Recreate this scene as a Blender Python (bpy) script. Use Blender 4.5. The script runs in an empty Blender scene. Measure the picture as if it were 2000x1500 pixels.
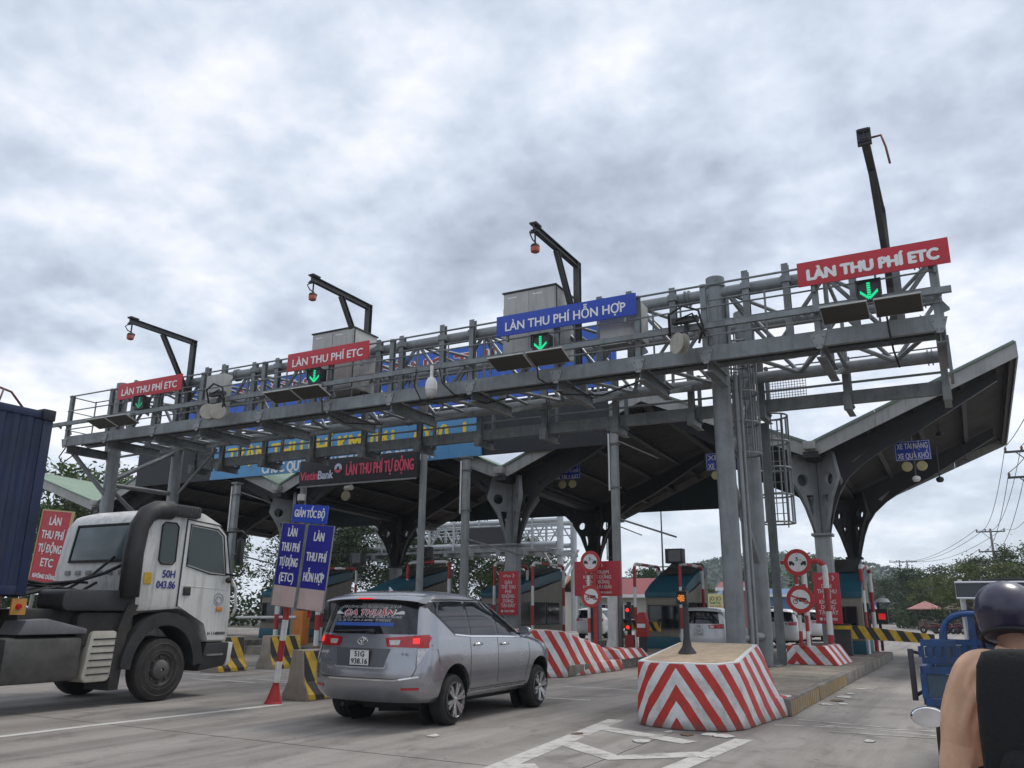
import bpy, bmesh, math, random
from mathutils import Vector, Matrix
random.seed(11)
SC = bpy.context.scene
COL = SC.collection
R = math.radians
# ---------------------------------------------------------------- camera
CAM_H = 1.6
cam_d = bpy.data.cameras.new('camera')
cam = bpy.data.objects.new('camera', cam_d)
COL.objects.link(cam)
cam.matrix_world = Matrix(((0.87924652, 0.11828300, 0.46144846, 0.0),
                           (0.47628698, -0.23604068, -0.84701565, 0.0),
                           (0.00873306, 0.96451746, -0.26387460, CAM_H),
                           (0, 0, 0, 1)))
cam_d.sensor_width = 36.0
cam_d.lens = 1611.2 / 2000 * 36
cam_d.clip_start = 0.05
cam_d.clip_end = 3000
SC.camera = cam
# ---------------------------------------------------------------- view, sampling
SC.view_settings.view_transform = 'Standard'
SC.view_settings.look = 'None'
SC.view_settings.exposure = 0.25
SC.view_settings.gamma = 1
SC.render.engine = 'CYCLES'
SC.cycles.use_denoising = True
SC.cycles.max_bounces = 6
SC.cycles.volume_bounces = 0
SC.cycles.diffuse_bounces = 3
SC.cycles.glossy_bounces = 3
SC.cycles.transmission_bounces = 4
SC.cycles.transparent_max_bounces = 8
SC.cycles.caustics_reflective = False
SC.cycles.caustics_refractive = False
# ---------------------------------------------------------------- sky: Nishita behind a broken overcast deck
SUN_EL, SUN_AZ = R(56), R(24)          # azimuth measured from +Y towards +X
sun_dir = Vector((math.sin(SUN_AZ) * math.cos(SUN_EL), math.cos(SUN_AZ) * math.cos(SUN_EL), math.sin(SUN_EL)))
W = bpy.data.worlds.new('World')
SC.world = W
W.use_nodes = True
wn, wl = W.node_tree.nodes, W.node_tree.links
wn.clear()
def wnode(t, **k):
    n = wn.new(t)
    for a, b in k.items():
        setattr(n, a, b)
    return n
def wmath(op, a, b=None, clamp=False):
    n = wn.new('ShaderNodeMath'); n.operation = op; n.use_clamp = clamp
    for i, v in enumerate((a, b)):
        if v is None: continue
        if isinstance(v, (int, float)): n.inputs[i].default_value = v
        else: wl.new(v, n.inputs[i])
    return n.outputs[0]
w_out = wnode('ShaderNodeOutputWorld')
SKY_OFF_A, SKY_OFF_B = (3.1, 7.7, 0), (1.3, 2.9, 4)
sky = wnode('ShaderNodeTexSky', sky_type='NISHITA', sun_disc=False)
sky.sun_elevation = SUN_EL
sky.sun_rotation = SUN_AZ
bg_sky = wnode('ShaderNodeBackground'); bg_sky.inputs[1].default_value = 0.10
wl.new(sky.outputs[0], bg_sky.inputs[0])
tc = wnode('ShaderNodeTexCoord')
sep = wnode('ShaderNodeSeparateXYZ'); wl.new(tc.outputs['Generated'], sep.inputs[0])
zc = wmath('ADD', wmath('MAXIMUM', sep.outputs[2], 0.0), 0.30)
px_ = wmath('DIVIDE', sep.outputs[0], zc)
py_ = wmath('DIVIDE', sep.outputs[1], zc)
comb = wnode('ShaderNodeCombineXYZ'); wl.new(px_, comb.inputs[0]); wl.new(py_, comb.inputs[1])
def wnoise(scale, detail, rough, dist, off):
    mp = wnode('ShaderNodeMapping'); wl.new(comb.outputs[0], mp.inputs[0])
    mp.inputs['Location'].default_value = off
    mp.inputs['Scale'].default_value = (scale, scale, scale)
    n = wnode('ShaderNodeTexNoise'); wl.new(mp.outputs[0], n.inputs['Vector'])
    n.inputs['Scale'].default_value = 1.0
    n.inputs['Detail'].default_value = detail
    n.inputs['Roughness'].default_value = rough
    n.inputs['Distortion'].default_value = dist
    n.normalize = True
    return n.outputs[0]
n_big = wnoise(0.85, 2, 0.5, 0.0, SKY_OFF_A)
n_mid = wnoise(2.3, 9, 0.52, 0.0, SKY_OFF_B)
n_puff = wnoise(6.5, 10, 0.5, 0.15, (8.3, 1.9, 2))
n_fine = wnoise(22.0, 8, 0.55, 0.0, (2.3, 5.9, 6))
mix_n = wmath('ADD', wmath('ADD', wmath('MULTIPLY', n_big, 0.34), wmath('MULTIPLY', n_mid, 0.36)), wmath('ADD', wmath('MULTIPLY', n_puff, 0.22), wmath('MULTIPLY', n_fine, 0.08)))
# forward scatter: cloud is thinner-looking and brighter towards the hidden sun
vd = wnode('ShaderNodeVectorMath', operation='DOT_PRODUCT'); wl.new(tc.outputs['Generated'], vd.inputs[0])
vd.inputs[1].default_value = sun_dir
glow = wmath('POWER', wmath('MAXIMUM', vd.outputs['Value'], 0.0), 4.0)
mix_n = wmath('ADD', mix_n, wmath('MULTIPLY', glow, 0.07))
ramp = wnode('ShaderNodeValToRGB'); wl.new(mix_n, ramp.inputs[0])
cr = ramp.color_ramp
cr.elements[0].position = 0.40; cr.elements[0].color = (0.33, 0.38, 0.46, 1)
cr.elements[1].position = 0.625; cr.elements[1].color = (1.02, 1.02, 1.02, 1)
for p_, c_ in ((0.462, (0.475, 0.535, 0.635, 1)), (0.512, (0.62, 0.685, 0.79, 1)), (0.56, (0.80, 0.83, 0.905, 1))):
    e = cr.elements.new(p_); e.color = c_
hz_f = wmath('MULTIPLY', wmath('POWER', wmath('SUBTRACT', 1.0, wmath('MAXIMUM', sep.outputs[2], 0.0), True), 9.0), 0.8)
hmix = wnode('ShaderNodeMix', data_type='RGBA'); wl.new(hz_f, hmix.inputs[0]); wl.new(ramp.outputs[0], hmix.inputs[6]); hmix.inputs[7].default_value = (0.76, 0.83, 0.92, 1)
bg_cl = wnode('ShaderNodeBackground'); wl.new(hmix.outputs[2], bg_cl.inputs[0]); bg_cl.inputs[1].default_value = 1.0
mixs = wnode('ShaderNodeMixShader'); mixs.inputs[0].default_value = 0.9
wl.new(bg_sky.outputs[0], mixs.inputs[1]); wl.new(bg_cl.outputs[0], mixs.inputs[2])
wl.new(mixs.outputs[0], w_out.inputs[0])
# ---------------------------------------------------------------- sun behind cloud
sun_d = bpy.data.lights.new('sun', 'SUN')
sun_d.energy = 1.5
sun_d.angle = R(16)
sun_d.color = (1.0, 0.95, 0.88)
sun_o = bpy.data.objects.new('sun', sun_d); COL.objects.link(sun_o)
sun_o.rotation_euler = (-sun_dir).to_track_quat('-Z', 'Y').to_euler()
sun_o.location = (0, 0, 40)

# ================================================================ helpers
MATS = {}
def M(name, rgb, rough=0.55, metal=0.0, var=0.10, scale=2.5, grime=0.0, bump=0.0, spec=0.5, emit=0.0, coat=0.0, alpha=None, trans=0.0):
    """procedural principled material: colour broken up by noise, optional vertical grime runs and fine relief"""
    if name in MATS: return MATS[name]
    m = bpy.data.materials.new(name); m.use_nodes = True
    nt = m.node_tree; n, l = nt.nodes, nt.links
    b = n['Principled BSDF']
    b.inputs['Roughness'].default_value = rough
    b.inputs['Metallic'].default_value = metal
    b.inputs['Specular IOR Level'].default_value = spec
    b.inputs['Coat Weight'].default_value = coat
    b.inputs['Coat Roughness'].default_value = 0.04
    if trans: b.inputs['Transmission Weight'].default_value = trans
    col = (*rgb, 1)
    geo = n.new('ShaderNodeNewGeometry')
    last = None
    if var > 0:
        nz = n.new('ShaderNodeTexNoise'); nz.inputs['Scale'].default_value = scale
        nz.inputs['Detail'].default_value = 6; nz.inputs['Roughness'].default_value = 0.62
        l.new(geo.outputs['Position'], nz.inputs['Vector'])
        rp = n.new('ShaderNodeValToRGB')
        rp.color_ramp.elements[0].position = 0.3; rp.color_ramp.elements[1].position = 0.7
        rp.color_ramp.elements[0].color = tuple(min(1, c * (1 - var * 1.6)) for c in rgb) + (1,)
        rp.color_ramp.elements[1].color = tuple(min(1, c * (1 + var)) for c in rgb) + (1,)
        l.new(nz.outputs[0], rp.inputs[0]); last = rp.outputs[0]
        mr = n.new('ShaderNodeMapRange')
        mr.inputs['To Min'].default_value = max(0.02, rough - 0.08); mr.inputs['To Max'].default_value = min(1, rough + 0.12)
        l.new(nz.outputs[0], mr.inputs[0]); l.new(mr.outputs[0], b.inputs['Roughness'])
    if grime > 0:
        mp = n.new('ShaderNodeMapping'); mp.inputs['Scale'].default_value = (7, 7, 0.8)
        l.new(geo.outputs['Position'], mp.inputs[0])
        ng = n.new('ShaderNodeTexNoise'); ng.inputs['Scale'].default_value = 1.0; ng.inputs['Detail'].default_value = 7
        ng.inputs['Roughness'].default_value = 0.7
        l.new(mp.outputs[0], ng.inputs['Vector'])
        rg = n.new('ShaderNodeMapRange'); rg.inputs['From Min'].default_value = 0.5; rg.inputs['From Max'].default_value = 0.72
        rg.inputs['To Max'].default_value = grime
        l.new(ng.outputs[0], rg.inputs[0])
        mx = n.new('ShaderNodeMix'); mx.data_type = 'RGBA'
        l.new(rg.outputs[0], mx.inputs[0])
        if last is not None: l.new(last, mx.inputs[6])
        else: mx.inputs[6].default_value = col
        mx.inputs[7].default_value = (0.055, 0.047, 0.038, 1)
        last = mx.outputs[2]
    if last is not None: l.new(last, b.inputs['Base Color'])
    else: b.inputs['Base Color'].default_value = col
    if bump > 0:
        nb = n.new('ShaderNodeTexNoise'); nb.inputs['Scale'].default_value = 60; nb.inputs['Detail'].default_value = 5
        l.new(geo.outputs['Position'], nb.inputs['Vector'])
        bp = n.new('ShaderNodeBump'); bp.inputs['Strength'].default_value = bump; bp.inputs['Distance'].default_value = 0.01
        l.new(nb.outputs[0], bp.inputs['Height']); l.new(bp.outputs[0], b.inputs['Normal'])
    if emit > 0:
        b.inputs['Emission Color'].default_value = col; b.inputs['Emission Strength'].default_value = emit
    MATS[name] = m
    return m

def _frame(d, up=(0, 0, 1)):
    d = Vector(d).normalized(); u = Vector(up)
    s = d.cross(u)
    if s.length < 1e-4: s = d.cross(Vector((0, 1, 0)))
    if s.length < 1e-4: s = d.cross(Vector((1, 0, 0)))
    s.normalize(); return d, s, s.cross(d).normalized()

class MB:
    """collects shapes and links them as ONE mesh object"""
    def __init__(s): s.v = []; s.f = []; s.m = []; s.cur = 0
    def add(s, vs, fs):
        o = len(s.v); s.v += [tuple(v) for v in vs]; s.f += [tuple(i + o for i in f) for f in fs]; s.m += [s.cur] * len(fs); return s
    def box(s, x0, x1, y0, y1, z0, z1):
        return s.add([(x0, y0, z0), (x1, y0, z0), (x1, y1, z0), (x0, y1, z0), (x0, y0, z1), (x1, y0, z1), (x1, y1, z1), (x0, y1, z1)],
                     [(0, 3, 2, 1), (4, 5, 6, 7), (0, 1, 5, 4), (1, 2, 6, 5), (2, 3, 7, 6), (3, 0, 4, 7)])
    def bar(s, a, b, w, h, up=(0, 0, 1)):
        a, b = Vector(a), Vector(b); d, sd, u = _frame(b - a, up)
        q = [(-w / 2, -h / 2), (w / 2, -h / 2), (w / 2, h / 2), (-w / 2, h / 2)]
        return s.add([a + sd * i + u * j for i, j in q] + [b + sd * i + u * j for i, j in q],
                     [(0, 1, 2, 3), (7, 6, 5, 4), (0, 4, 5, 1), (1, 5, 6, 2), (2, 6, 7, 3), (3, 7, 4, 0)])
    def ibeam(s, a, b, w, h, t=0.02, up=(0, 0, 1)):
        a, b = Vector(a), Vector(b); d, sd, u = _frame(b - a, up)
        o = u * (h / 2 - t / 2)
        s.bar(a + o, b + o, w, t, up); s.bar(a - o, b - o, w, t, up)
        e = d * 0.001
        return s.bar(a + e, b - e, t, h - 2 * t - 0.002, up)
    def tube(s, a, b, r, n=8, r2=None):
        a, b = Vector(a), Vector(b); d, sd, u = _frame(b - a); r2 = r if r2 is None else r2
        cs = [(math.cos(2 * math.pi * i / n), math.sin(2 * math.pi * i / n)) for i in range(n)]
        return s.add([a + sd * (c * r) + u * (q * r) for c, q in cs] + [b + sd * (c * r2) + u * (q * r2) for c, q in cs],
                     [(i, i + n, (i + 1) % n + n, (i + 1) % n) for i in range(n)] + [tuple(range(n)), tuple(range(2 * n - 1, n - 1, -1))])
    def path(s, pts, r, n=6, closed=False, rs=None):
        pts = [Vector(p) for p in pts]; N = len(pts); vs = []; fs = []; sd0 = None
        for i, p in enumerate(pts):
            if closed: t = (pts[(i + 1) % N] - pts[i - 1])
            else: t = (pts[min(i + 1, N - 1)] - pts[max(i - 1, 0)])
            t.normalize()
            if sd0 is None: _, sd, u = _frame(t)
            else:
                sd = sd0 - t * sd0.dot(t)
                if sd.length < 1e-5: _, sd, u = _frame(t)
                sd.normalize(); u = sd.cross(t)
            sd0 = sd; rr = rs[i] if rs else r
            vs += [p + sd * (math.cos(2 * math.pi * k / n) * rr) + u * (math.sin(2 * math.pi * k / n) * rr) for k in range(n)]
        for i in range(N if closed else N - 1):
            j = (i + 1) % N
            fs += [(i * n + k, i * n + (k + 1) % n, j * n + (k + 1) % n, j * n + k) for k in range(n)]
        if not closed: fs += [tuple(range(n))[::-1], tuple(range((N - 1) * n, N * n))]
        return s.add(vs, fs)
    def prism(s, poly, o, u, v, w):
        """polygon (list of 2d points) in the plane o+u,v, extruded by vector w"""
        o, u, v, w = Vector(o), Vector(u), Vector(v), Vector(w); n = len(poly)
        a = [o + u * p[0] + v * p[1] for p in poly]
        return s.add(a + [p + w for p in a], [tuple(range(n))[::-1], tuple(range(n, 2 * n))] + [(i, (i + 1) % n, (i + 1) % n + n, i + n) for i in range(n)])
    def lathe(s, prof, c, n=16, axis=(0, 0, 1), up=(0, 1, 0), cap=True):
        """profile (radius, height) turned about axis through c"""
        c = Vector(c); d, sd, u = _frame(axis, up); vs = []; fs = []
        for r, h in prof:
            vs += [c + d * h + sd * (r * math.cos(2 * math.pi * k / n)) + u * (r * math.sin(2 * math.pi * k / n)) for k in range(n)]
        for i in range(len(prof) - 1):
            fs += [(i * n + k, i * n + (k + 1) % n, (i + 1) * n + (k + 1) % n, (i + 1) * n + k) for k in range(n)]
        if cap: fs += [tuple(range(n))[::-1], tuple(range((len(prof) - 1) * n, len(prof) * n))]
        return s.add(vs, fs)
    def loft(s, loops, cap=True, closed=True):
        n = len(loops[0]); vs = [p for lp in loops for p in lp]; fs = []
        for i in range(len(loops) - 1):
            for k in range(n if closed else n - 1):
                fs.append((i * n + k, i * n + (k + 1) % n, (i + 1) * n + (k + 1) % n, (i + 1) * n + k))
        if cap: fs += [tuple(range(n))[::-1], tuple(range((len(loops) - 1) * n, len(loops) * n))]
        return s.add(vs, fs)
    def sphere(s, c, r, n=12, m=8, sc=(1, 1, 1)):
        c = Vector(c); loops = []
        for j in range(m + 1):
            t = math.pi * (0.02 + 0.96 * j / m)
            loops.append([c + Vector((r * sc[0] * math.sin(t) * math.cos(2 * math.pi * k / n), r * sc[1] * math.sin(t) * math.sin(2 * math.pi * k / n), -r * sc[2] * math.cos(t))) for k in range(n)])
        return s.loft(loops)
    def build(s, name, mat, parent=None, smooth=None, world=True, bevel=0.0):
        me = bpy.data.meshes.new(name)
        off = Vector((0, 0, 0))
        if parent is not None and world:
            p = parent
            while p is not None: off = off + p.location; p = p.parent
        me.from_pydata([(x - off.x, y - off.y, z - off.z) for x, y, z in s.v], [], s.f)
        for mm in (mat if isinstance(mat, (list, tuple)) else [mat]): me.materials.append(mm)
        if any(s.m): me.polygons.foreach_set('material_index', s.m)
        me.validate(); me.update()
        if bevel > 0:
            bm = bmesh.new(); bm.from_mesh(me)
            es = [e for e in bm.edges if len(e.link_faces) == 2 and e.calc_face_angle(0) > 0.5]
            bmesh.ops.bevel(bm, geom=es, offset=bevel, segments=2, profile=0.6, affect='EDGES', clamp_overlap=True)
            bm.to_mesh(me); bm.free()
            smooth = 40 if smooth is None else smooth
        if smooth:
            me.shade_smooth()
            if smooth is not True: me.set_sharp_from_angle(angle=R(smooth))
        return link(name, me, parent)

def link(name, me, parent=None):
    o = bpy.data.objects.new(name, me); COL.objects.link(o)
    if parent is not None: o.parent = parent
    return o
def tag(o, label=None, cat=None, group=None, kind=None):
    if label: o['label'] = label
    if cat: o['category'] = cat
    if group: o['group'] = group
    if kind: o['kind'] = kind
    return o
def thing(name, label, cat, loc=(0, 0, 0), group=None):
    o = bpy.data.objects.new(name, None); COL.objects.link(o); o.location = loc
    o.empty_display_size = 0.2
    return tag(o, label, cat, group)
def dup(root, loc, label, group=None, rz=None):
    def cp(o, par):
        c = o.copy(); COL.objects.link(c); c.parent = par
        for ch in o.children: cp(ch, c)
        return c
    r = cp(root, None); r.location = loc; r['label'] = label
    if rz is not None: r.rotation_euler.z = rz
    if group: r['group'] = group
    return r

def _raw_text(body, size, ext, spacing, shear):
    cu = bpy.data.curves.new('lettering', 'FONT'); cu.body = body; cu.size = size; cu.extrude = ext; cu.resolution_u = 3
    cu.space_character = spacing; cu.shear = shear
    ob = bpy.data.objects.new('tmp', cu); me = bpy.data.meshes.new_from_object(ob)
    vs = [tuple(v.co) for v in me.vertices]; fs = [tuple(p.vertices) for p in me.polygons]
    bpy.data.objects.remove(ob); bpy.data.curves.remove(cu); bpy.data.meshes.remove(me)
    return vs, fs
def text_mesh(body, h, bold=0.0, ext=0.004, width=None, spacing=1.0, shear=0.0):
    """lettering as a mesh in its own XY plane, cap height h, squeezed to a width if given; heavier strokes by offset copies;
    barred D and horned O, which the stock font cannot fill, get their bar and horn as extra strokes"""
    size = h / 0.70; sub = {'\u0110': 'D', '\u1ee2': '\u1ecc'}
    vs, fs = _raw_text(''.join(sub.get(c, c) for c in body), size, ext, spacing, shear)
    for i, c in enumerate(body):
        if c not in sub: continue
        pv, _ = _raw_text(''.join(sub.get(q, q) for q in body[:i + 1]), size, ext, spacing, shear); gv, _ = _raw_text(sub[c], size, ext, spacing, shear)
        xr = max(v[0] for v in pv); xl = xr - (max(v[0] for v in gv) - min(v[0] for v in gv)); e = max(ext, .0005) + .0004; t_ = .075 * h
        if c == '\u0110': q = [(xl - .12 * h, h * .5 - t_), (xl + .36 * h, h * .5 - t_), (xl + .36 * h, h * .5 + t_), (xl - .12 * h, h * .5 + t_)]
        else: q = [(xr - .12 * h, h * .86), (xr - .02 * h, h * .80), (xr + .11 * h, h * 1.0), (xr + .10 * h, h * 1.16), (xr - .01 * h, h * 1.16), (xr - .0 * h, h * 1.02)]
        n = len(vs); m_ = len(q); vs += [(x, y, e) for x, y in q] + [(x, y, -e) for x, y in q]
        fs += [tuple(range(n, n + m_)), tuple(range(n + 2 * m_ - 1, n + m_ - 1, -1))] + [(n + (k + 1) % m_, n + k, n + m_ + k, n + m_ + (k + 1) % m_) for k in range(m_)]
    k = 1.0; x0, x1 = (min(v[0] for v in vs), max(v[0] for v in vs)) if vs else (0, 0)
    if width and x1 > x0: k = width / (x1 - x0)
    vs = [((x - (x0 + x1) / 2) * k, y - h / 2, z) for x, y, z in vs]
    if bold > 0:
        ov, of = list(vs), list(fs)
        for j, (dx, dy) in enumerate(((bold, 0), (-bold, 0), (0, bold * .8), (0, -bold * .8), (bold * .6, bold * .6), (-bold * .6, -bold * .6))):
            n = len(vs); vs += [(x + dx, y + dy, z + .00025 * (j + 1)) for x, y, z in ov]; fs += [tuple(i + n for i in f) for f in of]
    me = bpy.data.meshes.new('lettering'); me.from_pydata(vs, [], fs); me.validate(); me.update()
    return me
def letters(body, h, mat, parent, loc, width=None, bold=0.0, ext=0.004, rot=None, name='lettering', cy=None, **k):
    """loc is in world space unless rot (a 4x4 in parent space) is given; default faces -Y"""
    me = text_mesh(body, h, bold, ext, width, **k)
    me.materials.append(mat)
    o = link(name, me, parent)
    base = Matrix.Rotation(R(90), 4, 'X')
    if rot is not None: o.matrix_local = rot
    else:
        off = Vector((0, 0, 0)); p = parent
        while p is not None: off = off + p.location; p = p.parent
        o.matrix_local = Matrix.Translation(Vector(loc) - off) @ base
    return o
def plate2d(outer, holes, t):
    """flat plate with holes, in XY, thickness t (centred)"""
    cu = bpy.data.curves.new('plate', 'CURVE'); cu.dimensions = '2D'; cu.fill_mode = 'BOTH'; cu.extrude = t / 2
    for lp in [outer] + holes:
        sp = cu.splines.new('POLY'); sp.points.add(len(lp) - 1); sp.use_cyclic_u = True
        for q, p in zip(sp.points, lp): q.co = (p[0], p[1], 0, 1)
    ob = bpy.data.objects.new('tmp', cu); me = bpy.data.meshes.new_from_object(ob)
    bpy.data.objects.remove(ob); bpy.data.curves.remove(cu)
    return me
def circ(cx, cy, r, n=20, a0=0, a1=2 * math.pi):
    full = abs(a1 - a0 - 2 * math.pi) < 1e-6
    return [(cx + r * math.cos(a0 + (a1 - a0) * i / (n if full else n - 1)), cy + r * math.sin(a0 + (a1 - a0) * i / (n if full else n - 1))) for i in range(n)]
def stripes_mesh(poly, o, u, v, mats, period, slope, name, parent, duty=0.5, nudge=0.0, chevron_x=None):
    """cut a convex polygon in plane (o,u,v) into painted diagonal bands; two meshes worth of faces, one object"""
    o, u, v = Vector(o), Vector(u), Vector(v)
    mb = MB()
    def clip(pl, f):
        out = []
        for i in range(len(pl)):
            a, b = pl[i], pl[(i + 1) % len(pl)]; fa, fb = f(a), f(b)
            if fa >= 0: out.append(a)
            if fa * fb < 0:
                t = fa / (fa - fb); out.append((a[0] + (b[0] - a[0]) * t, a[1] + (b[1] - a[1]) * t))
        return out
    parts = [(poly, slope)]
    if chevron_x is not None:
        parts = [(clip(poly, lambda p: chevron_x - p[0]), slope), (clip(poly, lambda p: p[0] - chevron_x), -slope)]
    for pl, sl in parts:
        if len(pl) < 3: continue
        ph = (chevron_x or 0) + nudge * (1 if sl == slope else -1)
        key = lambda p: (p[0] - ph + sl * p[1])
        lo, hi = min(map(key, pl)), max(map(key, pl))
        k = math.floor(lo / period * 2) - 1
        while k * period / 2 < hi:
            a, b = k * period / 2, (k + 1) * period / 2
            c = clip(clip(pl, lambda p: key(p) - a), lambda p: b - key(p))
            if len(c) >= 3:
                idx = (k % 2) if (sl == slope) else ((-k - 1) % 2)
                mb.cur = idx
                mb.add([o + u * p[0] + v * p[1] for p in c], [tuple(range(len(c)))])
            k += 1
    return mb

# ---------------------------------------------------------------- materials
steel = M('galvanised_grey_paint', (0.20, 0.22, 0.225), 0.5, 0.25, 0.22, 1.6, 0.5)
steel_tube = M('galvanised_tube', (0.225, 0.243, 0.25), 0.45, 0.3, 0.14, 2.2, 0.3)
steel_lite = M('galvanised_light', (0.26, 0.275, 0.28), 0.45, 0.3, 0.15, 3.0, 0.25)
steel_dark = M('weathered_dark_steel', (0.045, 0.048, 0.05), 0.6, 0.2, 0.2, 2.0, 0.2)
steel_arm = M('aged_steel_section', (0.075, 0.078, 0.08), 0.55, 0.3, 0.22, 2.0, 0.3)
black_rubber = M('black_rubber', (0.018, 0.018, 0.019), 0.75, 0, 0.2, 8)
black_plastic = M('black_plastic', (0.022, 0.022, 0.025), 0.45, 0, 0.15, 6)
white_paint = M('white_paint', (0.72, 0.72, 0.70), 0.5, 0, 0.08, 4, 0.25)
clean_white = M('white_vinyl', (0.80, 0.80, 0.80), 0.5, 0, 0.03, 4)
red_paint = M('red_paint', (0.40, 0.028, 0.03), 0.45, 0, 0.14, 5, 0.2)
sign_red = M('red_sign_sheet', (0.50, 0.02, 0.035), 0.42, 0, 0.06, 2.0, 0.12)
sign_blue = M('blue_sign_sheet', (0.012, 0.055, 0.42), 0.42, 0, 0.06, 2.0, 0.08)
yellow_paint = M('yellow_paint', (0.56, 0.36, 0.03), 0.55, 0, 0.2, 5, 0.35)
black_paint = M('black_paint', (0.03, 0.03, 0.032), 0.6, 0, 0.25, 5, 0.2)
concrete = M('cast_concrete', (0.30, 0.28, 0.25), 0.85, 0, 0.2, 3, 0.3, 0.3)
cabinet_grey = M('cabinet_grey', (0.42, 0.42, 0.40), 0.45, 0.1, 0.08, 2, 0.35)
# ================================================================ ground
def road_material():
    m = bpy.data.materials.new('worn_concrete_road'); m.use_nodes = True
    n, l = m.node_tree.nodes, m.node_tree.links; b = n['Principled BSDF']
    geo = n.new('ShaderNodeNewGeometry')
    def noise(sc, det, ro, stretch=(1, 1, 1), off=(0, 0, 0), dist=0.0):
        mp = n.new('ShaderNodeMapping'); mp.inputs['Scale'].default_value = stretch; mp.inputs['Location'].default_value = off
        l.new(geo.outputs['Position'], mp.inputs[0])
        t = n.new('ShaderNodeTexNoise'); t.inputs['Scale'].default_value = sc; t.inputs['Detail'].default_value = det
        t.inputs['Roughness'].default_value = ro; t.inputs['Distortion'].default_value = dist
        l.new(mp.outputs[0], t.inputs['Vector']); return t.outputs[0]
    def ramp(src, stops):
        r = n.new('ShaderNodeValToRGB'); l.new(src, r.inputs[0])
        e = r.color_ramp.elements
        e[0].position, e[0].color = stops[0][0], (*stops[0][1], 1)
        e[1].position, e[1].color = stops[-1][0], (*stops[-1][1], 1)
        for p, c in stops[1:-1]:
            q = e.new(p); q.color = (*c, 1)
        return r.outputs[0]
    def mul(a, b_, f=1.0):
        x = n.new('ShaderNodeMix'); x.data_type = 'RGBA'; x.blend_type = 'MULTIPLY'; x.inputs[0].default_value = f
        l.new(a, x.inputs[6]); l.new(b_, x.inputs[7]); return x.outputs[2]
    base = ramp(noise(0.33, 5, 0.6), [(0.3, (0.225, 0.205, 0.19)), (0.5, (0.295, 0.272, 0.252)), (0.72, (0.36, 0.335, 0.31))])
    streak = ramp(noise(1.0, 7, 0.62, (1.5, 0.10, 1), (4, 0, 0)), [(0.35, (0.72, 0.715, 0.71)), (0.52, (1, 1, 1)), (0.7, (1.07, 1.065, 1.05))])
    blot = ramp(noise(1.7, 8, 0.7, (1, 0.6, 1), (0, 9, 0), 0.6), [(0.33, (0.55, 0.54, 0.53)), (0.47, (0.96, 0.96, 0.96)), (0.62, (1.0, 1.0, 1.0))])
    grit = ramp(noise(42, 6, 0.85), [(0.3, (0.62, 0.62, 0.62)), (0.7, (1.3, 1.3, 1.28))])
    drips = ramp(noise(7.0, 3, 0.5, (1, 1, 1), (3, 1, 0)), [(0.24, (0.35, 0.34, 0.33)), (0.33, (1, 1, 1)), (0.8, (1, 1, 1))])
    tracks = ramp(noise(1.0, 4, 0.55, (.95, 0.03, 1), (7.3, 2, 0)), [(0.36, (0.66, 0.65, 0.64)), (0.5, (1, 1, 1)), (0.7, (1.04, 1.04, 1.03))])
    c = mul(mul(mul(mul(mul(base, streak), blot, 0.85), grit, 0.9), drips, .8), tracks)
    l.new(c, b.inputs['Base Color'])
    rr = n.new('ShaderNodeMapRange'); rr.inputs['To Min'].default_value = 0.62; rr.inputs['To Max'].default_value = 0.92
    l.new(noise(1.2, 6, 0.6, (1, .3, 1)), rr.inputs[0]); l.new(rr.outputs[0], b.inputs['Roughness'])
    bp = n.new('ShaderNodeBump'); bp.inputs['Strength'].default_value = 0.35; bp.inputs['Distance'].default_value = 0.006
    l.new(noise(130, 5, 0.8), bp.inputs['Height']); l.new(bp.outputs[0], b.inputs['Normal'])
    return m
MATS['road'] = road_material()
gm = MB()
gm.add([(-420, -80, 0), (420, -80, 0), (420, 900, 0), (-420, 900, 0)], [(0, 1, 2, 3)])
road = tag(gm.build('road', MATS['road']), kind='structure')
def worn_paint(name, rgb, amount):
    m = bpy.data.materials.new(name); m.use_nodes = True
    n, l = m.node_tree.nodes, m.node_tree.links; b = n['Principled BSDF']; b.inputs['Roughness'].default_value = 0.7
    geo = n.new('ShaderNodeNewGeometry')
    t = n.new('ShaderNodeTexNoise'); t.inputs['Scale'].default_value = 3.2; t.inputs['Detail'].default_value = 9; t.inputs['Roughness'].default_value = 0.72
    l.new(geo.outputs['Position'], t.inputs['Vector'])
    r = n.new('ShaderNodeValToRGB'); l.new(t.outputs[0], r.inputs[0]); e = r.color_ramp.elements
    e[0].position, e[0].color = amount, (0.25, 0.232, 0.215, 1)
    e[1].position, e[1].color = amount + 0.16, (*rgb, 1)
    l.new(r.outputs[0], b.inputs['Base Color']); return m
line_white = worn_paint('worn_line_paint', (0.56, 0.55, 0.52), 0.30)
line_faded = worn_paint('faded_line_paint', (0.52, 0.50, 0.465), 0.36)
line_worn = worn_paint('nearly_gone_line_paint', (0.52, 0.50, 0.47), 0.40)
def strip(pts, w):
    """a painted band along a ground polyline"""
    mb = MB(); V = [Vector((x, y, 0)) for x, y in pts]; L = []; Rr = []
    for i, p in enumerate(V):
        d = (V[min(i + 1, len(V) - 1)] - V[max(i - 1, 0)]).normalized(); s_ = Vector((d.y, -d.x, 0)) * (w / 2)
        L.append(p - s_); Rr.append(p + s_)
    for i in range(len(V) - 1):
        mb.add([L[i], Rr[i], Rr[i + 1], L[i + 1]], [(0, 1, 2, 3)])
    mb.v = [(x, y, 0.006) for x, y, z in mb.v]
    return mb
def marking(pts, w, mat=line_white, z=0.0035, name='painted_line'):
    mb = strip(pts, w); mb.v = [(x, y, z) for x, y, _ in mb.v]
    return mb.build(name, mat, road)
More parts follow.
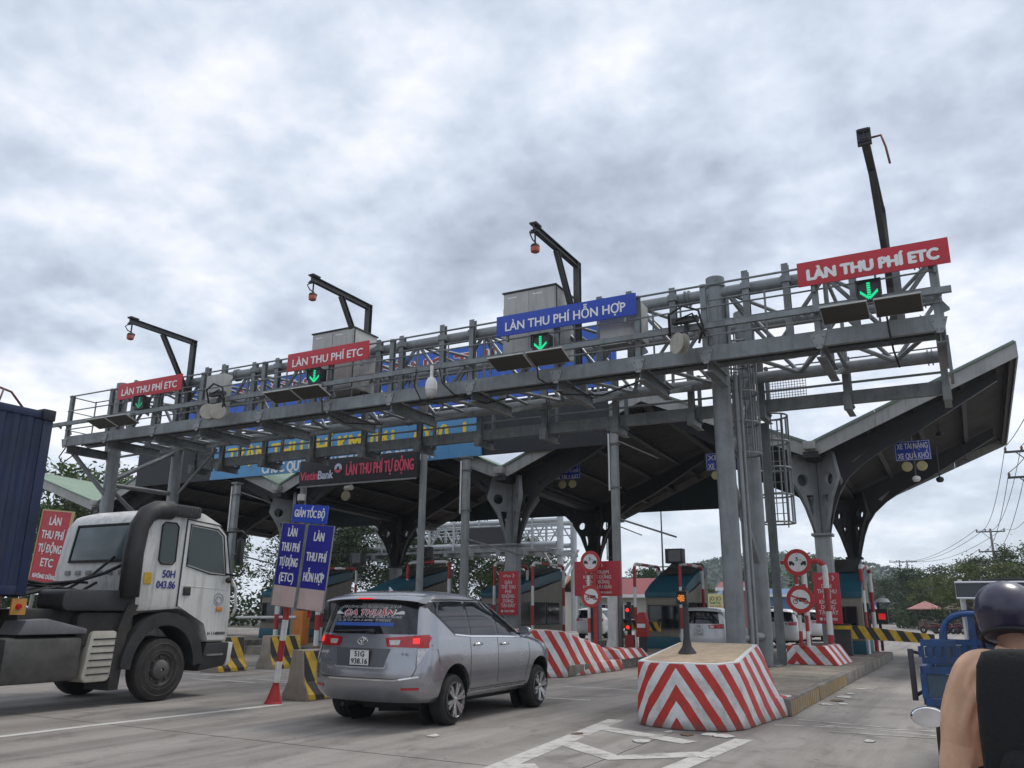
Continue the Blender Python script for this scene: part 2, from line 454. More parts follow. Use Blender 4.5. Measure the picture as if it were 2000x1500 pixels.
marking([(-11.3, -6), (-10.95, 8), (-10.62, 11.35)], 0.15)
marking([(-4.45, 6.6), (-5.0, 12.6)], 0.26, line_faded, .0035)
marking([(-3.05, 8.0), (-2.84, 11.6)], 0.24, line_faded, 0.0035)
marking([(-4.90, 11.62), (-3.35, 10.95)], 0.32, line_faded, 0.005)
marking([(-4.70, 10.1), (-3.78, 9.40), (-2.95, 10.2)], 0.34, line_faded, 0.005)
marking([(-4.50, 8.5), (-3.85, 7.75), (-3.15, 8.5)], 0.34, line_faded, 0.005)
for i, (a, b_) in enumerate([((-2.80, 13.30), (-0.3, 13.95)), ((-2.55, 13.72), (-0.3, 13.25)), ((-2.6, 14.1), (-1.2, 13.85)), ((-2.0, 12.95), (-0.2, 13.1))]):
    marking([a, b_], 0.075, line_worn, 0.0025 + 0.0008 * i)
for x, y, L_ in [(-16.8, 15.2, 1.7), (-15.1, 14.2, 1.9), (-14.3, 14.9, 1.5), (-13.2, 14.6, 1.4), (-6.9, 14.9, 0.9), (-6.6, 17.3, 1.0), (-7.6, 17.3, 0.9)]:
    marking([(x - L_ / 2, y), (x + L_ / 2, y + 0.06)], 0.12, line_faded)
joint_mat = M('joint_sealant', (0.06, 0.055, 0.05), 0.9, 0, 0.3, 4)
for y in (2.9, 8.2, 16.6, 21.8):
    marking([(-22, y), (-12, y + 0.03), (9, y + 0.08)], 0.016, joint_mat, 0.002, 'slab_joint')
for x in (-3.83, 1.1, -13.9):
    marking([(x + 0.03, -8), (x, 11.6 if x > -4.5 and x < 0 else 48)], 0.014, joint_mat, 0.0022, 'slab_joint')
marking([(-3.0, 2.5), (-1.6, 3.4), (-0.4, 3.2), (1.4, 4.6), (3, 4.4)], 0.012, joint_mat, 0.0024, 'crack')
marking([(-2.6, 9.2), (-1.5, 8.9), (-0.6, 9.4)], 0.012, joint_mat, 0.0024, 'crack')

# ---------------------------------------------------------------- traffic islands
island_top = M('island_concrete', (0.25, 0.22, 0.18), 0.9, 0, 0.3, 1.6, 0.25, 0.4)
kerb_grey = M('kerb_concrete', (0.21, 0.19, 0.165), 0.88, 0, 0.28, 3.0, 0.4, 0.4)
kerb_yellow = worn_paint('faded_yellow_kerb_paint', (0.42, 0.27, 0.075), 0.36)
kerb_dark = worn_paint('kerb_dark_paint', (0.20, 0.135, 0.05), 0.40)
def island(x0, x1, y0, y1, h=0.27, yellow=None, label=None):
    r = bpy.data.objects.new('pavement', None); COL.objects.link(r); r.location = ((x0 + x1) / 2, y0, 0); r['kind'] = 'structure'
    mb = MB(); mb.box(x0 + 0.16, x1 - 0.16, y0 + 0.1, y1 - 0.16, 0, h - 0.012); mb.build('paved_top', island_top, r)
    y = y0
    while y < y1 - 0.05:
        e = min(y + 0.96, y1)
        for sx, xa, xb in ((-1, x0, x0 + 0.158), (1, x1 - 0.158, x1)):
            j = random.uniform(-0.006, 0.006)
            k = MB(); k.box(xa + j, xb + j, y + 0.006, e - 0.006, 0, h + random.uniform(-.006, .006))
            ye = yellow and sx == 1 and yellow[0] - 0.5 < y < yellow[1]
            o = k.build('kerb_stone', kerb_grey, r, bevel=0.03)
            if ye:
                st = MB(); yy = y + 0.03
                while yy < e - 0.07:
                    st.add([(xb + j + .003, yy, 0.012), (xb + j + .003, yy + 0.085, 0.012), (xb + j + .003, yy + 0.085, h - 0.035), (xb + j + .003, yy, h - 0.035)], [(0, 1, 2, 3)]); st.m[-1] = int((yy - y) / 0.1) % 2
                    yy += 0.1
                st.build('painted_band', [kerb_yellow, kerb_dark], o, world=True)
        y = e
    for yy in (y1,):
        k = MB(); k.box(x0 + .01, x1 - .01, yy - 0.15, yy + 0.01, 0, h); k.build('kerb_stone', kerb_grey, r, bevel=0.03)
    return r
island(-4.66, -2.76, 14.4, 33.6, 0.27, (14.2, 20.8))
island(-11.25, -9.0, 19.6, 39.0, 0.27)
island(-17.2, -15.1, 22.5, 40.0, 0.27)
island(-23.2, -21.1, 22.5, 40.0, 0.27)
island(-29.2, -27.1, 22.5, 40.0, 0.27)

# ---------------------------------------------------------------- painted concrete noses of the islands
def chevron_material(name, xc, period, ky=0.6, kz=0.72, ph=0.0):
    m = bpy.data.materials.new(name); m.use_nodes = True
    n, l = m.node_tree.nodes, m.node_tree.links; b = n['Principled BSDF']; b.inputs['Roughness'].default_value = 0.6
    geo = n.new('ShaderNodeNewGeometry'); sp = n.new('ShaderNodeSeparateXYZ'); l.new(geo.outputs['Position'], sp.inputs[0])
    nz = n.new('ShaderNodeTexNoise'); nz.inputs['Scale'].default_value = 5; nz.inputs['Detail'].default_value = 5; l.new(geo.outputs['Position'], nz.inputs['Vector'])
    def mt(op, a, b_):
        q = n.new('ShaderNodeMath'); q.operation = op
        for i, v in enumerate((a, b_)):
            if v is None: continue
            if isinstance(v, (int, float)): q.inputs[i].default_value = v
            else: l.new(v, q.inputs[i])
        return q.outputs[0]
    key = mt('ADD', mt('ADD', mt('ABSOLUTE', mt('SUBTRACT', sp.outputs[0], xc), None), mt('MULTIPLY', sp.outputs[1], ky)), mt('MULTIPLY', sp.outputs[2], kz))
    key = mt('ADD', key, mt('MULTIPLY', mt('SUBTRACT', nz.outputs[0], 0.5), 0.035))
    fr = mt('FRACT', mt('DIVIDE', mt('ADD', key, ph), period), None)
    sel = mt('GREATER_THAN', fr, 0.5)
    def tone(c1, c2, sc):
        t = n.new('ShaderNodeTexNoise'); t.inputs['Scale'].default_value = sc; t.inputs['Detail'].default_value = 8; t.inputs['Roughness'].default_value = 0.7
        l.new(geo.outputs['Position'], t.inputs['Vector'])
        r = n.new('ShaderNodeValToRGB'); l.new(t.outputs[0], r.inputs[0])
        r.color_ramp.elements[0].position, r.color_ramp.elements[0].color = 0.32, (*c1, 1)
        r.color_ramp.elements[1].position, r.color_ramp.elements[1].color = 0.56, (*c2, 1)
        return r.outputs[0]
    mx = n.new('ShaderNodeMix'); mx.data_type = 'RGBA'
    l.new(sel, mx.inputs[0]); l.new(tone((0.44, 0.42, 0.40), (0.70, 0.71, 0.72), 3.0), mx.inputs[6]); l.new(tone((0.33, 0.035, 0.02), (0.52, 0.035, 0.028), 4.0), mx.inputs[7])
    # splash dirt close to the road
    mr = n.new('ShaderNodeMapRange'); l.new(mt('ADD', sp.outputs[2], mt('MULTIPLY', nz.outputs[0], -0.16)), mr.inputs[0])
    mr.inputs['From Min'].default_value = -0.1; mr.inputs['From Max'].default_value = 0.06; mr.inputs['To Min'].default_value = 0.7; mr.inputs['To Max'].default_value = 0.0
    dm = n.new('ShaderNodeMix'); dm.data_type = 'RGBA'; l.new(mr.outputs[0], dm.inputs[0]); l.new(mx.outputs[2], dm.inputs[6]); dm.inputs[7].default_value = (0.13, 0.11, 0.09, 1)
    l.new(dm.outputs[2], b.inputs['Base Color'])
    bp = n.new('ShaderNodeBump'); bp.inputs['Strength'].default_value = 0.25; bp.inputs['Distance'].default_value = 0.01; l.new(nz.outputs[0], bp.inputs['Height']); l.new(bp.outputs[0], b.inputs['Normal'])
    return m
sand = M('sandy_render', (0.47, 0.36, 0.25), 0.9, 0, 0.14, 5, 0.12, 0.5)
def nose(x0, x1, y0, y1, zf, zb, label, mat, apron=True):
    """block with a bowed front, a pitched sandy top with a white rim and an apron stepping down on the lane side"""
    w = x1 - x0
    bot = [(x0, y1), (x0, y0 + .28), (x0 + .16 * w, y0 + .08), (x0 + .5 * w, y0 - .04), (x1 - .14 * w, y0 + .1), (x1 - .01, y0 + .5), (x1 + .12, y1 - .6), (x1 + .16, y1)]
    top = [(x0 + .02, y1 - .1), (x0 + .02, y0 + .3), (x0 + .16 * w, y0 + .14), (x0 + .5 * w, y0 + .04), (x1 - .17 * w, y0 + .14), (x1 - .07, y0 + .5), (x1 - .17, y1 - .6), (x1 - .2, y1 - .1)]
    zt = lambda y: zf + (zb - zf) * max(0, min(1, (y - y0 - .3) / (y1 - y0 - .4)))
    t = thing('island_nose', label, 'concrete block', ((x0 + x1) / 2, y0, 0))
    mid = [((a[0] * .4 + b_[0] * .6), (a[1] * .4 + b_[1] * .6), (.45 if True else 0)) for a, b_ in zip(bot, top)]
    mb = MB()
    mb.loft([[Vector((x, y, 0)) for x, y in bot], [Vector((bx * .75 + tx * .25, by * .75 + ty * .25, .3 * zt(ty))) for (bx, by), (tx, ty) in zip(bot, top)],
             [Vector((bx * .2 + tx * .8, by * .2 + ty * .8, .85 * zt(ty))) for (bx, by), (tx, ty) in zip(bot, top)], [Vector((x, y, zt(y))) for x, y in top]])
    if apron:
        mb.loft([[Vector(p) for p in ((x1 - .1, y0 + .9, 0), (x1 + .18, y1 - .35, 0), (x1 + .235, y1 + .45, 0), (x1 - .1, y1 + .45, 0))],
                 [Vector(p) for p in ((x1 - .1, y0 + .9, .3), (x1 + .10, y1 - .35, .3), (x1 + .2, y1 + .45, .285), (x1 - .1, y1 + .45, .285))]])
    mb.build('painted_block', mat, t, bevel=0.045)
    cxm = sum(p[0] for p in top) / len(top); cym = sum(p[1] for p in top) / len(top)
    for nm, k, dz, mt_ in (('painted_rim', .985, .006, white_paint), ('sandy_top', .88, .018, sand)):
        tp = MB(); lo = [Vector((cxm + (x - cxm) * k, cym + (y - cym) * k, zt(y) - .03)) for x, y in top]; hi = [Vector((p.x, p.y, p.z + .03 + dz)) for p in lo]
        tp.loft([lo, hi]); tp.build(nm, mt_, t, bevel=0.004)
    return t
nose(-4.55, -3.0, 12.0, 14.5, 0.88, 1.08, 'red and white chevron painted block with sandy top carrying the flashing lamp', chevron_material('chevron_paint_near', -3.86, 0.335, 0.6, 0.72, 0.06))
nose(-11.2, -9.02, 19.0, 22.3, 1.12, 0.66, 'red and white striped block ahead of the grey car front', chevron_material('chevron_paint_far', -10.6, 0.40, 0.62, 0.72))
# low striped plinth further along the right island
t = thing('striped_plinth', 'low red and white striped plinth behind the gantry legs on the right island', 'concrete block', (-4.1, 24.3, 0.27))
mb = MB(); mb.loft([[Vector(p) for p in ((-4.6, 24.0, .26), (-3.3, 24.0, .26), (-3.2, 26.2, .26), (-4.6, 26.2, .26))], [Vector(p) for p in ((-4.6, 24.1, .74), (-3.62, 24.1, .74), (-3.5, 26.1, .74), (-4.6, 26.1, .74))]])
mb.build('painted_block', chevron_material('chevron_paint_plinth', -4.35, 0.42, 0.5, 0.8, 0.1), t, bevel=0.03)
mb = MB(); mb.box(-4.5, -3.7, 24.25, 26.0, .72, .762); mb.build('soil_bed', M('dark_soil', (.06, .05, .04), .95, 0, .3, 10), t)
t = thing('striped_plinth', 'striped plinth at the lane edge right beside the tall grey pole', 'concrete block', (-9.5, 24.0, 0.27))
mb = MB(); mb.loft([[Vector(p) for p in ((-11.1, 23.2, .26), (-8.97, 23.2, .26), (-8.95, 25.4, .26), (-11.1, 25.4, .26))], [Vector(p) for p in ((-11.1, 23.3, .52), (-9.15, 23.3, .52), (-9.15, 25.3, .5), (-11.1, 25.3, .5))]])
mb.build('painted_block', chevron_material('chevron_paint_plinth_far', -10.2, 0.36, 0.5, 0.8), t, bevel=0.03)
# ================================================================ steel gantry over the lanes
G_XR, G_XL, G_YF, G_YR = -4.87, -27.75, 19.75, 22.6
G_ZT, G_ZB = 9.40, 7.86
XE, XS = 0.12, -28.2
POSTS = [0.10, -2.28, -4.75, -6.38, -8.55, -11.08, -13.72, -15.95, -18.65, -21.35, -23.48, -25.92, -28.15]
gantry = thing('toll_gantry', 'long grey steel truss gantry with walkways spanning the toll lanes', 'gantry', (-16.3, 21.0, 0))
for cx_ in (G_XR, G_XL):
    for cy_ in (G_YF, G_YR):
        mb = MB(); mb.tube((cx_, cy_, 0.0), (cx_, cy_, 9.8), 0.225, 20); col_ = mb.build('column', steel_tube, gantry, smooth=40)
        mb = MB(); mb.lathe([(0.26, 9.56), (0.26, 9.6), (0.235, 9.6), (0.235, 9.82), (0.2, 9.84)], (cx_, cy_, 0), 20); mb.build('cap_plate', steel, col_, smooth=40)
        mb = MB(); mb.box(cx_ - .36, cx_ + .36, cy_ - .36, cy_ + .36, 0.26, 0.31)
        for a in range(4):
            c_, s_ = math.cos(a * math.pi / 2), math.sin(a * math.pi / 2)
            mb.prism([(0, 0), (.14, 0), (0, .34)], (cx_ + c_ * .215 + s_ * .01, cy_ + s_ * .215 - c_ * .01, .31), (c_, s_, 0), (0, 0, 1), (-s_ * .02, c_ * .02, 0))
        mb.build('base_plate', steel, col_)
# the four chords with flanged joints
for y in (G_YF, G_YR):
    for z, r in ((G_ZT, 0.165), (G_ZB, 0.16)):
        mb = MB(); mb.tube((XS if z == G_ZT or y == G_YF else G_XL - .35, y, z), (XE - 0.06, y, z), r, 16); ch = mb.build('chord_tube', steel_tube, gantry, smooth=40)
        x = -27.0
        while x < XE:
            mb = MB()
            for d in (-0.05, 0.05): mb.tube((x + d - .016, y, z), (x + d + .016, y, z), r + 0.05, 16)
            mb.build('flange', steel, ch, smooth=40); x += 5.35
def zig(p, q, n, r, name='diagonal', m=steel_tube, closed_end=False):
    """diagonals between two parallel chord lines p(x), q(x)"""
    for i in range(n):
        xa = XS + (XE - XS) * i / n; xb = XS + (XE - XS) * (i + 1) / n
        a, b_ = (p(xa), q(xb)) if i % 2 == 0 else (q(xa), p(xb))
        d = (Vector(b_) - Vector(a)).normalized() * 0.12
        mb = MB(); mb.tube(Vector(a) + d, Vector(b_) - d, r, 8); mb.build(name, m, gantry, smooth=40)
NP = 24
zig(lambda x: (x, G_YF, G_ZT), lambda x: (x, G_YF, G_ZB), NP, 0.055)
zig(lambda x: (x, G_YR, G_ZT), lambda x: (x, G_YR, G_ZB), NP, 0.055)
zig(lambda x: (x, G_YF, G_ZB), lambda x: (x, G_YR, G_ZB), NP, 0.058)
zig(lambda x: (x, G_YF, G_ZT), lambda x: (x, G_YR, G_ZT), NP, 0.05)
for i in range(0, NP + 1, 2):
    x = XS + (XE - XS) * i / NP
    for y in (G_YF, G_YR):
        mb = MB(); mb.tube((x, y, G_ZB + .1), (x, y, G_ZT - .1), 0.05, 8); mb.build('strut', steel_tube, gantry, smooth=40)
    for z in (G_ZB, G_ZT):
        mb = MB(); mb.tube((x, G_YF + .1, z), (x, G_YR - .1, z), 0.05, 8); mb.build('strut', steel_tube, gantry, smooth=40)
# front walkway
FY, FB, FT = 18.0, 7.13, 7.48
mb = MB(); mb.box(XS, XE, FY, FY + .02, FB, FT); mb.box(XS, XE, FY + .022, FY + .11, FB, FB + .025); mb.box(XS, XE, FY + .022, FY + .11, FT - .025, FT); mb.build('walkway_beam', steel, gantry)
mb = MB(); mb.box(XS, XE, 18.90, 18.97, 7.22, 7.46); mb.build('walkway_beam', steel, gantry)
for i in range(len(POSTS) - 1):
    x1, x0 = POSTS[i], POSTS[i + 1]
    n = 5
    for k in range(n):
        ya, yb = FY + .13 + k * (.76 / n), FY + .13 + (k + 1) * (.76 / n) - .022
        mb = MB(); mb.box(x0 + .09, x1 - .09, ya, yb, 7.27, 7.31); mb.box(x0 + .09, x1 - .09, ya, ya + .012, 7.23, 7.27); mb.build('grating_plank', steel_dark if k % 2 else steel, gantry)
for i, x in enumerate(POSTS):
    xx = x - (0.06 if i == 0 else 0)
    mb = MB(); mb.ibeam((xx, FY + .12, 7.06), (xx, G_YF + .55, 7.06), 0.19, 0.30, 0.025); mb.build('cross_beam', steel, gantry)
    mb = MB(); mb.bar((xx, G_YF, 7.22), (xx, G_YF, G_ZB - .1), 0.16, 0.16, (0, 1, 0)); mb.bar((xx, G_YF + .5, 7.1), (xx, G_YR - .1, G_ZB - .05), .07, .09); mb.build('bracket', steel, gantry)
    mb = MB(); mb.prism([(-.17, 0), (.17, 0), (.10, -.24), (.05, -.33), (-.05, -.33), (-.10, -.24)], (xx, FY - .022, 7.40), (1, 0, 0), (0, 0, 1), (0, .018, 0)); g = mb.build('gusset_plate', steel_lite, gantry)
    mb = MB()
    for bx, bz in ((-.1, 7.33), (.1, 7.33), (-.05, 7.15), (.05, 7.15)): mb.tube((xx + bx, FY - .045, bz), (xx + bx, FY - .022, bz), .018, 6)
    tag(mb.build('bolt_set', steel, g), kind='stuff')
    mb = MB(); mb.ibeam((xx, FY + .07, 7.14), (xx, FY + .07, 9.02), 0.13, 0.13, 0.016, (0, 1, 0)); mb.build('post', steel, gantry)
    mb = MB(); mb.prism([(0, 0), (.16, .05), (.16, .1), (0, .34)], (xx + .07, FY + .06, 7.5), (1, 0, 0), (0, 0, 1), (0, .016, 0)); mb.build('stiffener', steel, gantry)
for z, r in ((8.97, .028), (8.42, .022), (7.73, .022)):
    mb = MB(); mb.tube((XS, FY - .015, z), (XE + .02, FY - .015, z), r, 8); mb.build('rail', steel_lite if z < 8 else steel, gantry, smooth=40)
    mb = MB(); mb.tube((XS + .05, 18.93, z - .02), (XE, 18.93, z - .02), r * .8, 8); mb.build('rail', steel, gantry, smooth=40)
    mb = MB(); mb.tube((XS + .02, FY, z), (XS + .02, 18.93, z), r * .8, 8); mb.build('rail', steel, gantry, smooth=40)
for i in range(len(POSTS) - 1):
    x = (POSTS[i] + POSTS[i + 1]) / 2
    mb = MB(); mb.tube((x, 18.93, 7.46), (x, 18.93, 8.98), .025, 6); mb.build('rail_post', steel, gantry)
    mb = MB(); mb.tube((POSTS[i + 1] + .1, 18.93, 7.46), (POSTS[i + 1] + .1, 18.93, 8.98), .025, 6); mb.build('rail_post', steel, gantry)
for i in range(len(POSTS) - 1):
    for f in (.33, .72):
        x = POSTS[i] + (POSTS[i + 1] - POSTS[i]) * f
        if any(a - .2 < x < b_ + .2 for a, b_ in ((-5.3, -4.4), (-17.4, -15.7), (-10.5, -8.9))): continue
        mb = MB(); mb.ibeam((x, 19.52, 7.4), (x, 19.52, 9.66 + .12 * (i % 2)), .16, .16, .016, (0, 1, 0)); mb.build('mast_post', steel, gantry)
        mb = MB(); mb.box(x - .11, x + .11, 19.40, 19.64, 9.30, 9.46); mb.build('clamp_block', steel, gantry)
for dx, dy, r in ((.30, .2, .05), (.36, .42, .04), (-.27, .3, .035), (.1, 1.1, .09)):
    mb = MB(); mb.tube((G_XR + dx, G_YF + dy, .3), (G_XR + dx, G_YF + dy, 7.3), r, 10); mb.build('conduit', steel_lite, gantry, smooth=40)
# equipment channel along the front rail
mb = MB(); mb.box(-28.9, XE + .22, 17.76, 17.775, 7.84, 7.97); mb.box(-28.9, XE + .22, 17.777, 17.86, 7.955, 7.97); mb.box(-28.9, XE + .22, 17.777, 17.86, 7.84, 7.855); mb.build('equipment_channel', steel, gantry)
for x in POSTS:
    mb = MB(); mb.bar((x + .02, 17.86, 7.9), (x + .02, FY + .02, 7.9), .08, .08); mb.prism([(0, 0), (.3, .18), (.3, .22), (0, .12)], (x - .1, 17.83, 7.74), (-1, 0, 0), (0, 0, 1), (0, .05, 0)); mb.build('channel_bracket', steel, gantry)
# rear lower walkway hung behind the truss
BY, BB, BT = 23.0, 6.98, 7.32
RX0, RX1 = -27.2, 0.08
mb = MB(); mb.box(RX0, RX1, BY, BY + .02, BB, BT); mb.box(RX0, RX1, BY + .022, BY + .12, BB, BB + .025); mb.box(RX0, RX1, BY + .022, BY + .12, BT - .025, BT); mb.build('walkway_beam', steel, gantry)
mb = MB(); mb.box(RX0, RX1, 23.82, 23.88, 7.14, 7.32); mb.build('walkway_beam', steel, gantry)
RP = [0.02, -2.32, -4.55, -6.55, -8.9, -11.3, -13.7, -16.1, -18.5, -20.9, -23.3, -25.6, -27.15]
for i in range(len(RP) - 1):
    x1, x0 = RP[i], RP[i + 1]
    if i == 1: x0 = x0 + 0.9
    for k in range(3):
        ya = BY + .14 + k * .22
        mb = MB(); mb.box(x0 + .08, x1 - .08, ya, ya + .19, 7.22, 7.26); mb.box(x0 + .08, x1 - .08, ya, ya + .012, 7.18, 7.22); mb.build('grating_plank', steel_dark if k % 2 else steel, gantry)
for x in RP:
    mb = MB(); mb.ibeam((x, BY - .04, 6.92), (x, 23.85, 6.92), .17, .26, .02); mb.prism([(-.1, 0), (.1, 0), (.1, .36), (-.1, .36)], (x, BY - .26, 6.77), (1, 0, 0), (0, 0.0, 1), (0, .2, 0)); mb.build('cross_beam', steel, gantry)
    mb = MB(); mb.ibeam((x, BY - .05, 6.95), (x, BY - .05, 8.45), .17, .17, .016, (0, 1, 0)); mb.build('post', steel, gantry)
    mb = MB(); mb.bar((x, G_YR + .1, G_ZB), (x, BY - .05, G_ZB), .12, .12); mb.build('bracket', steel, gantry)
    mb = MB(); mb.ibeam((x, 23.85, 7.0), (x, 23.85, 8.5), .1, .1, .014, (0, 1, 0)); mb.build('post', steel, gantry)
for z in (7.56,):
    mb = MB(); mb.tube((RX0, BY + .0, z), (RX1, BY + .0, z), .02, 8); mb.build('rail', steel, gantry, smooth=40)
for z in (7.75, 8.12, 8.46):
    mb = MB(); mb.tube((RX0, 23.85, z), (RX1, 23.85, z), .022, 8); mb.build('rail', steel, gantry, smooth=40)
# left support bracing
def tb(a, b_, r, name='brace', m=steel_tube):
    mb = MB(); mb.tube(a, b_, r, 10); return mb.build(name, m, gantry, smooth=40)
tb((G_XL, G_YF + .2, 5.95), (G_XL, G_YR - .2, 5.95), .09); tb((G_XL, G_YF + .2, 6.2), (G_XL, G_YR - .15, 7.6), .09); tb((G_XL, G_YF + .2, 5.7), (G_XL, G_YR - .2, 4.0), .08)
tb((XS - .05, FY + .35, 7.05), (G_XL - .02, G_YF - .18, 5.6), .085); tb((G_XL + .2, G_YR, 5.9), (G_XL + 1.9, G_YR + .3, 7.7), .06)
tb((G_XL, G_YF + .2, 2.2), (G_XL, G_YR - .2, 2.2), .09); tb((G_XL, G_YF + .2, 2.4), (G_XL, G_YR - .2, 4.0), .08)
# right support bracing
tb((G_XR, G_YF + .2, 1.0), (G_XR, G_YR - .2, 1.0), .1); tb((G_XR, G_YF + .2, 4.9), (G_XR, G_YR - .2, 2.9), .1); tb((G_XR, G_YF + .2, 5.2), (G_XR, G_YR - .2, 7.2), .1)
mb = MB(); mb.ibeam((-4.58, 23.25, .27), (-4.58, 23.25, 6.7), .2, .2, .02, (0, 1, 0)); mb.build('ladder_post', steel, gantry)
# caged ladders
def cage(cx_, cy_, r, z0, z1, nb=9, open_side=math.pi / 2):
    for sx in (-1, 1):
        mb = MB(); mb.bar((cx_ + sx * .21, cy_ + r * .75, z0 - .1), (cx_ + sx * .21, cy_ + r * .75, z1), .03, .06, (0, 1, 0)); mb.build('ladder_rail', steel_lite, gantry)
    z = z0
    while z < z1:
        mb = MB(); mb.tube((cx_ - .21, cy_ + r * .75, z), (cx_ + .21, cy_ + r * .75, z), .013, 6); mb.build('rung', steel_lite, gantry); z += .3
    z = z0
    while z < z1 + .1:
        mb = MB(); mb.path([(cx_ + r * math.cos(a), cy_ + r * math.sin(a), z) for a in [2 * math.pi * i / 20 for i in range(20)]], .028, 6, True); mb.build('cage_hoop', steel_lite, gantry, smooth=True); z += (z1 - z0) / 4
    for i in range(nb):
        a = math.pi * 2 * i / nb
        mb = MB(); mb.bar((cx_ + r * math.cos(a), cy_ + r * math.sin(a), z0), (cx_ + r * math.cos(a), cy_ + r * math.sin(a), z1), .03, .045, (math.cos(a), math.sin(a), 0)); mb.build('cage_bar', steel_lite, gantry)
cage(-4.62, 20.75, .40, 5.4, 8.55, 8)
cage(-4.55, 24.0, .46, 4.0, 7.05, 9)
# mesh panel by the ladder opening
mb = MB()
for i in range(15): mb.tube((-4.45 + i * .075, 23.3, 7.30), (-4.45 + i * .075, 23.3, 7.90), .008, 4)
for i in range(9): mb.tube((-4.45, 23.3, 7.30 + i * .075), (-3.4, 23.3, 7.30 + i * .075), .008, 4)
mb.build('mesh_panel', steel, gantry)
mb = MB(); mb.box(XE - .0, XE + .06, 18.3, 19.3, 6.3, 7.1); mb.build('end_plate', steel, gantry)

# ---------------------------------------------------------------- lane signs on the gantry
LANE = [(-25.35, -22.15, 'LÀN THU PHÍ ETC', sign_red, 'leftmost small red lane sign on the gantry reading LÀN THU PHÍ ETC', .006),
        (-17.52, -14.42, 'LÀN THU PHÍ ETC', sign_red, 'red lane sign in front of the grey cabinet on the gantry', .006),
        (-10.21, -6.34, 'LÀN THU PHÍ HỖN HỢP', sign_blue, 'blue lane sign on the gantry reading LÀN THU PHÍ HỖN HỢP', .006),
        (-2.58, 0.40, 'LÀN THU PHÍ ETC', sign_red, 'large red lane sign at the right end of the gantry', .022)]
for x0, x1, tx, m_, lab, bo in LANE:
    t = thing('lane_sign', lab, 'sign', ((x0 + x1) / 2, 17.88, 8.49), 'lane signs along the gantry')
    mb = MB(); mb.box(x0, x1, 17.86, 17.89, 8.49, 9.05); mb.build('panel', m_, t, bevel=0.004)
    mb = MB()
    for xx in (x0 + .3, x1 - .3): mb.box(xx - .03, xx + .03, 17.892, 17.97, 8.35, 9.0)
    mb.build('bracket', steel, t)
    letters(tx, .235, clean_white, t, ((x0 + x1) / 2, 17.855, 8.735), (x1 - x0) * .86, bo)
green_led = M('green_led', (0.0, 0.55, 0.22), 0.4, 0, 0, emit=0.9)
green_dim = M('green_led_dim', (0.02, 0.35, 0.17), 0.4, 0, 0, emit=0.35)
SIG = [(-23.96, 8.22, .26, 'small green arrow signal under the leftmost red lane sign', green_dim), (-16.27, 8.17, .25, 'green arrow signal under the red sign beside the grey cabinet', green_led),
       (-8.85, 8.09, .29, 'green arrow signal under the blue lane sign', green_led), (-1.17, 8.10, .24, 'bright green arrow signal under the large red lane sign', green_led)]
for x, z, hw, lab, gm_ in SIG:
    t = thing('lane_signal', lab, 'signal', (x, 17.8, z - .25), 'lane arrow signals')
    mb = MB(); mb.box(x - .23, x + .23, 17.72, 17.98, z - .225, z + .225); mb.build('housing', black_plastic, t, bevel=.01)
    mb = MB(); mb.box(x - .25, x + .25, 17.64, 17.719, z + .225, z + .235); mb.box(x - .25, x - .235, 17.66, 17.719, z - .1, z + .224); mb.box(x + .235, x + .25, 17.66, 17.719, z - .1, z + .224); mb.build('visor', black_plastic, t)
    mb = MB()
    pts = [(0, .17 - .05 * i) for i in range(7)] + [(.022, .17 - .05 * i) for i in range(6)] + [(-.022, .17 - .05 * i) for i in range(6)]
    for k in range(6):
        for o_ in (0, .035): pts += [(.028 * k + .02, -.165 + .026 * k + o_), (-.028 * k - .02, -.165 + .026 * k + o_)]
    for a, b_ in pts: mb.box(x + a - .013, x + a + .013, 17.71, 17.719, z + b_ - .016, z + b_ + .016)
    mb.build('arrow_diodes', gm_, t)
    mb = MB(); mb.path([(x + .2, 17.95, z - .1), (x + .4, 17.9, z - .2), (x + .55, 17.88, z - .12), (x + .6, 17.9, 7.95)], .018, 6); mb.build('cable', black_rubber, t, smooth=True)
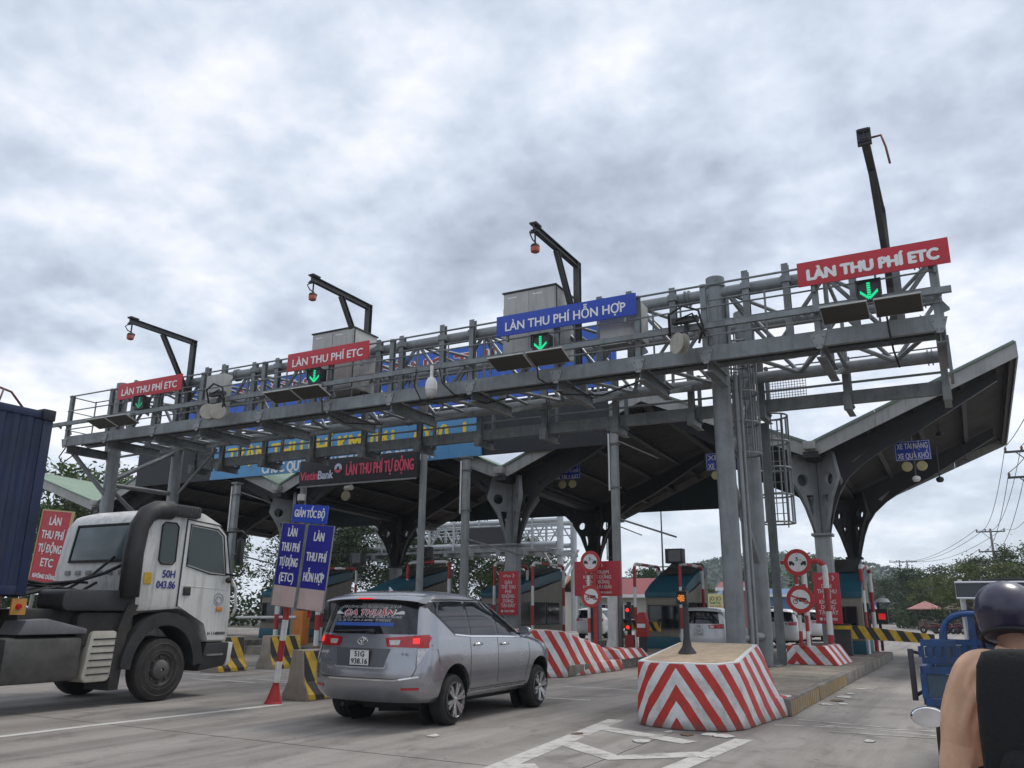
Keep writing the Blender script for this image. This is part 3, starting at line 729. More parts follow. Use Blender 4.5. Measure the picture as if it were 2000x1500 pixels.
# ---------------------------------------------------------------- antenna panels (pairs), tilted down over the lanes
panel_face = M('antenna_panel_underside', (0.045, 0.04, 0.034), 0.6, 0, 0.12, 2)
panel_edge = M('antenna_panel_rim', (0.42, 0.42, 0.40), 0.5, 0.1, 0.1, 3)
ANT = [((-25.98, -25.02), (-24.95, -23.92), 'leftmost'), ((-17.78, -16.75), (-16.70, -15.66), 'second from the left'), ((-10.12, -9.10), (-9.03, -8.04), 'third from the left'), ((-2.12, -1.20), (-1.08, -0.20), 'rightmost')]
for pa, pb, w_ in ANT:
    for k, (xl, xr) in enumerate((pa, pb)):
        lab = '%s flat antenna panel of the %s pair on the gantry rail' % (('left', 'right')[k], w_)
        xc, w2 = (xl + xr) / 2, (xr - xl) / 2
        t = thing('antenna_panel', lab, 'antenna', (xc, 17.5, 7.5), 'antenna panels over the lanes')
        tilt = 0.34; L_ = 0.60
        def q(u, v, h): return Vector((xc + u, 17.80 - v * math.cos(tilt) - h * math.sin(tilt), 7.53 + v * math.sin(tilt) - h * math.cos(tilt)))
        mb = MB(); mb.loft([[q(-w2, 0, .02), q(w2, 0, .02), q(w2, L_, .02), q(-w2, L_, .02)], [q(-w2, 0, -.02), q(w2, 0, -.02), q(w2, L_, -.02), q(-w2, L_, -.02)]]); mb.build('rim', panel_edge, t)
        mb = MB(); e = .018; mb.loft([[q(-w2 + e, e, .024), q(w2 - e, e, .024), q(w2 - e, L_ - e, .024), q(-w2 + e, L_ - e, .024)], [q(-w2 + e, e, .015), q(w2 - e, e, .015), q(w2 - e, L_ - e, .015), q(-w2 + e, L_ - e, .015)]]); mb.build('underside', panel_face, t)
        mb = MB(); mb.bar(q(0, .12, -.02), (xc, 17.80, 7.9), .1, .1); mb.bar(q(.2, .4, -.03), (xc + .2, 17.80, 7.93), .04, .04); mb.bar(q(-.2, .4, -.03), (xc - .2, 17.80, 7.93), .04, .04); mb.build('mount', steel_lite, t)
        mb = MB(); mb.sphere(q(.25, .35, -.12), .1, 8, 5, (1.4, 1, .7)); mb.build('reader_box', cabinet_grey, t, smooth=True)
# ---------------------------------------------------------------- camera davits
orange_ = M('faded_red_orange', (0.42, 0.10, 0.06), .5, 0, .15, 10)
DAV = [(-23.84, 'far left'), (-15.88, 'second from the left'), (-8.62, 'third, above the blue lane sign'), (-0.83, 'far right, seen end-on')]
for i, (x, w_) in enumerate(DAV):
    t = thing('camera_davit', 'dark steel camera arm above the gantry, ' + w_, 'camera arm', (x, G_YF, 8.2), 'camera arms above the gantry')
    zt = 10.93; yt = 16.85
    if i == 3: zt = 10.75; yt = 15.9
    mb = MB(); mb.ibeam((x, G_YF - .2, 7.5), (x, G_YF - .2, zt), .17, .17, .018, (0, 1, 0)); mb.build('mast', steel_arm, t)
    mb = MB(); mb.ibeam((x, G_YF - .09, zt - .06), (x, yt, zt - .06), .15, .17, .018); mb.build('arm', steel_arm, t)
    mb = MB(); mb.ibeam((x, G_YF - .28, zt - 1.95), (x, yt + 1.35, zt - .14), .13, .15, .018); mb.build('brace', steel_arm, t)
    mb = MB(); mb.box(x - .1, x + .1, yt - .02, yt + .3, zt + .03, zt + .07); mb.box(x - .12, x + .12, yt + .02, yt + .1, zt - .19, zt - .15); mb.build('clamp', steel_dark, t)
    if i < 3:
        mb = MB(); mb.tube((x, yt + .12, zt - .15), (x, yt + .12, zt - .55), .025, 6); mb.build('hanger', steel_dark, t)
        mb = MB(); mb.lathe([(.06, 0), (.11, .03), (.12, .12), (.10, .16)], (x, yt + .12, zt - .72), 12); hd = mb.build('camera_head', orange_, t, smooth=40)
        mb = MB(); mb.lathe([(.07, .16), (.12, .165), (.1, .22), (.04, .24)], (x, yt + .12, zt - .72), 12); mb.build('camera_cap', steel_dark, hd, smooth=40)
        mb = MB(); mb.path([(x, yt + .05, zt - .16), (x - .03, yt - .1, zt - .3), (x, yt - .02, zt - .42), (x + .04, yt + .25, zt - .5), (x + .03, yt + .2, zt - .68), (x, yt + .14, zt - .6)], .018, 6); mb.build('cable', black_rubber, t, smooth=True)
    else:
        mb = MB(); mb.path([(x + .05, yt + .3, zt), (x + .3, yt + .2, zt - .05), (x + .36, yt + .15, zt - .35), (x + .4, yt + .1, zt - .75)], .022, 6); mb.build('loose_cable', M('rusty_cable', (.2, .08, .05), .7), t, smooth=True)
        mb = MB(); mb.box(x - .13, x + .13, yt + .05, yt + .12, zt - .25, zt + .1); mb.build('end_plate', steel_dark, t)
# ---------------------------------------------------------------- cabinets
for x0, x1, y0, z0, z1, lab, d in [(-17.4, -15.75, 18.75, 8.05, 9.92, 'tall grey equipment cabinet behind the second red lane sign', 1.15), (-10.5, -8.9, 18.75, 8.2, 10.05, 'tall grey equipment cabinet behind the blue lane sign', 1.15),
                               (-7.45, -6.35, 18.25, 7.95, 8.95, 'low grey equipment box under the right end of the blue lane sign', .5), (-21.9, -21.0, 18.6, 7.75, 9.1, 'flat grey equipment box beside the leftmost cable reel', .35)]:
    t = thing('equipment_cabinet', lab, 'cabinet', ((x0 + x1) / 2, y0 + d / 2, z0), 'equipment cabinets on the gantry')
    mb = MB(); mb.box(x0, x1, y0, y0 + d, z0, z1); mb.build('body', cabinet_grey, t, bevel=.012)
    if z1 > 9.2:
        mb = MB(); mb.box(x0 - .03, x1 + .03, y0 - .04, y0 + d + .03, z1 + .002, z1 + .04); mb.build('lid', steel_dark, t)
        for k in range(2):
            xa = x0 + .03 + k * (x1 - x0 - .03) / 2; xb = xa + (x1 - x0 - .09) / 2
            mb = MB(); mb.box(xa, xb, y0 - .014, y0 - .002, z0 + .05, z1 - .04); dr = mb.build('door', cabinet_grey, t)
            mb = MB(); mb.box(xa + .1, xa + .38, y0 - .018, y0 - .0142, z1 - .16, z1 - .13); mb.build('label_strip', clean_white, dr)
        mb = MB(); mb.box(x1 + .002, x1 + .02, y0 + .02, y0 + .05, z0, z1); mb.build('corner_seal', steel_dark, t)
        mb = MB(); mb.box(x0 - .12, x0 - .002, y0 + .2, y0 + d - .2, z0 + .1, z1 - .35); mb.build('vent_box', cabinet_grey, t)
# ---------------------------------------------------------------- cable reels and dome cameras hung on the channel
cream = M('cream_plastic', (0.40, 0.38, 0.32), 0.55, 0, .1, 5, .25)
for x, lab, s_ in [(-20.15, 'cream cable reel near the left end of the gantry', 1), (-5.08, 'cream cable reel on the gantry rail beside the right columns', -1)]:
    t = thing('cable_reel', lab, 'cable reel', (x, 17.6, 7.3), 'cable reels on the gantry rail')
    for k in ((0, 1) if s_ > 0 else (0,)):
        xc = x - .10 + k * .30
        mb = MB(); mb.lathe([(.05, -.10), (.24, -.10), (.25, -.085), (.08, -.06), (.08, .06), (.25, .085), (.24, .10), (.05, .10)], (xc, 17.45 + .12 * k, 7.45), 22, (s_ * .6, -.8, .0)); mb.build('drum', cream, t, smooth=50)
    mb = MB(); mb.bar((x, 17.5, 7.5), (x, 17.76, 8.0), .08, .06); mb.box(x - .3, x + .3, 17.55, 17.72, 8.0, 8.12); mb.build('mount', steel_dark, t)
    mb = MB(); mb.path([(x - .4, 17.7, 7.75), (x - .35, 17.5, 8.2), (x, 17.45, 8.35), (x + .35, 17.5, 8.2), (x + .42, 17.55, 7.8), (x + .3, 17.6, 7.45)], .03, 6); mb.path([(x - .2, 17.55, 8.05), (x + .2, 17.5, 8.15), (x + .45, 17.6, 7.6)], .025, 6); mb.build('coiled_cable', black_rubber, t, smooth=True)
t = thing('dome_camera', 'white dome camera hanging from the middle of the gantry rail', 'camera', (-12.05, 17.6, 7.0))
mb = MB(); mb.tube((-12.05, 17.62, 7.9), (-12.05, 17.62, 7.55), .045, 10); mb.build('neck', white_paint, t, smooth=40)
mb = MB(); mb.lathe([(.05, .36), (.1, .33), (.15, .22), (.165, .1), (.16, 0)], (-12.05, 17.62, 7.22), 16); mb.build('hood', white_paint, t, smooth=40)
mb = MB(); mb.lathe([(.155, 0), (.155, -.06), (.13, -.15), (.06, -.2)], (-12.05, 17.62, 7.215), 16); mb.build('dome', M('dome_grey', (.5, .5, .48), .25, 0, .1), t, smooth=40)
mb = MB(); mb.path([(-12.6, 17.7, 7.9), (-12.62, 17.65, 7.4), (-12.5, 17.8, 7.05), (-12.1, 18.1, 6.95)], .02, 6); mb.build('cable', black_rubber, t, smooth=True)
# loose cables under the gantry
for i, (pts, lab) in enumerate([([(-28.1, 18.1, 7.2), (-28.35, 18.0, 6.75), (-28.0, 17.95, 6.5), (-27.55, 18.0, 6.75), (-27.5, 18.1, 7.1)], 'cable loop dangling at the left end of the gantry'),
                                ([(-11.9, 17.75, 7.85), (-11.75, 17.7, 7.4), (-11.5, 17.9, 7.1), (-10.9, 18.6, 6.95), (-10.7, 19.5, 7.3)], 'black cable draped beside the dome camera'),
                                ([(-9.0, 17.8, 7.7), (-8.95, 17.8, 7.2), (-8.5, 18.3, 6.85), (-7.7, 19.0, 6.9), (-7.0, 19.6, 7.3)], 'black cable draped under the third antenna pair'),
                                ([(-16.0, 17.8, 7.6), (-15.95, 17.8, 7.1), (-15.5, 18.3, 6.8), (-14.9, 19.3, 6.9)], 'black cable draped under the second antenna pair'),
                                ([(-0.9, 17.8, 7.7), (-0.88, 17.85, 7.2), (-0.86, 18.2, 6.9), (-0.8, 18.6, 6.62)], 'black cable hanging under the rightmost antenna pair')]):
    mb = MB(); mb.path(pts, .022, 6); tag(mb.build('cable', black_rubber, smooth=True), lab, 'cable')
# ================================================================ toll canopy: folded roof on tree columns
VAL = [-4.25, -16.2, -28.2, -41.5]
CY0, CY1, DROP = 28.9, 42.0, 0.036
SEG = [(2.05, 9.75, -4.25, 7.07), (-4.25, 7.07, -10.2, 9.72), (-10.2, 9.72, -16.2, 7.12), (-16.2, 7.12, -22.2, 9.75), (-22.2, 9.75, -28.2, 7.15), (-28.2, 7.15, -34.6, 9.72), (-34.6, 9.72, -41.5, 7.0), (-41.5, 7.0, -49.5, 9.5)]
fascia_m = M('pale_fascia_metal', (0.34, 0.345, 0.33), .5, .1, .10, 1.5, .4)
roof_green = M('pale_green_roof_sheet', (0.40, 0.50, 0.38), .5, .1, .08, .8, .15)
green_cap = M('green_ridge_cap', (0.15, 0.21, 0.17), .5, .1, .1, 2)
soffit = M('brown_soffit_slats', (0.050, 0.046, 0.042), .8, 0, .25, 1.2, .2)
canopy_steel = M('canopy_dark_steel', (0.028, 0.029, 0.032), .6, .1, .2, 1.5)
head_grey = M('column_head_grey', (0.22, 0.235, 0.24), .55, .1, .15, 2, .3)
shaft_grey = M('column_shaft_grey', (0.29, 0.31, 0.31), .6, 0, .12, 2, .4)
canopy = thing('toll_canopy', 'toll plaza canopy with zigzag roof and tree shaped columns', 'canopy', (-16.2, 35, 0))
def seg_z(sg, x): return sg[1] + (sg[3] - sg[1]) * (x - sg[0]) / (sg[2] - sg[0])
for si, sg in enumerate(SEG):
    xa, za, xb, zb = sg; d = Vector((xb - xa, 0, zb - za)); L_ = d.length; d.normalize(); nrm = Vector((-d.z, 0, d.x)); nrm = nrm if nrm.z > 0 else -nrm
    y = CY0 + .06
    while y < CY1 - .1:
        e = min(y + 1.09, CY1)
        prof = []; nn = 6
        for k in range(nn):
            f = (e - y) / nn
            prof += [(y + k * f, 0), (y + k * f + f * .55, 0), (y + k * f + f * .65, .035), (y + k * f + f * .9, .035)]
        prof.append((e - .012, 0))
        mb = MB(); vs = []
        for yy, h in prof:
            z0 = -DROP * (yy - CY0)
            for s_ in (0.02, L_ - .02): vs.append(Vector((xa, yy, za + z0)) + d * s_ + nrm * h)
        n = len(prof); fs = [(2 * i, 2 * i + 1, 2 * i + 3, 2 * i + 2) for i in range(n - 1)]
        if d.x > 0: fs = [f_[::-1] for f_ in fs]
        mb.add(vs, fs)
        # slatted soffit under the sheet: fine battens across the slope
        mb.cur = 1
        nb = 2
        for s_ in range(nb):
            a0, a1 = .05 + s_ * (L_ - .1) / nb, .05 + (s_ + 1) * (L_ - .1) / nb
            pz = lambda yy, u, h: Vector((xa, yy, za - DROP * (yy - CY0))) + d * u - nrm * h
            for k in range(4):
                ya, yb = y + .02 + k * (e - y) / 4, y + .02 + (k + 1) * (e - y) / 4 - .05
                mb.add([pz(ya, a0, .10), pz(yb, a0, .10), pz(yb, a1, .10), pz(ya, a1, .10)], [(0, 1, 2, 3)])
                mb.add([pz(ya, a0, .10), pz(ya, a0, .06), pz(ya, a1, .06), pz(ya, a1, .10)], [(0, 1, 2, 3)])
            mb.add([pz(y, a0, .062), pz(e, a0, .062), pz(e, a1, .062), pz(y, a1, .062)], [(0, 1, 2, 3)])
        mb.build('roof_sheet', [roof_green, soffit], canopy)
        y = e
    # purlins along the depth
    np_ = 4
    for k in range(np_ + 1):
        u = .25 + (L_ - .5) * k / np_
        a = Vector((xa, CY0 + .1, za)) + d * u - nrm * .24; b_ = Vector((xa, CY1 - .1, za - DROP * (CY1 - CY0))) + d * u - nrm * .24
        mb = MB(); mb.ibeam(a, b_, .16, .22, .03, nrm); mb.build('purlin', canopy_steel, canopy)
    # front and rear fascia in panels with a green cap
    for yy, sgn in ((CY0, -1), (CY1, 1)):
        dz = -DROP * (yy - CY0); npan = max(2, round(L_ / 2.1))
        for k in range(npan):
            a0, a1 = L_ * k / npan + (.004 if k else 0.0), L_ * (k + 1) / npan - .008
            pA, pB = Vector((xa, yy, za + dz)) + d * a0, Vector((xa, yy, za + dz)) + d * a1
            mb = MB(); mb.loft([[pA + Vector((0, 0, -.46)), pB + Vector((0, 0, -.46)), pB + Vector((0, .05, -.46)), pA + Vector((0, .05, -.46))], [pA, pB, pB + Vector((0, .05, 0)), pA + Vector((0, .05, 0))]])
            fp = mb.build('fascia_panel', fascia_m, canopy)
            mb = MB(); mb.bar(pA + Vector((0, .0, .045)), pB + Vector((0, .0, .045)), .14, .085, nrm); mb.build('cap_strip', green_cap, fp)
# end fascia along both outer edges
for x, z, s_ in ((2.05, 9.75, 1), (-49.5, 9.5, -1)):
    mb = MB(); mb.loft([[Vector((x, CY0, z - .46)), Vector((x + s_ * .05, CY0, z - .46)), Vector((x + s_ * .05, CY0, z + .06)), Vector((x, CY0, z + .06))], [Vector((x, CY1, z - .46 - DROP * 13.1)), Vector((x + s_ * .05, CY1, z - .46 - DROP * 13.1)), Vector((x + s_ * .05, CY1, z + .06 - DROP * 13.1)), Vector((x, CY1, z + .06 - DROP * 13.1))]]); mb.build('end_fascia', fascia_m, canopy)
# valley gutters
for v in VAL:
    mb = MB(); mb.bar((v, CY0 - .1, 6.72), (v, CY1, 6.72 - DROP * 13), .5, .2); mb.build('gutter', canopy_steel, canopy)
    mb = MB(); mb.box(v - .19, v + .19, CY0 - .32, CY0 - .02, 6.88, 7.14); mb.build('gutter_outlet', fascia_m, canopy, bevel=.015)
# tree columns
UND = [(.25, 4.2), (.36, 4.6), (.50, 5.1), (.70, 5.6), (1.0, 6.05), (1.5, 6.5), (2.2, 6.95), (3.2, 7.40)]
def arm_plate(xtip, slope):
    top0 = 6.80
    out = [(0, 4.2)] + UND + [(xtip, 6.45 + slope * xtip), (xtip, 6.78 + slope * xtip), (0, top0)]
    holes = [circ(.62, 5.98, .20, 18)[::-1], [(.24, 5.5), (.34, 4.75), (.50, 5.5)][::-1], [(1.15, 6.60), (1.75, 7.02), (1.30, 6.52)][::-1]]
    return plate2d(out, holes, .20)
for ri, yc in enumerate((29.95, 38.4)):
    dz = -DROP * (yc - CY0)
    for v in VAL:
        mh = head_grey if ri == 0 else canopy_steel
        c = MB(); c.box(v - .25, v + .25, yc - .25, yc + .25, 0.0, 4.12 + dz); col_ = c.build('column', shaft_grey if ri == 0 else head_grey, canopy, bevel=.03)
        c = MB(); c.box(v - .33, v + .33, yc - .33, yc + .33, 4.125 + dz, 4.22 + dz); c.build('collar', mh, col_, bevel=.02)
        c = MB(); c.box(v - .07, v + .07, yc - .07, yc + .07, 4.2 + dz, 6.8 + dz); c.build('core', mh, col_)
        for s_ in (-1, 1):
            tip = 5.75; sl = .425 if v > -41 else (.38 if s_ > 0 else .31)
            me = arm_plate(tip, sl); me.materials.append(canopy_steel)
            o = link('arm_plate', me, col_)
            o.matrix_local = Matrix.Translation(Vector((v, yc, dz)) - canopy.location) @ Matrix.Rotation(0 if s_ > 0 else math.pi, 4, 'Z') @ Matrix.Rotation(R(90), 4, 'X')
            mb = MB(); a = Vector((v + s_ * .5, yc, 6.80 + dz + sl * .5)); b_ = Vector((v + s_ * tip, yc, 6.80 + dz + sl * tip)); mb.bar(a, b_, .3, .04); mb.build('arm_flange', canopy_steel, col_)
        for k in range(4):
            me = plate2d([(0, 4.2), (.30, 4.2), (.42, 4.7), (.70, 5.4), (1.12, 6.02), (.90, 6.9), (0, 6.9)], [circ(.66, 6.0, .21, 18)[::-1], [(.27, 5.5), (.36, 4.75), (.56, 5.5)][::-1]], .13)
            me.materials.append(mh); o = link('head_plate', me, col_)
            o.matrix_local = Matrix.Translation(Vector((v, yc, dz)) - canopy.location) @ Matrix.Rotation(math.pi / 4 + k * math.pi / 2, 4, 'Z') @ Matrix.Rotation(R(90), 4, 'X')
# dark parapet boards front and rear
board_dark = M('dark_facade_board', (0.014, 0.016, 0.02), .55, 0, .15, 1)
board_teal = M('dark_teal_facade_board', (0.03, 0.05, 0.058), .55, 0, .15, 1)
x = -38.3
while x < -11.6:
    e = min(x + 2.55, -11.45); mb = MB(); mb.box(x, e - .01, 28.74, 28.79, 7.68, 9.9); mb.build('parapet_panel', board_dark, canopy); x = e
x = -37.0
while x < -10.1:
    e = min(x + 2.7, -9.9); mb = MB(); mb.box(x, e - .01, 42.08, 42.13, 6.65, 8.6); mb.build('parapet_panel', board_teal, canopy); x = e
# ---------------------------------------------------------------- billboards on the canopy front
sky_blue = M('light_blue_sign_face', (0.085, 0.30, 0.56), .45, 0, .08, .8, .15)
deep_blue = M('deep_blue_sign_face', (0.025, 0.12, 0.55), .45, 0, .1, .8, .1)
sign_yellow = M('yellow_sign_letters', (0.88, 0.62, 0.03), .5, 0, .08, 3, .15)
t = thing('station_sign', 'long light blue sign with yellow letters TRẠM THU PHÍ on the canopy front', 'sign', (-24.8, 28.6, 7.66))
x = -32.6
while x < -17.1:
    e = min(x + 1.56, -17.0); mb = MB(); mb.box(x + .004, e - .004, 28.60, 28.70, 7.66, 9.28); mb.build('sign_panel', sky_blue, t); x = e
letters('TRẠM THU PHÍ KM1041 - Q20  1', .74, sign_yellow, t, (-24.6, 28.58, 8.76), 13.7, .035, .012)
letters('CHÚC QUÝ KHÁCH THƯỢNG LỘ BÌNH AN', .46, clean_white, t, (-24.2, 28.58, 7.97), 9.75, .02, .012)
t = thing('bank_billboard', 'tall deep blue billboard with red white-edged letters above the canopy, behind the gantry', 'billboard', (-23.2, 28.7, 9.95))
for k in range(12):
    x0 = -35.4 + k * 2.03; mb = MB(); mb.box(x0 + .005, x0 + 2.025, 28.62, 28.72, 9.95, 12.45); mb.build('sign_panel', deep_blue, t)
letters('NGÂN HÀNG CÔNG THƯƠNG', .80, clean_white, t, (-21.95, 28.60, 11.75), 18.4, .075, .010)
letters('NGÂN HÀNG CÔNG THƯƠNG', .80, red_paint, t, (-21.95, 28.575, 11.75), 18.3, .012, .012)
for k in range(9):
    xx = -34.5 + k * 2.8; mb = MB(); mb.bar((xx, 28.78, 9.9), (xx, 28.78, 12.4), .08, .08); mb.bar((xx, 28.8, 12.2), (xx, 30.4, 9.2), .06, .06); mb.build('prop', canopy_steel, t)
# LED lane sign on two posts
t = thing('led_lane_sign', 'dark LED panel with pink letters LÀN THU PHÍ TỰ ĐỘNG on two poles', 'sign', (-21.2, 26, 0))
mb = MB(); mb.box(-24.2, -18.25, 25.9, 26.1, 6.5, 7.52); mb.build('cabinet', M('led_black', (.022, .02, .025), .5, 0, .1), t, bevel=.01)
mb = MB(); mb.box(-24.22, -18.23, 25.82, 25.88, 6.40, 6.46); mb.build('lower_rail', steel_lite, t)
for xx in (-24.2, -18.15):
    mb = MB(); mb.box(xx - .1, xx + .1, 26.12, 26.32, 0.1, 7.6); mb.build('pole', shaft_grey, t, bevel=.01)
led_red = M('red_led_print', (0.55, 0.075, 0.13), .5, 0, .1, 6, emit=.12)
led_wht = M('pale_led_print', (0.45, 0.50, 0.62), .5, 0, .1, 6, emit=.1)
letters('LÀN THU PHÍ TỰ ĐỘNG', .44, led_red, t, (-20.05, 25.885, 7.0), 3.3, .012)
letters('Vietin', .34, led_red, t, (-23.66, 25.885, 6.88), .92, .012)
letters('Bank', .34, led_wht, t, (-22.77, 25.885, 6.88), .78, .012)
mb = MB(); mb.lathe([(.19, 0), (.19, .012)], (-22.12, 25.885, 7.1), 24, (0, -1, 0)); mb.build('emblem_disc', led_wht, t, smooth=40)
mb = MB(); mb.prism(circ(0, 0, .195, 16, math.pi * 1.08, math.pi * 1.92), (-22.12, 25.87, 7.1), (1, 0, 0), (0, 0, 1), (0, -.008, 0)); mb.build('emblem_base', led_red, t)
mb = MB(); mb.prism([(-.1, -.08), (.1, -.08), (.04, .0), (.06, .06), (-.06, .06), (-.04, .0)], (-22.12, 25.868, 7.1), (1, 0, 0), (0, 0, 1), (0, -.009, 0)); mb.build('emblem_centre', black_plastic, t)
for x, lab in ((-23.9, 'white dome camera on the left pole of the LED sign'),):
    q = thing('dome_camera', lab, 'camera', (x, 25.7, 6.0)); mb = MB(); mb.lathe([(.04, .42), (.16, .4), (.17, .15), (.15, .13)], (x + .1, 25.7, 5.7), 14); mb.build('hood', white_paint, q, smooth=40); mb = MB(); mb.lathe([(.14, .13), (.13, .03), (.06, -.02)], (x + .1, 25.7, 5.7), 14); mb.build('dome', black_plastic, q, smooth=40); mb = MB(); mb.bar((x + .1, 25.7, 6.1), (x - .3, 26.1, 6.1), .05, .05); mb.build('bracket', steel, q)
q = thing('bullet_camera', 'cream bullet camera under the middle of the LED sign', 'camera', (-21.3, 25.8, 6.3)); mb = MB(); mb.tube((-21.55, 25.75, 6.22), (-21.1, 25.55, 6.2), .1, 12); mb.build('housing', cream, q, smooth=40); mb = MB(); mb.bar((-21.35, 25.75, 6.25), (-21.35, 25.85, 6.4), .05, .05); mb.build('bracket', steel, q)
mb = MB(); mb.lathe([(.2, 0), (.2, .1), (.17, .12)], (-22.2, 26.6, 6.05), 18, (0, -1, 0)); tag(mb.build('round_lamp', M('dim_yellow_lens', (.36, .32, .2), .4), smooth=40), 'single round lamp under the LED lane sign', 'lamp')
# lamps and signs hung below the roof
lens_y = M('pale_yellow_lens', (0.46, 0.40, 0.20), .35, 0, .08, 8)
def hang_sign(x0, x1, z0, z1, y, lines, lab, h, lamps=True):
    t = thing('hanging_sign', lab, 'sign', ((x0 + x1) / 2, y, z0), 'blue signs hung under the canopy')
    mb = MB(); mb.box(x0, x1, y, y + .04, z0, z1); mb.build('panel', sign_blue, t, bevel=.01)
    mb = MB()
    for a, b_, c, d in ((x0 + .02, x1 - .02, z0 + .02, z0 + .032), (x0 + .02, x1 - .02, z1 - .032, z1 - .02), (x0 + .02, x0 + .032, z0 + .034, z1 - .034), (x1 - .032, x1 - .02, z0 + .034, z1 - .034)): mb.box(a, b_, y - .004, y - .001, c, d)
    mb.build('border', clean_white, t)
    for i, s_ in enumerate(lines): letters(s_, h, clean_white, t, ((x0 + x1) / 2, y - .004, z1 - (z1 - z0) * (i + .5) / len(lines) - .01), (x1 - x0) * .86, .003)
    mb = MB(); mb.tube(((x0 + x1) / 2, y + .02, z1), ((x0 + x1) / 2, y + .02, z1 + 1.0), .025, 6); mb.build('hanger', steel, t)
    if lamps:
        for s_ in (-.23, .23):
            mb = MB(); mb.lathe([(.17, 0), (.175, .02), (.15, .05)], ((x0 + x1) / 2 + s_, y + .05, z0 - .2), 18, (0, -1, 0)); mb.build('round_lamp', lens_y, t, smooth=40)
hang_sign(-1.80, -0.69, 6.64, 7.32, 31, ['XE TẢI NẶNG', 'XE QUÁ KHỔ'], 'blue sign under the right roof wing reading XE TẢI NẶNG XE QUÁ KHỔ', .19)
hang_sign(-14.85, -13.65, 6.84, 7.54, 31, ['XE Ô TÔ 4-7 CHỖ', 'XE KHÁCH <15 CHỖ', 'XE TẢI < 2.5T'], 'small blue three line sign in the shade under the middle roof', .13)
hang_sign(-8.40, -7.25, 6.79, 7.44, 31, ['XE TẢI', 'XE KHÁCH'], 'blue hanging sign half hidden behind the right gantry column', .19)
for x, y, z, lab in ((-0.55, 32.5, 6.1, 'small flood lamp on a rod under the right roof wing'), (-1.2, 30.2, 5.85, 'white dome camera on a rod below the heavy truck sign'), (-.4, 34, 8.0, 'flat lamp close under the right roof wing')):
    t = thing('hanging_lamp' if 'lamp' in lab else 'dome_camera', lab, 'lamp' if 'lamp' in lab else 'camera', (x, y, z))
    mb = MB(); mb.tube((x, y, z + .1), (x, y, z + 1.25), .022, 6); mb.build('rod', steel_arm, t)
    mb = MB(); mb.lathe([(.05, .14), (.12, .1), (.13, .02), (.08, -.05)], (x, y, z), 12); mb.build('head', white_paint if 'white' in lab else steel_dark, t, smooth=40)
# ================================================================ roadside furniture on the islands
# tall square poles with wiring
for x, y, z, lab, low in [(-10.95, 28.0, 7.98, 'tall grey pole with white foot beside the round signs on the second island', True), (-17.3, 28.0, 7.45, 'tall grey pole under the right half of the light blue sign', False), (-30.0, 28.0, 7.2, 'tall grey pole under the left end of the light blue sign', False), (-16.15, 40.5, 6.3, 'dark pole behind the middle canopy column', False)]:
    t = thing('utility_pole', lab, 'pole', (x, y, .2))
    r = .125
    mb = MB(); mb.box(x - r, x + r, y - r, y + r, .25, z); mb.build('shaft', shaft_grey if y < 40 else steel_dark, t, bevel=.02)
    mb = MB(); mb.box(x - .2, x + .2, y - .2, y + .2, z + .001, z + .09); mb.build('cap', steel, t, bevel=.02)
    mb = MB(); mb.tube((x - .16, y - .16, z - 2.2), (x - .16, y - .16, z - .1), .035, 8); mb.build('conduit', white_paint, t, smooth=40)
    for zz in (z - .5, z - 2.1): mb = MB(); mb.box(x - .17, x + .17, y - .17, y + .17, zz, zz + .05); mb.build('strap', steel, t)
    mb = MB(); mb.tube((x + .1, y + .1, z - .35), (x + 1.15, y + 1.5, z - .85), .03, 8); mb.build('stay_rod', steel_lite, t, smooth=40)
    if y < 40: mb = MB(); mb.tube((x + .1, y, z - 3.2), (x + 1.6, y + 1.9, z - 3.75), .035, 8); mb.build('stay_rod', steel_lite, t, smooth=40)
    if low:
        mb = MB(); mb.box(x - .24, x + .06, y - .42, y - .2, .27, 2.3); mb.prism([(-.1, 0), (.28, 0), (.2, .35), (-.02, .35)], (x - .24, y - .45, .27), (1, 0, 0), (0, 0, 1), (0, .28, 0)); mb.build('white_foot', white_paint, t, bevel=.02)
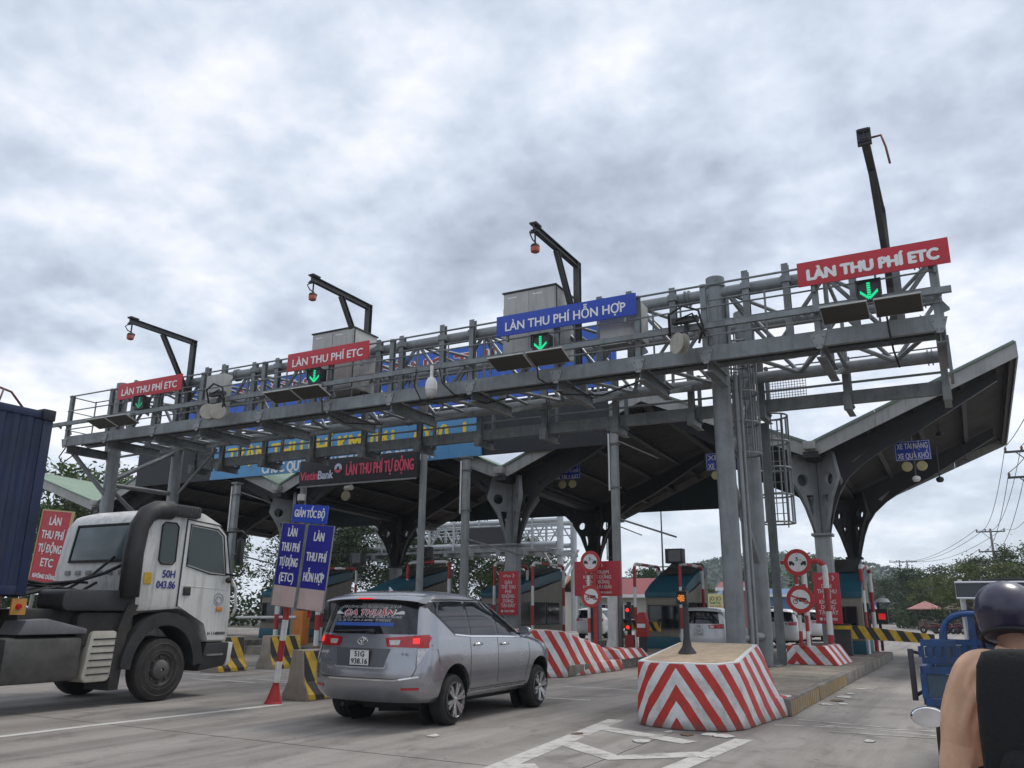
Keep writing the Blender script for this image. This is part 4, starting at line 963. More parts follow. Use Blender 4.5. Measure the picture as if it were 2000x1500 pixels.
# ---------------------------------------------------------------- prohibition signs
sign_ring = M('traffic_sign_red', (0.52, 0.035, 0.03), .4, 0, .06, 4, .12)
def arc_disc(mb, c, r0, r1, y, d, n=32):
    o = len(mb.v)
    for k in range(n):
        a = 2 * math.pi * k / n
        for rr, yy in ((r0, y), (r1, y), (r1, y + d), (r0, y + d)): mb.v.append((c[0] + rr * math.cos(a), yy, c[1] + rr * math.sin(a)))
    for k in range(n):
        j = (k + 1) % n
        for q in range(4): mb.f.append((o + 4 * k + q, o + 4 * k + (q + 1) % 4, o + 4 * j + (q + 1) % 4, o + 4 * j + q)); mb.m.append(0)
def round_sign(x, y, z, kind, lab, r=.36):
    t = thing('round_sign', lab, 'traffic sign', (x, y, z - r), 'round prohibition signs')
    mb = MB(); arc_disc(mb, (x, z), r * .70, r, y, .02); mb.build('red_ring', sign_ring, t, smooth=40)
    mb = MB(); mb.lathe([(r * .705, 0), (r * .705, .012)], (x, y + .014, z), 28, (0, -1, 0)); mb.build('white_face', clean_white, t, smooth=40)
    mb = MB(); mb.bar((x, y + .03, z - r * .9), (x, y + .03, z + r * .9), .04, .02); mb.build('back_strip', steel, t)
    u = r / .36
    def P2(pts, dx=0, dz=0, sx=1): return [((p[0] * sx + dx) * u, (p[1] + dz) * u) for p in pts]
    if kind == 'gap':
        letters('5', .10 * u, black_paint, t, (x - .01, y - .002, z + .09 * u), None, .004); letters('m', .045 * u, black_paint, t, (x + .075 * u, y - .002, z + .07 * u))
        for sx in (-1, 1):
            mb = MB(); mb.prism(P2([(-.075, -.03), (.065, -.03), (.065, .015), (.035, .02), (.02, .06), (-.075, .06)], sx=-sx, dx=sx * .15, dz=-.03)[::(1 if sx < 0 else -1)], (x, y - .004, z), (1, 0, 0), (0, 0, 1), (0, .005, 0))
            for wx in (-.045, .04): mb.lathe([(.026 * u, 0), (.026 * u, .006)], (x + (sx * .15 - sx * wx) * u, y - .001, z - .065 * u), 12, (0, -1, 0))
            mb.build('truck_symbol', black_paint, t)
        for dz in (.22, -.2): mb = MB(); mb.lathe([(.011 * u, 0), (.011 * u, .008)], (x, y, z + dz * u), 10, (0, -1, 0)); mb.build('rivet', black_paint, t)
    else:
        mb = MB()
        for wx in (-.13, .13): arc_disc(mb, (x + wx * u, z - .06 * u), .045 * u, .062 * u, y - .004, .005, 20)
        mb.prism(P2([(-.14, -.05), (-.05, .05), (.06, .04), (.17, .02), (.10, -.06), (-.03, -.06), (-.05, .01), (-.12, -.06)]), (x, y - .005, z), (1, 0, 0), (0, 0, 1), (0, .006, 0))
        mb.bar((x - .10 * u, y - .003, z - .02 * u), (x - .07 * u, y - .003, z + .09 * u), .005, .012); mb.build('motorbike_symbol', black_paint, t)
        mb = MB(); mb.bar((x - .25 * u, y - .008, z + .10 * u), (x + .24 * u, y - .008, z - .10 * u), .008, .042 * u); mb.build('red_bar', sign_ring, t)
round_sign(-4.13, 24.0, 2.92, 'gap', 'round five metre gap sign beside the right gantry legs')
round_sign(-4.13, 24.0, 1.94, 'bike', 'round no motorbikes sign beside the right gantry legs', .365)
round_sign(-10.53, 24.6, 3.09, 'gap', 'round five metre gap sign in front of the red notice board', .335)
round_sign(-10.52, 24.6, 2.02, 'bike', 'round no motorbikes sign in front of the red notice board', .335)
def banded(mb_pts, r, name, parent, n_b, white=white_paint, red=red_paint, phase=0, n=10):
    """pipe along a polyline, painted in red and white lengths: each length is a mesh of its own"""
    pts = [Vector(p) for p in mb_pts]; L_ = [0]
    for a, b_ in zip(pts, pts[1:]): L_.append(L_[-1] + (b_ - a).length)
    tot = L_[-1]
    def at(s_):
        for i in range(len(pts) - 1):
            if s_ <= L_[i + 1] + 1e-6: return pts[i].lerp(pts[i + 1], (s_ - L_[i]) / max(1e-6, L_[i + 1] - L_[i]))
        return pts[-1]
    for k in range(n_b):
        a, b_ = tot * k / n_b, tot * (k + 1) / n_b
        seg = [at(a)] + [p for p, l_ in zip(pts, L_) if a + .01 < l_ < b_ - .01] + [at(b_)]
        mb = MB(); mb.path(seg, r, n); mb.build(name, red if (k + phase) % 2 else white, parent, smooth=50)
def bend(a, c, b_, r, n=6):
    """rounded corner points from a via corner c to b"""
    a, c, b_ = Vector(a), Vector(c), Vector(b_); u = (a - c).normalized() * r; v = (b_ - c).normalized() * r
    return [c + u * (1 - t_) ** 2 + v * t_ ** 2 for t_ in [i / n for i in range(n + 1)]]
def hoop(a, b_, zt, lab, n_b=11, r=.06, z0=.27, phase=0):
    t = thing('guard_hoop', lab, 'guard rail', (a[0], a[1], z0), 'red and white pipe guards at the booths')
    A, B = (a[0], a[1], z0), (b_[0], b_[1], z0); At, Bt = (a[0], a[1], zt), (b_[0], b_[1], zt)
    banded([A] + bend(A, At, Bt, .28) + bend(At, Bt, B, .28) + [B], r, 'pipe_length', t, n_b, phase=phase)
    for p in (a, b_): mb = MB(); mb.box(p[0] - .12, p[0] + .12, p[1] - .12, p[1] + .12, z0 - .01, z0 + .02); mb.build('foot_plate', steel, t)
    return t
hoop((-4.55, 27.4), (-3.92, 27.4), 3.13, 'pipe guard in front of the red notice board on the right island', 9, .085, phase=1)
hoop((-3.35, 31.6), (-3.35, 34.4), 3.2, 'pipe guard along the lane side of the right booth', 12, .075, z0=.2)
hoop((-11.02, 29.9), (-11.02, 32.8), 3.3, 'pipe guard on the left side of the beige booth behind the amber lamp', 12)
hoop((-9.28, 29.9), (-9.28, 32.8), 3.28, 'pipe guard on the right side of the beige booth behind the amber lamp', 12)
hoop((-17.02, 29.9), (-17.02, 32.8), 3.45, 'pipe guard on the left side of the booth with the teal roof', 12)
hoop((-15.28, 29.9), (-15.28, 32.8), 3.42, 'pipe guard on the right side of the booth with the teal roof', 12)
hoop((-22.1, 31.0), (-19.9, 31.0), 3.6, 'broad pipe guard seen above the roof of the grey car', 13, .075, z0=.1, phase=1)
hoop((-26.9, 31.0), (-25.0, 31.0), 3.4, 'pipe guard in the shade left of the broad one', 13, .06, z0=.1)
# sign posts
t = thing('sign_post', 'red and white twin post carrying the round signs by the gantry legs', 'post', (-4.13, 24.05, .74))
banded([(-4.20, 24.06, .7), (-4.20, 24.06, 2.75)], .05, 'pipe_length', t, 5, phase=1); banded([(-4.02, 24.10, .7), (-4.02, 24.10, 2.75)], .05, 'pipe_length', t, 5, phase=0)
mb = MB(); mb.box(-4.6, -3.6, 24.08, 24.13, 2.88, 2.97); mb.build('cross_arm', red_paint, t)
t = thing('sign_post', 'post carrying the round signs in front of the red notice board', 'post', (-10.5, 24.65, .5))
banded([(-10.62, 24.67, .5), (-10.62, 24.67, 3.1)], .05, 'pipe_length', t, 6); mb = MB(); mb.box(-10.47, -10.36, 24.64, 24.72, .5, 3.0); mb.build('flat_post', red_paint, t)
# ---------------------------------------------------------------- red notice boards
board_red = M('red_notice_board', (0.47, 0.03, 0.045), .5, 0, .1, 2, .15)
pale_print = M('pale_print', (0.62, 0.56, 0.54), .5, 0, .05, 4)
def notice(x0, x1, y, z0, z1, lines, lab, h):
    t = thing('notice_board', lab, 'notice board', ((x0 + x1) / 2, y, z0), 'red electronic toll notice boards')
    mb = MB(); mb.box(x0, x1, y, y + .04, z0, z1); mb.build('panel', board_red, t, bevel=.006)
    for zz in (z0 + .12, z1 - .12): mb = MB(); mb.box(x0 + .05, x1 - .05, y + .042, y + .1, zz - .03, zz + .03); mb.build('batten', steel, t)
    cx_ = (x0 + x1) / 2; n = len(lines)
    letters('ePass', h * .62, pale_print, t, (cx_ - .06, y - .003, z1 - h * 1.0), h * 2.0, .002)
    mb = MB(); mb.prism([(0, -.5), (.25, -.5), (.6, 0), (.25, .5), (0, .5), (.32, 0)], (cx_ + h * 1.05, y - .006, z1 - h * 1.0), (h * .9, 0, 0), (0, 0, h * .9), (0, .005, 0)); mb.build('arrow_mark', pale_print, t)
    top, bot = z1 - h * 2.0, z0 + h * 1.6
    for i, (s_, wf) in enumerate(lines): letters(s_, h * .78, pale_print, t, (cx_, y - .003, top - (top - bot) * (i + .5) / n), (x1 - x0) * wf, .004)
    mb = MB(); mb.lathe([(h * .3, 0), (h * .3, .004)], (x0 + (x1 - x0) * .2, y - .001, z0 + h * .85), 12, (0, -1, 0)); mb.build('phone_dot', pale_print, t)
    letters('1900 9080', h * .5, pale_print, t, (cx_ + (x1 - x0) * .06, y - .003, z0 + h * .85), (x1 - x0) * .5, .003)
DAN = [('DÁN', .36), ('THẺ THU', .72), ('PHÍ', .30), ('KHÔNG', .62), ('DỪNG', .52), ('TẠI ĐÂY', .72)]
notice(-4.60, -3.78, 29.3, 1.25, 2.86, DAN, 'tall red notice board on the right canopy column', .17)
notice(-16.54, -15.66, 29.4, 1.40, 3.07, DAN, 'tall red notice board above the bonnet of the grey car', .17)
notice(-11.26, -9.68, 25.0, 2.04, 3.12, [('QUA TRẠM', .5), ('KHÔNG DỪNG', .6), ('TỪNG BỪNG', .52), ('NHẬN ƯU ĐÃI', .6)], 'wide red notice board behind the two round signs', .13)
# ---------------------------------------------------------------- toll booths
booth_beige = M('booth_beige', (0.23, 0.205, 0.16), .6, 0, .12, 1.5, .35)
booth_teal = M('booth_teal', (0.012, 0.095, 0.135), .5, 0, .12, 2, .2)
booth_roof = M('booth_dark_roof', (0.05, 0.05, 0.045), .7, 0, .2, 2)
dark_glass = M('dark_booth_glass', (0.012, 0.015, 0.02), .08, 0, .0, spec=.6)
def booth(x0, x1, y0, y1, lab):
    D = y1 - y0; pr_ = lambda pts: [(y0 + a * D, z) for a, z in pts]
    t = thing('toll_booth', lab, 'toll booth', ((x0 + x1) / 2, (y0 + y1) / 2, .27), 'toll booths with sloping teal roofs')
    def sl(pts, name, m, xa, xb, bev=.02):
        mb = MB(); mb.prism(pr_(pts), (xa, 0, 0), (0, 1, 0), (0, 0, 1), (xb - xa, 0, 0)); return mb.build(name, m, t, bevel=bev)
    sl([(0, .26), (1, .26), (1, .68), (0, .68)], 'base_band', booth_teal, x0 - .02, x1 + .02)
    sl([(0.005, .68), (.995, .68), (.995, 2.98), (.5, 2.45), (.005, 2.10)], 'wall', booth_beige, x0, x1)
    sl([(-.008, 2.08), (1.0, 3.02), (1.0, 3.32), (.88, 3.34), (.5, 2.98), (.18, 2.60), (-.01, 2.28)], 'roof_band', booth_teal, x0 - .03, x1 + .03, .03)
    sl([(.45, 2.99), (.88, 3.345), (1.0, 3.325), (1.0, 3.46), (.85, 3.48)], 'roof_cap', booth_roof, x0 + .12, x1 - .12)
    mb = MB(); mb.box(x0 + .14, x1 - .2, y0 - .03, y0 - .004, 1.0, 1.78); w = mb.build('window', dark_glass, t)
    mb = MB()
    for a, b_, c, d in ((x0 + .10, x1 - .16, .96, 1.0), (x0 + .10, x1 - .16, 1.78, 1.82), (x0 + .10, x0 + .138, 1.0, 1.78), (x1 - .198, x1 - .16, 1.0, 1.78)): mb.box(a, b_, y0 - .045, y0 - .006, c, d)
    mb.build('frame', booth_roof, w)
    for k in range(3):
        ya = y0 + D * (.10 + .28 * k); mb = MB(); mb.box(x1 + .002, x1 + .02, ya, ya + D * .25, 1.02, 1.92); w = mb.build('window', dark_glass, t)
        mb = MB(); mb.box(x1 + .003, x1 + .035, ya - .03, ya - .002, 1.0, 1.94); mb.box(x1 + .003, x1 + .035, ya - .03, ya + D * .25 + .02, .98, 1.018); mb.build('frame', booth_roof, w)
    return t
booth(-10.86, -9.42, 30.6, 34.0, 'beige and teal toll booth behind the amber flashing lamp')
booth(-18.1, -16.75, 30.7, 35.9, 'toll booth with a teal roof beyond the front of the grey car')
booth(-23.0, -21.5, 29.2, 33.8, 'shaded toll booth seen over the grey car roof')
booth(-4.45, -3.35, 31.0, 33.3, 'narrow booth behind the right canopy column')
booth(-29.0, -27.5, 29.2, 33.8, 'dark booth in the shade at the far left island')
# display boxes above the lanes
for x, y, z, lab in [(-9.45, 29.9, 3.55, 'black fare display box above the beige booth'), (-21.2, 30.9, 4.0, 'black display box above the broad pipe guard'), (-24.6, 30.5, 3.8, 'black display box in the shade on the left')]:
    t = thing('display_box', lab, 'display', (x, y, z - .3)); mb = MB(); mb.box(x - .33, x + .33, y - .1, y + .25, z - .26, z + .26); mb.build('case', black_plastic, t, bevel=.015)
    mb = MB(); mb.box(x - .2, x + .26, y - .115, y - .102, z - .2, z + .2); mb.build('screen', dark_glass, t); mb = MB(); mb.bar((x, y + .05, z - .26), (x, y + .05, z - .42), .06, .06); mb.bar((x - .9, y + .05, z - .38), (x + .5, y + .05, z - .38), .04, .04); mb.build('bracket', steel_dark, t)
# ---------------------------------------------------------------- lamps on posts
amber = M('amber_led', (0.9, 0.26, 0.02), .4, 0, 0, emit=.8); red_led = M('red_led', (0.9, 0.02, 0.02), .4, 0, 0, emit=1.4)
t = thing('warning_lamp', 'amber flashing lamp on a black post standing on the near striped block', 'lamp', (-4.0, 13.1, .93))
mb = MB(); mb.lathe([(.16, 0), (.14, .03), (.075, .12), (.05, .26), (.045, 1.0)], (-4.0, 13.1, .955), 14); mb.build('post', black_paint, t, smooth=40)
mb = MB(); mb.box(-4.12, -3.95, 13.02, 13.14, 1.70, 1.90); mb.build('lamp_box', black_plastic, t, bevel=.01)
mb = MB()
for k in range(19):
    a = k * 2.4; rr = .013 * math.sqrt(k); mb.box(-4.035 + rr * math.cos(a) - .007, -4.035 + rr * math.cos(a) + .007, 13.01, 13.018, 1.80 + rr * math.sin(a) - .007, 1.80 + rr * math.sin(a) + .007)
mb.build('amber_diodes', amber, t)
mb = MB(); mb.box(-4.13, -3.94, 12.94, 13.018, 1.90, 1.912); mb.build('visor', black_plastic, t)
t = thing('lane_light', 'pair of red lane lights on a dark post beside the tall white-footed pole', 'traffic light', (-10.56, 28, .3))
mb = MB(); mb.bar((-10.56, 28, .27), (-10.56, 28, 1.9), .12, .12); mb.build('post', steel_dark, t)
for z in (1.05, 1.62): mb = MB(); mb.box(-10.66, -10.46, 27.85, 27.93, z - .12, z + .14); h = mb.build('lamp_box', black_plastic, t); mb = MB(); mb.lathe([(.06, 0), (.06, .015), (.04, .03)], (-10.56, 27.848, z), 14, (0, -1, 0)); mb.build('red_lens', red_led, h, smooth=40)
mb = MB(); mb.box(-10.7, -10.4, 27.9, 28.1, .27, .8); mb.build('red_box', red_paint, t)
t = thing('lane_light', 'red LED lane display beyond the boom at the right booth', 'traffic light', (-3.1, 35.5, .3))
mb = MB(); mb.bar((-3.3, 36.0, .2), (-3.3, 36.0, 2.1), .1, .1); mb.build('post', steel_dark, t); mb = MB(); mb.box(-3.6, -2.98, 35.7, 35.9, 1.2, 1.75); mb.build('case', black_plastic, t)
mb = MB(); mb.box(-3.30, -3.05, 35.69, 35.698, 1.36, 1.58); mb.build('red_screen', M('red_screen', (.75, .02, .02), .4, 0, 0, emit=.35), t)
mb = MB(); mb.lathe([(.28, 0), (.2, .12), (.05, .17)], (-3.1, 35.6, 2.0), 14); mb.build('hood_lamp', white_paint, t, smooth=40)
# ---------------------------------------------------------------- barrier booms
def boom(xa, xb, y, za, zb, ha, hb, lab, period=.42, slope=.55, mir=False):
    t = thing('barrier_boom', lab, 'barrier', (xa, y, 0)); L_ = xb - xa
    mb = stripes_mesh([(0, 0), (L_, zb - za), (L_, zb - za + hb), (0, ha)], (xa, y, za), (1, 0, 0), (0, 0, 1), None, period, slope, '', None)
    f = list(mb.f); n = len(mb.v)
    mb.v += [(v[0], v[1] + .05, v[2]) for v in mb.v[:n]]; mb.f += [tuple(i + n for i in q)[::-1] for q in f]; mb.m += mb.m[:len(f)]
    mb.build('striped_arm', [yellow_paint, black_paint], t)
    mb = MB(); mb.loft([[Vector((xa, y + .003, za + ha)), Vector((xb, y + .003, zb + hb)), Vector((xb, y + .047, zb + hb)), Vector((xa, y + .047, za + ha))], [Vector((xa, y + .003, za)), Vector((xb, y + .003, zb)), Vector((xb, y + .047, zb)), Vector((xa, y + .047, za))]]); mb.build('arm_core', yellow_paint, t)
    return t
t = boom(-3.60, -1.20, 29.6, .80, .70, .42, .27, 'yellow and black striped barrier boom lowered across the right lane')
mb = MB(); mb.box(-4.1, -3.62, 29.55, 29.9, .27, 1.25); mb.build('machine_box', steel_dark, t, bevel=.02); mb = MB(); mb.box(-4.35, -3.55, 29.5, 29.54, 1.08, 1.2); mb.build('bracket', yellow_paint, t)
t = boom(-10.9, -9.55, 28.3, 1.0, .92, .32, .30, 'short striped boom folded beside the red lane lights', .3)
mb = MB(); mb.box(-11.15, -10.92, 28.3, 28.4, 1.2, 1.3); mb.build('bracket', yellow_paint, t)
mb = MB(); mb.prism([(-.2, 0), (.2, 0), (.2, .55), (.1, .8), (-.1, .8), (-.2, .55)], (-9.98, 27.6, .75), (1, 0, 0), (0, 0, 1), (0, .25, 0)); t = thing('stop_bollard', 'red bollard with white label by the folded boom', 'bollard', (-9.98, 27.7, .27)); mb.build('body', red_paint, t, bevel=.02); mb = MB(); mb.box(-10.12, -9.84, 27.57, 27.596, 1.05, 1.18); mb.build('white_label', clean_white, t); mb = MB(); mb.box(-10.1, -9.86, 27.65, 27.8, .27, .75); mb.build('foot', steel_dark, t)
orange_box = M('orange_housing', (0.62, 0.20, 0.03), .5, 0, .12, 3, .25)
t = thing('barrier_machine', 'orange barrier machine with a white boom behind the blue lane boards', 'barrier', (-22.25, 24.5, .27)); mb = MB(); mb.box(-22.5, -22.0, 24.3, 24.7, .27, 1.5); mb.build('housing', orange_box, t, bevel=.05); mb = MB(); mb.tube((-22.3, 24.25, 1.26), (-25.3, 24.25, 1.22), .05, 8); mb.build('boom_arm', white_paint, t, smooth=40)
for x in (-23.2, -21.2): q = thing('bollard_post', 'red and white post %s the orange barrier machine' % ('left of' if x < -22 else 'right of'), 'post', (x, 24.2, .27)); banded([(x, 24.2, .27), (x, 24.2, 1.9)], .09, 'pipe_length', q, 3)
# ---------------------------------------------------------------- concrete lane dividers, striped on the long face
jersey_prof = [(-.31, 0), (.31, 0), (.31, .10), (.19, .32), (.13, .86), (-.13, .86), (-.19, .32), (-.31, .10)]
barrier_conc = M('divider_concrete', (0.31, 0.27, 0.22), .9, 0, .2, 3, .35, .4)
def jersey(x, y, L_, lab):
    t = thing('concrete_divider', lab, 'concrete barrier', (x, y, 0), 'yellow and black concrete lane dividers')
    mb = MB(); mb.prism(jersey_prof, (x, y, 0), (1, 0, 0), (0, 0, 1), (0, L_, 0)); mb.build('block', barrier_conc, t, bevel=.02)
    for sx in (1, -1):
        for (x0, z0), (x1, z1) in (((.31, .02), (.31, .10)), ((.31, .10), (.19, .32)), ((.19, .32), (.13, .84))):
            u, v = Vector((0, 1, 0)), Vector(((x1 - x0) * sx, 0, z1 - z0)); ln = v.length
            nrm = Vector((z1 - z0, 0, -(x1 - x0))).normalized(); nrm.x *= sx
            st = stripes_mesh([(.02, 0), (L_ - .02, 0), (L_ - .02, ln), (.02, ln)], Vector((x + x0 * sx, y, z0)) + nrm * .005, u, v / ln, None, .46, .5, '', None, nudge=-z0 * .5)
            st.build('painted_stripes', [yellow_paint, black_paint], t)
jersey(-10.88, 11.95, 1.7, 'striped concrete divider at the foot of the leaning blue boards')
jersey(-11.0, 14.4, 1.7, 'second striped divider behind the leaning blue boards')
jersey(-17.2, 15.7, 1.0, 'striped divider half hidden by the truck cab')
jersey(-17.0, 17.4, 1.2, 'striped divider between the truck cab and the blue boards')
# ---------------------------------------------------------------- leaning pair of blue lane boards
deep_sign = M('purple_blue_board', (0.018, 0.016, 0.26), .45, 0, .08, 2, .1)
pinkish = M('faded_pink_board', (0.56, 0.42, 0.39), .6, 0, .1, 2, .2)
lean = 0.095
t = thing('lane_board', 'leaning red and white post with two tall blue boards between truck and grey car', 'sign', (-10.85, 11.40, 0))
t.rotation_euler = (0, lean, 0)
def lp(x, y, z): return Vector((x, y, z))
banded([(0, 0, .0), (0, 0, 1.75)], .055, 'pipe_length', t, 5, phase=1)
for o in t.children:
    for v in o.data.vertices: v.co = v.co + Vector((-10.85, 11.40, 0))
def local(mb, name, m, bevel=0):
    return mb.build(name, m, t, world=False, bevel=bevel)
mb = MB(); mb.lathe([(.16, 0), (.13, .05), (.06, .3)], (0, 0, 0), 12); local(mb, 'post_foot', red_paint)
for k, (xa, xb, txt) in enumerate(((-.30, .25, ['LÀN', 'THU PHÍ', 'TỰ ĐỘNG', '(ETC)']), (.31, .90, ['LÀN', 'THU PHÍ', 'HỖN HỢP']))):
    mb = MB(); mb.box(xa, xb, -.10, -.07, 1.62, 3.08); b_ = local(mb, 'board_back', steel_lite)
    mb = MB(); mb.box(xa + .01, xb - .01, -.106, -.1002, 1.98, 3.07); local(mb, 'blue_face', deep_sign)
    mb = MB(); mb.box(xa + .01, xb - .01, -.106, -.1002, 1.63, 1.976); local(mb, 'pink_face', pinkish)
    mb = MB(); mb.box(xa - .012, xa + .008, -.112, -.06, 1.62, 3.09); local(mb, 'edge_strip', steel_lite)
    n = len(txt)
    for i, s_ in enumerate(txt): letters(s_, .15, clean_white, t, None, (xb - xa) * (.38 if s_ == 'LÀN' else .78 if len(s_) > 5 else .6), .003, rot=Matrix.Translation(((xa + xb) / 2, -.112, 3.05 - (1.05) * (i + .5) / n)) @ Matrix.Rotation(R(90), 4, 'X'))
mb = MB(); mb.box(-.08, .72, -.12, -.09, 3.1, 3.42); local(mb, 'top_board', sign_blue)
letters('GIẢM TỐC ĐỘ', .13, clean_white, t, None, .70, .003, rot=Matrix.Translation((.32, -.126, 3.26)) @ Matrix.Rotation(R(90), 4, 'X'))
for x in (0.0, .55): mb = MB(); mb.bar((x, -.02, 1.5), (x, -.02, 3.3), .05, .05); local(mb, 'stile', red_paint)
mb = MB(); mb.bar((-.25, -.02, 1.7), (.85, -.02, 1.7), .04, .05); local(mb, 'cross_rail', steel)
# red board behind the truck
t = thing('lane_board', 'tall red board with white letters between the blue container and the truck cab', 'sign', (-18.42, 11.8, 0)); t.rotation_euler = (0, .10, 0)
mb = MB(); mb.box(-.75, .32, -.02, .02, 2.05, 3.68); mb.build('panel', sign_red, t, world=False); mb = MB()
for a, b_, c, d in ((-.78, .35, 2.02, 2.05), (-.78, .35, 3.68, 3.71), (-.78, -.75, 2.05, 3.68), (.32, .35, 2.05, 3.68)): mb.box(a, b_, -.03, .03, c, d)
mb.build('frame', M('cream_frame', (.55, .42, .22), .6), t, world=False)
for i, (s_, wf) in enumerate((('LÀN', .4), ('THU PHÍ', .78), ('TỰ ĐỘNG', .8), ('ETC', .42), ('KHÔNG DỪNG', .8))): letters(s_, .18 if i < 4 else .09, clean_white, t, None, 1.07 * wf, .006, rot=Matrix.Translation((-.215, -.026, 3.46 - .31 * i)) @ Matrix.Rotation(R(90), 4, 'X'))
for x in (-.6, .1): mb = MB(); mb.bar((x, .05, 0), (x, .05, 3.5), .06, .06); mb.build('leg', steel_lite, t, world=False)
# litter
paper = M('litter_paper', (.55, .53, .5), .8, 0, .2, 20)
for i, (x, y, s_) in enumerate([(-3.6, 11.6, .1), (-3.35, 11.75, .13), (-3.9, 11.7, .08), (-3.15, 11.7, .16), (-2.55, 16.6, .12), (-2.5, 17.4, .14), (-2.45, 18.2, .18), (-2.42, 19.0, .12), (-2.3, 16.9, .1), (-3.9, 10.7, .12), (-4.9, 10.9, .09), (-2.9, 10.0, .08), (-1.4, 12.3, .1), (-6.4, 9.7, .1), (-2.38, 20.3, .12), (-1.8, 9.0, .07)]):
    mb = MB(); n = 6; lo = [Vector((x + s_ * math.cos(k) * random.uniform(.6, 1.2), y + s_ * 1.4 * math.sin(k) * random.uniform(.6, 1.2), .007 + random.uniform(0, .012))) for k in [2 * math.pi * j / n for j in range(n)]]
    mb.add(lo + [Vector((x, y, .016))] + [Vector((p.x, p.y, .006)) for p in lo], [(k, (k + 1) % n, n) for k in range(n)] + [((k + 1) % n, k, n + 1 + k, n + 1 + (k + 1) % n) for k in range(n)]); tag(mb.build('litter', paper if i % 5 else M('dry_leaf', (.14, .09, .05), .9)), 'scrap of litter lying on the road by the striped block and right kerb', 'litter', 'litter on the road')
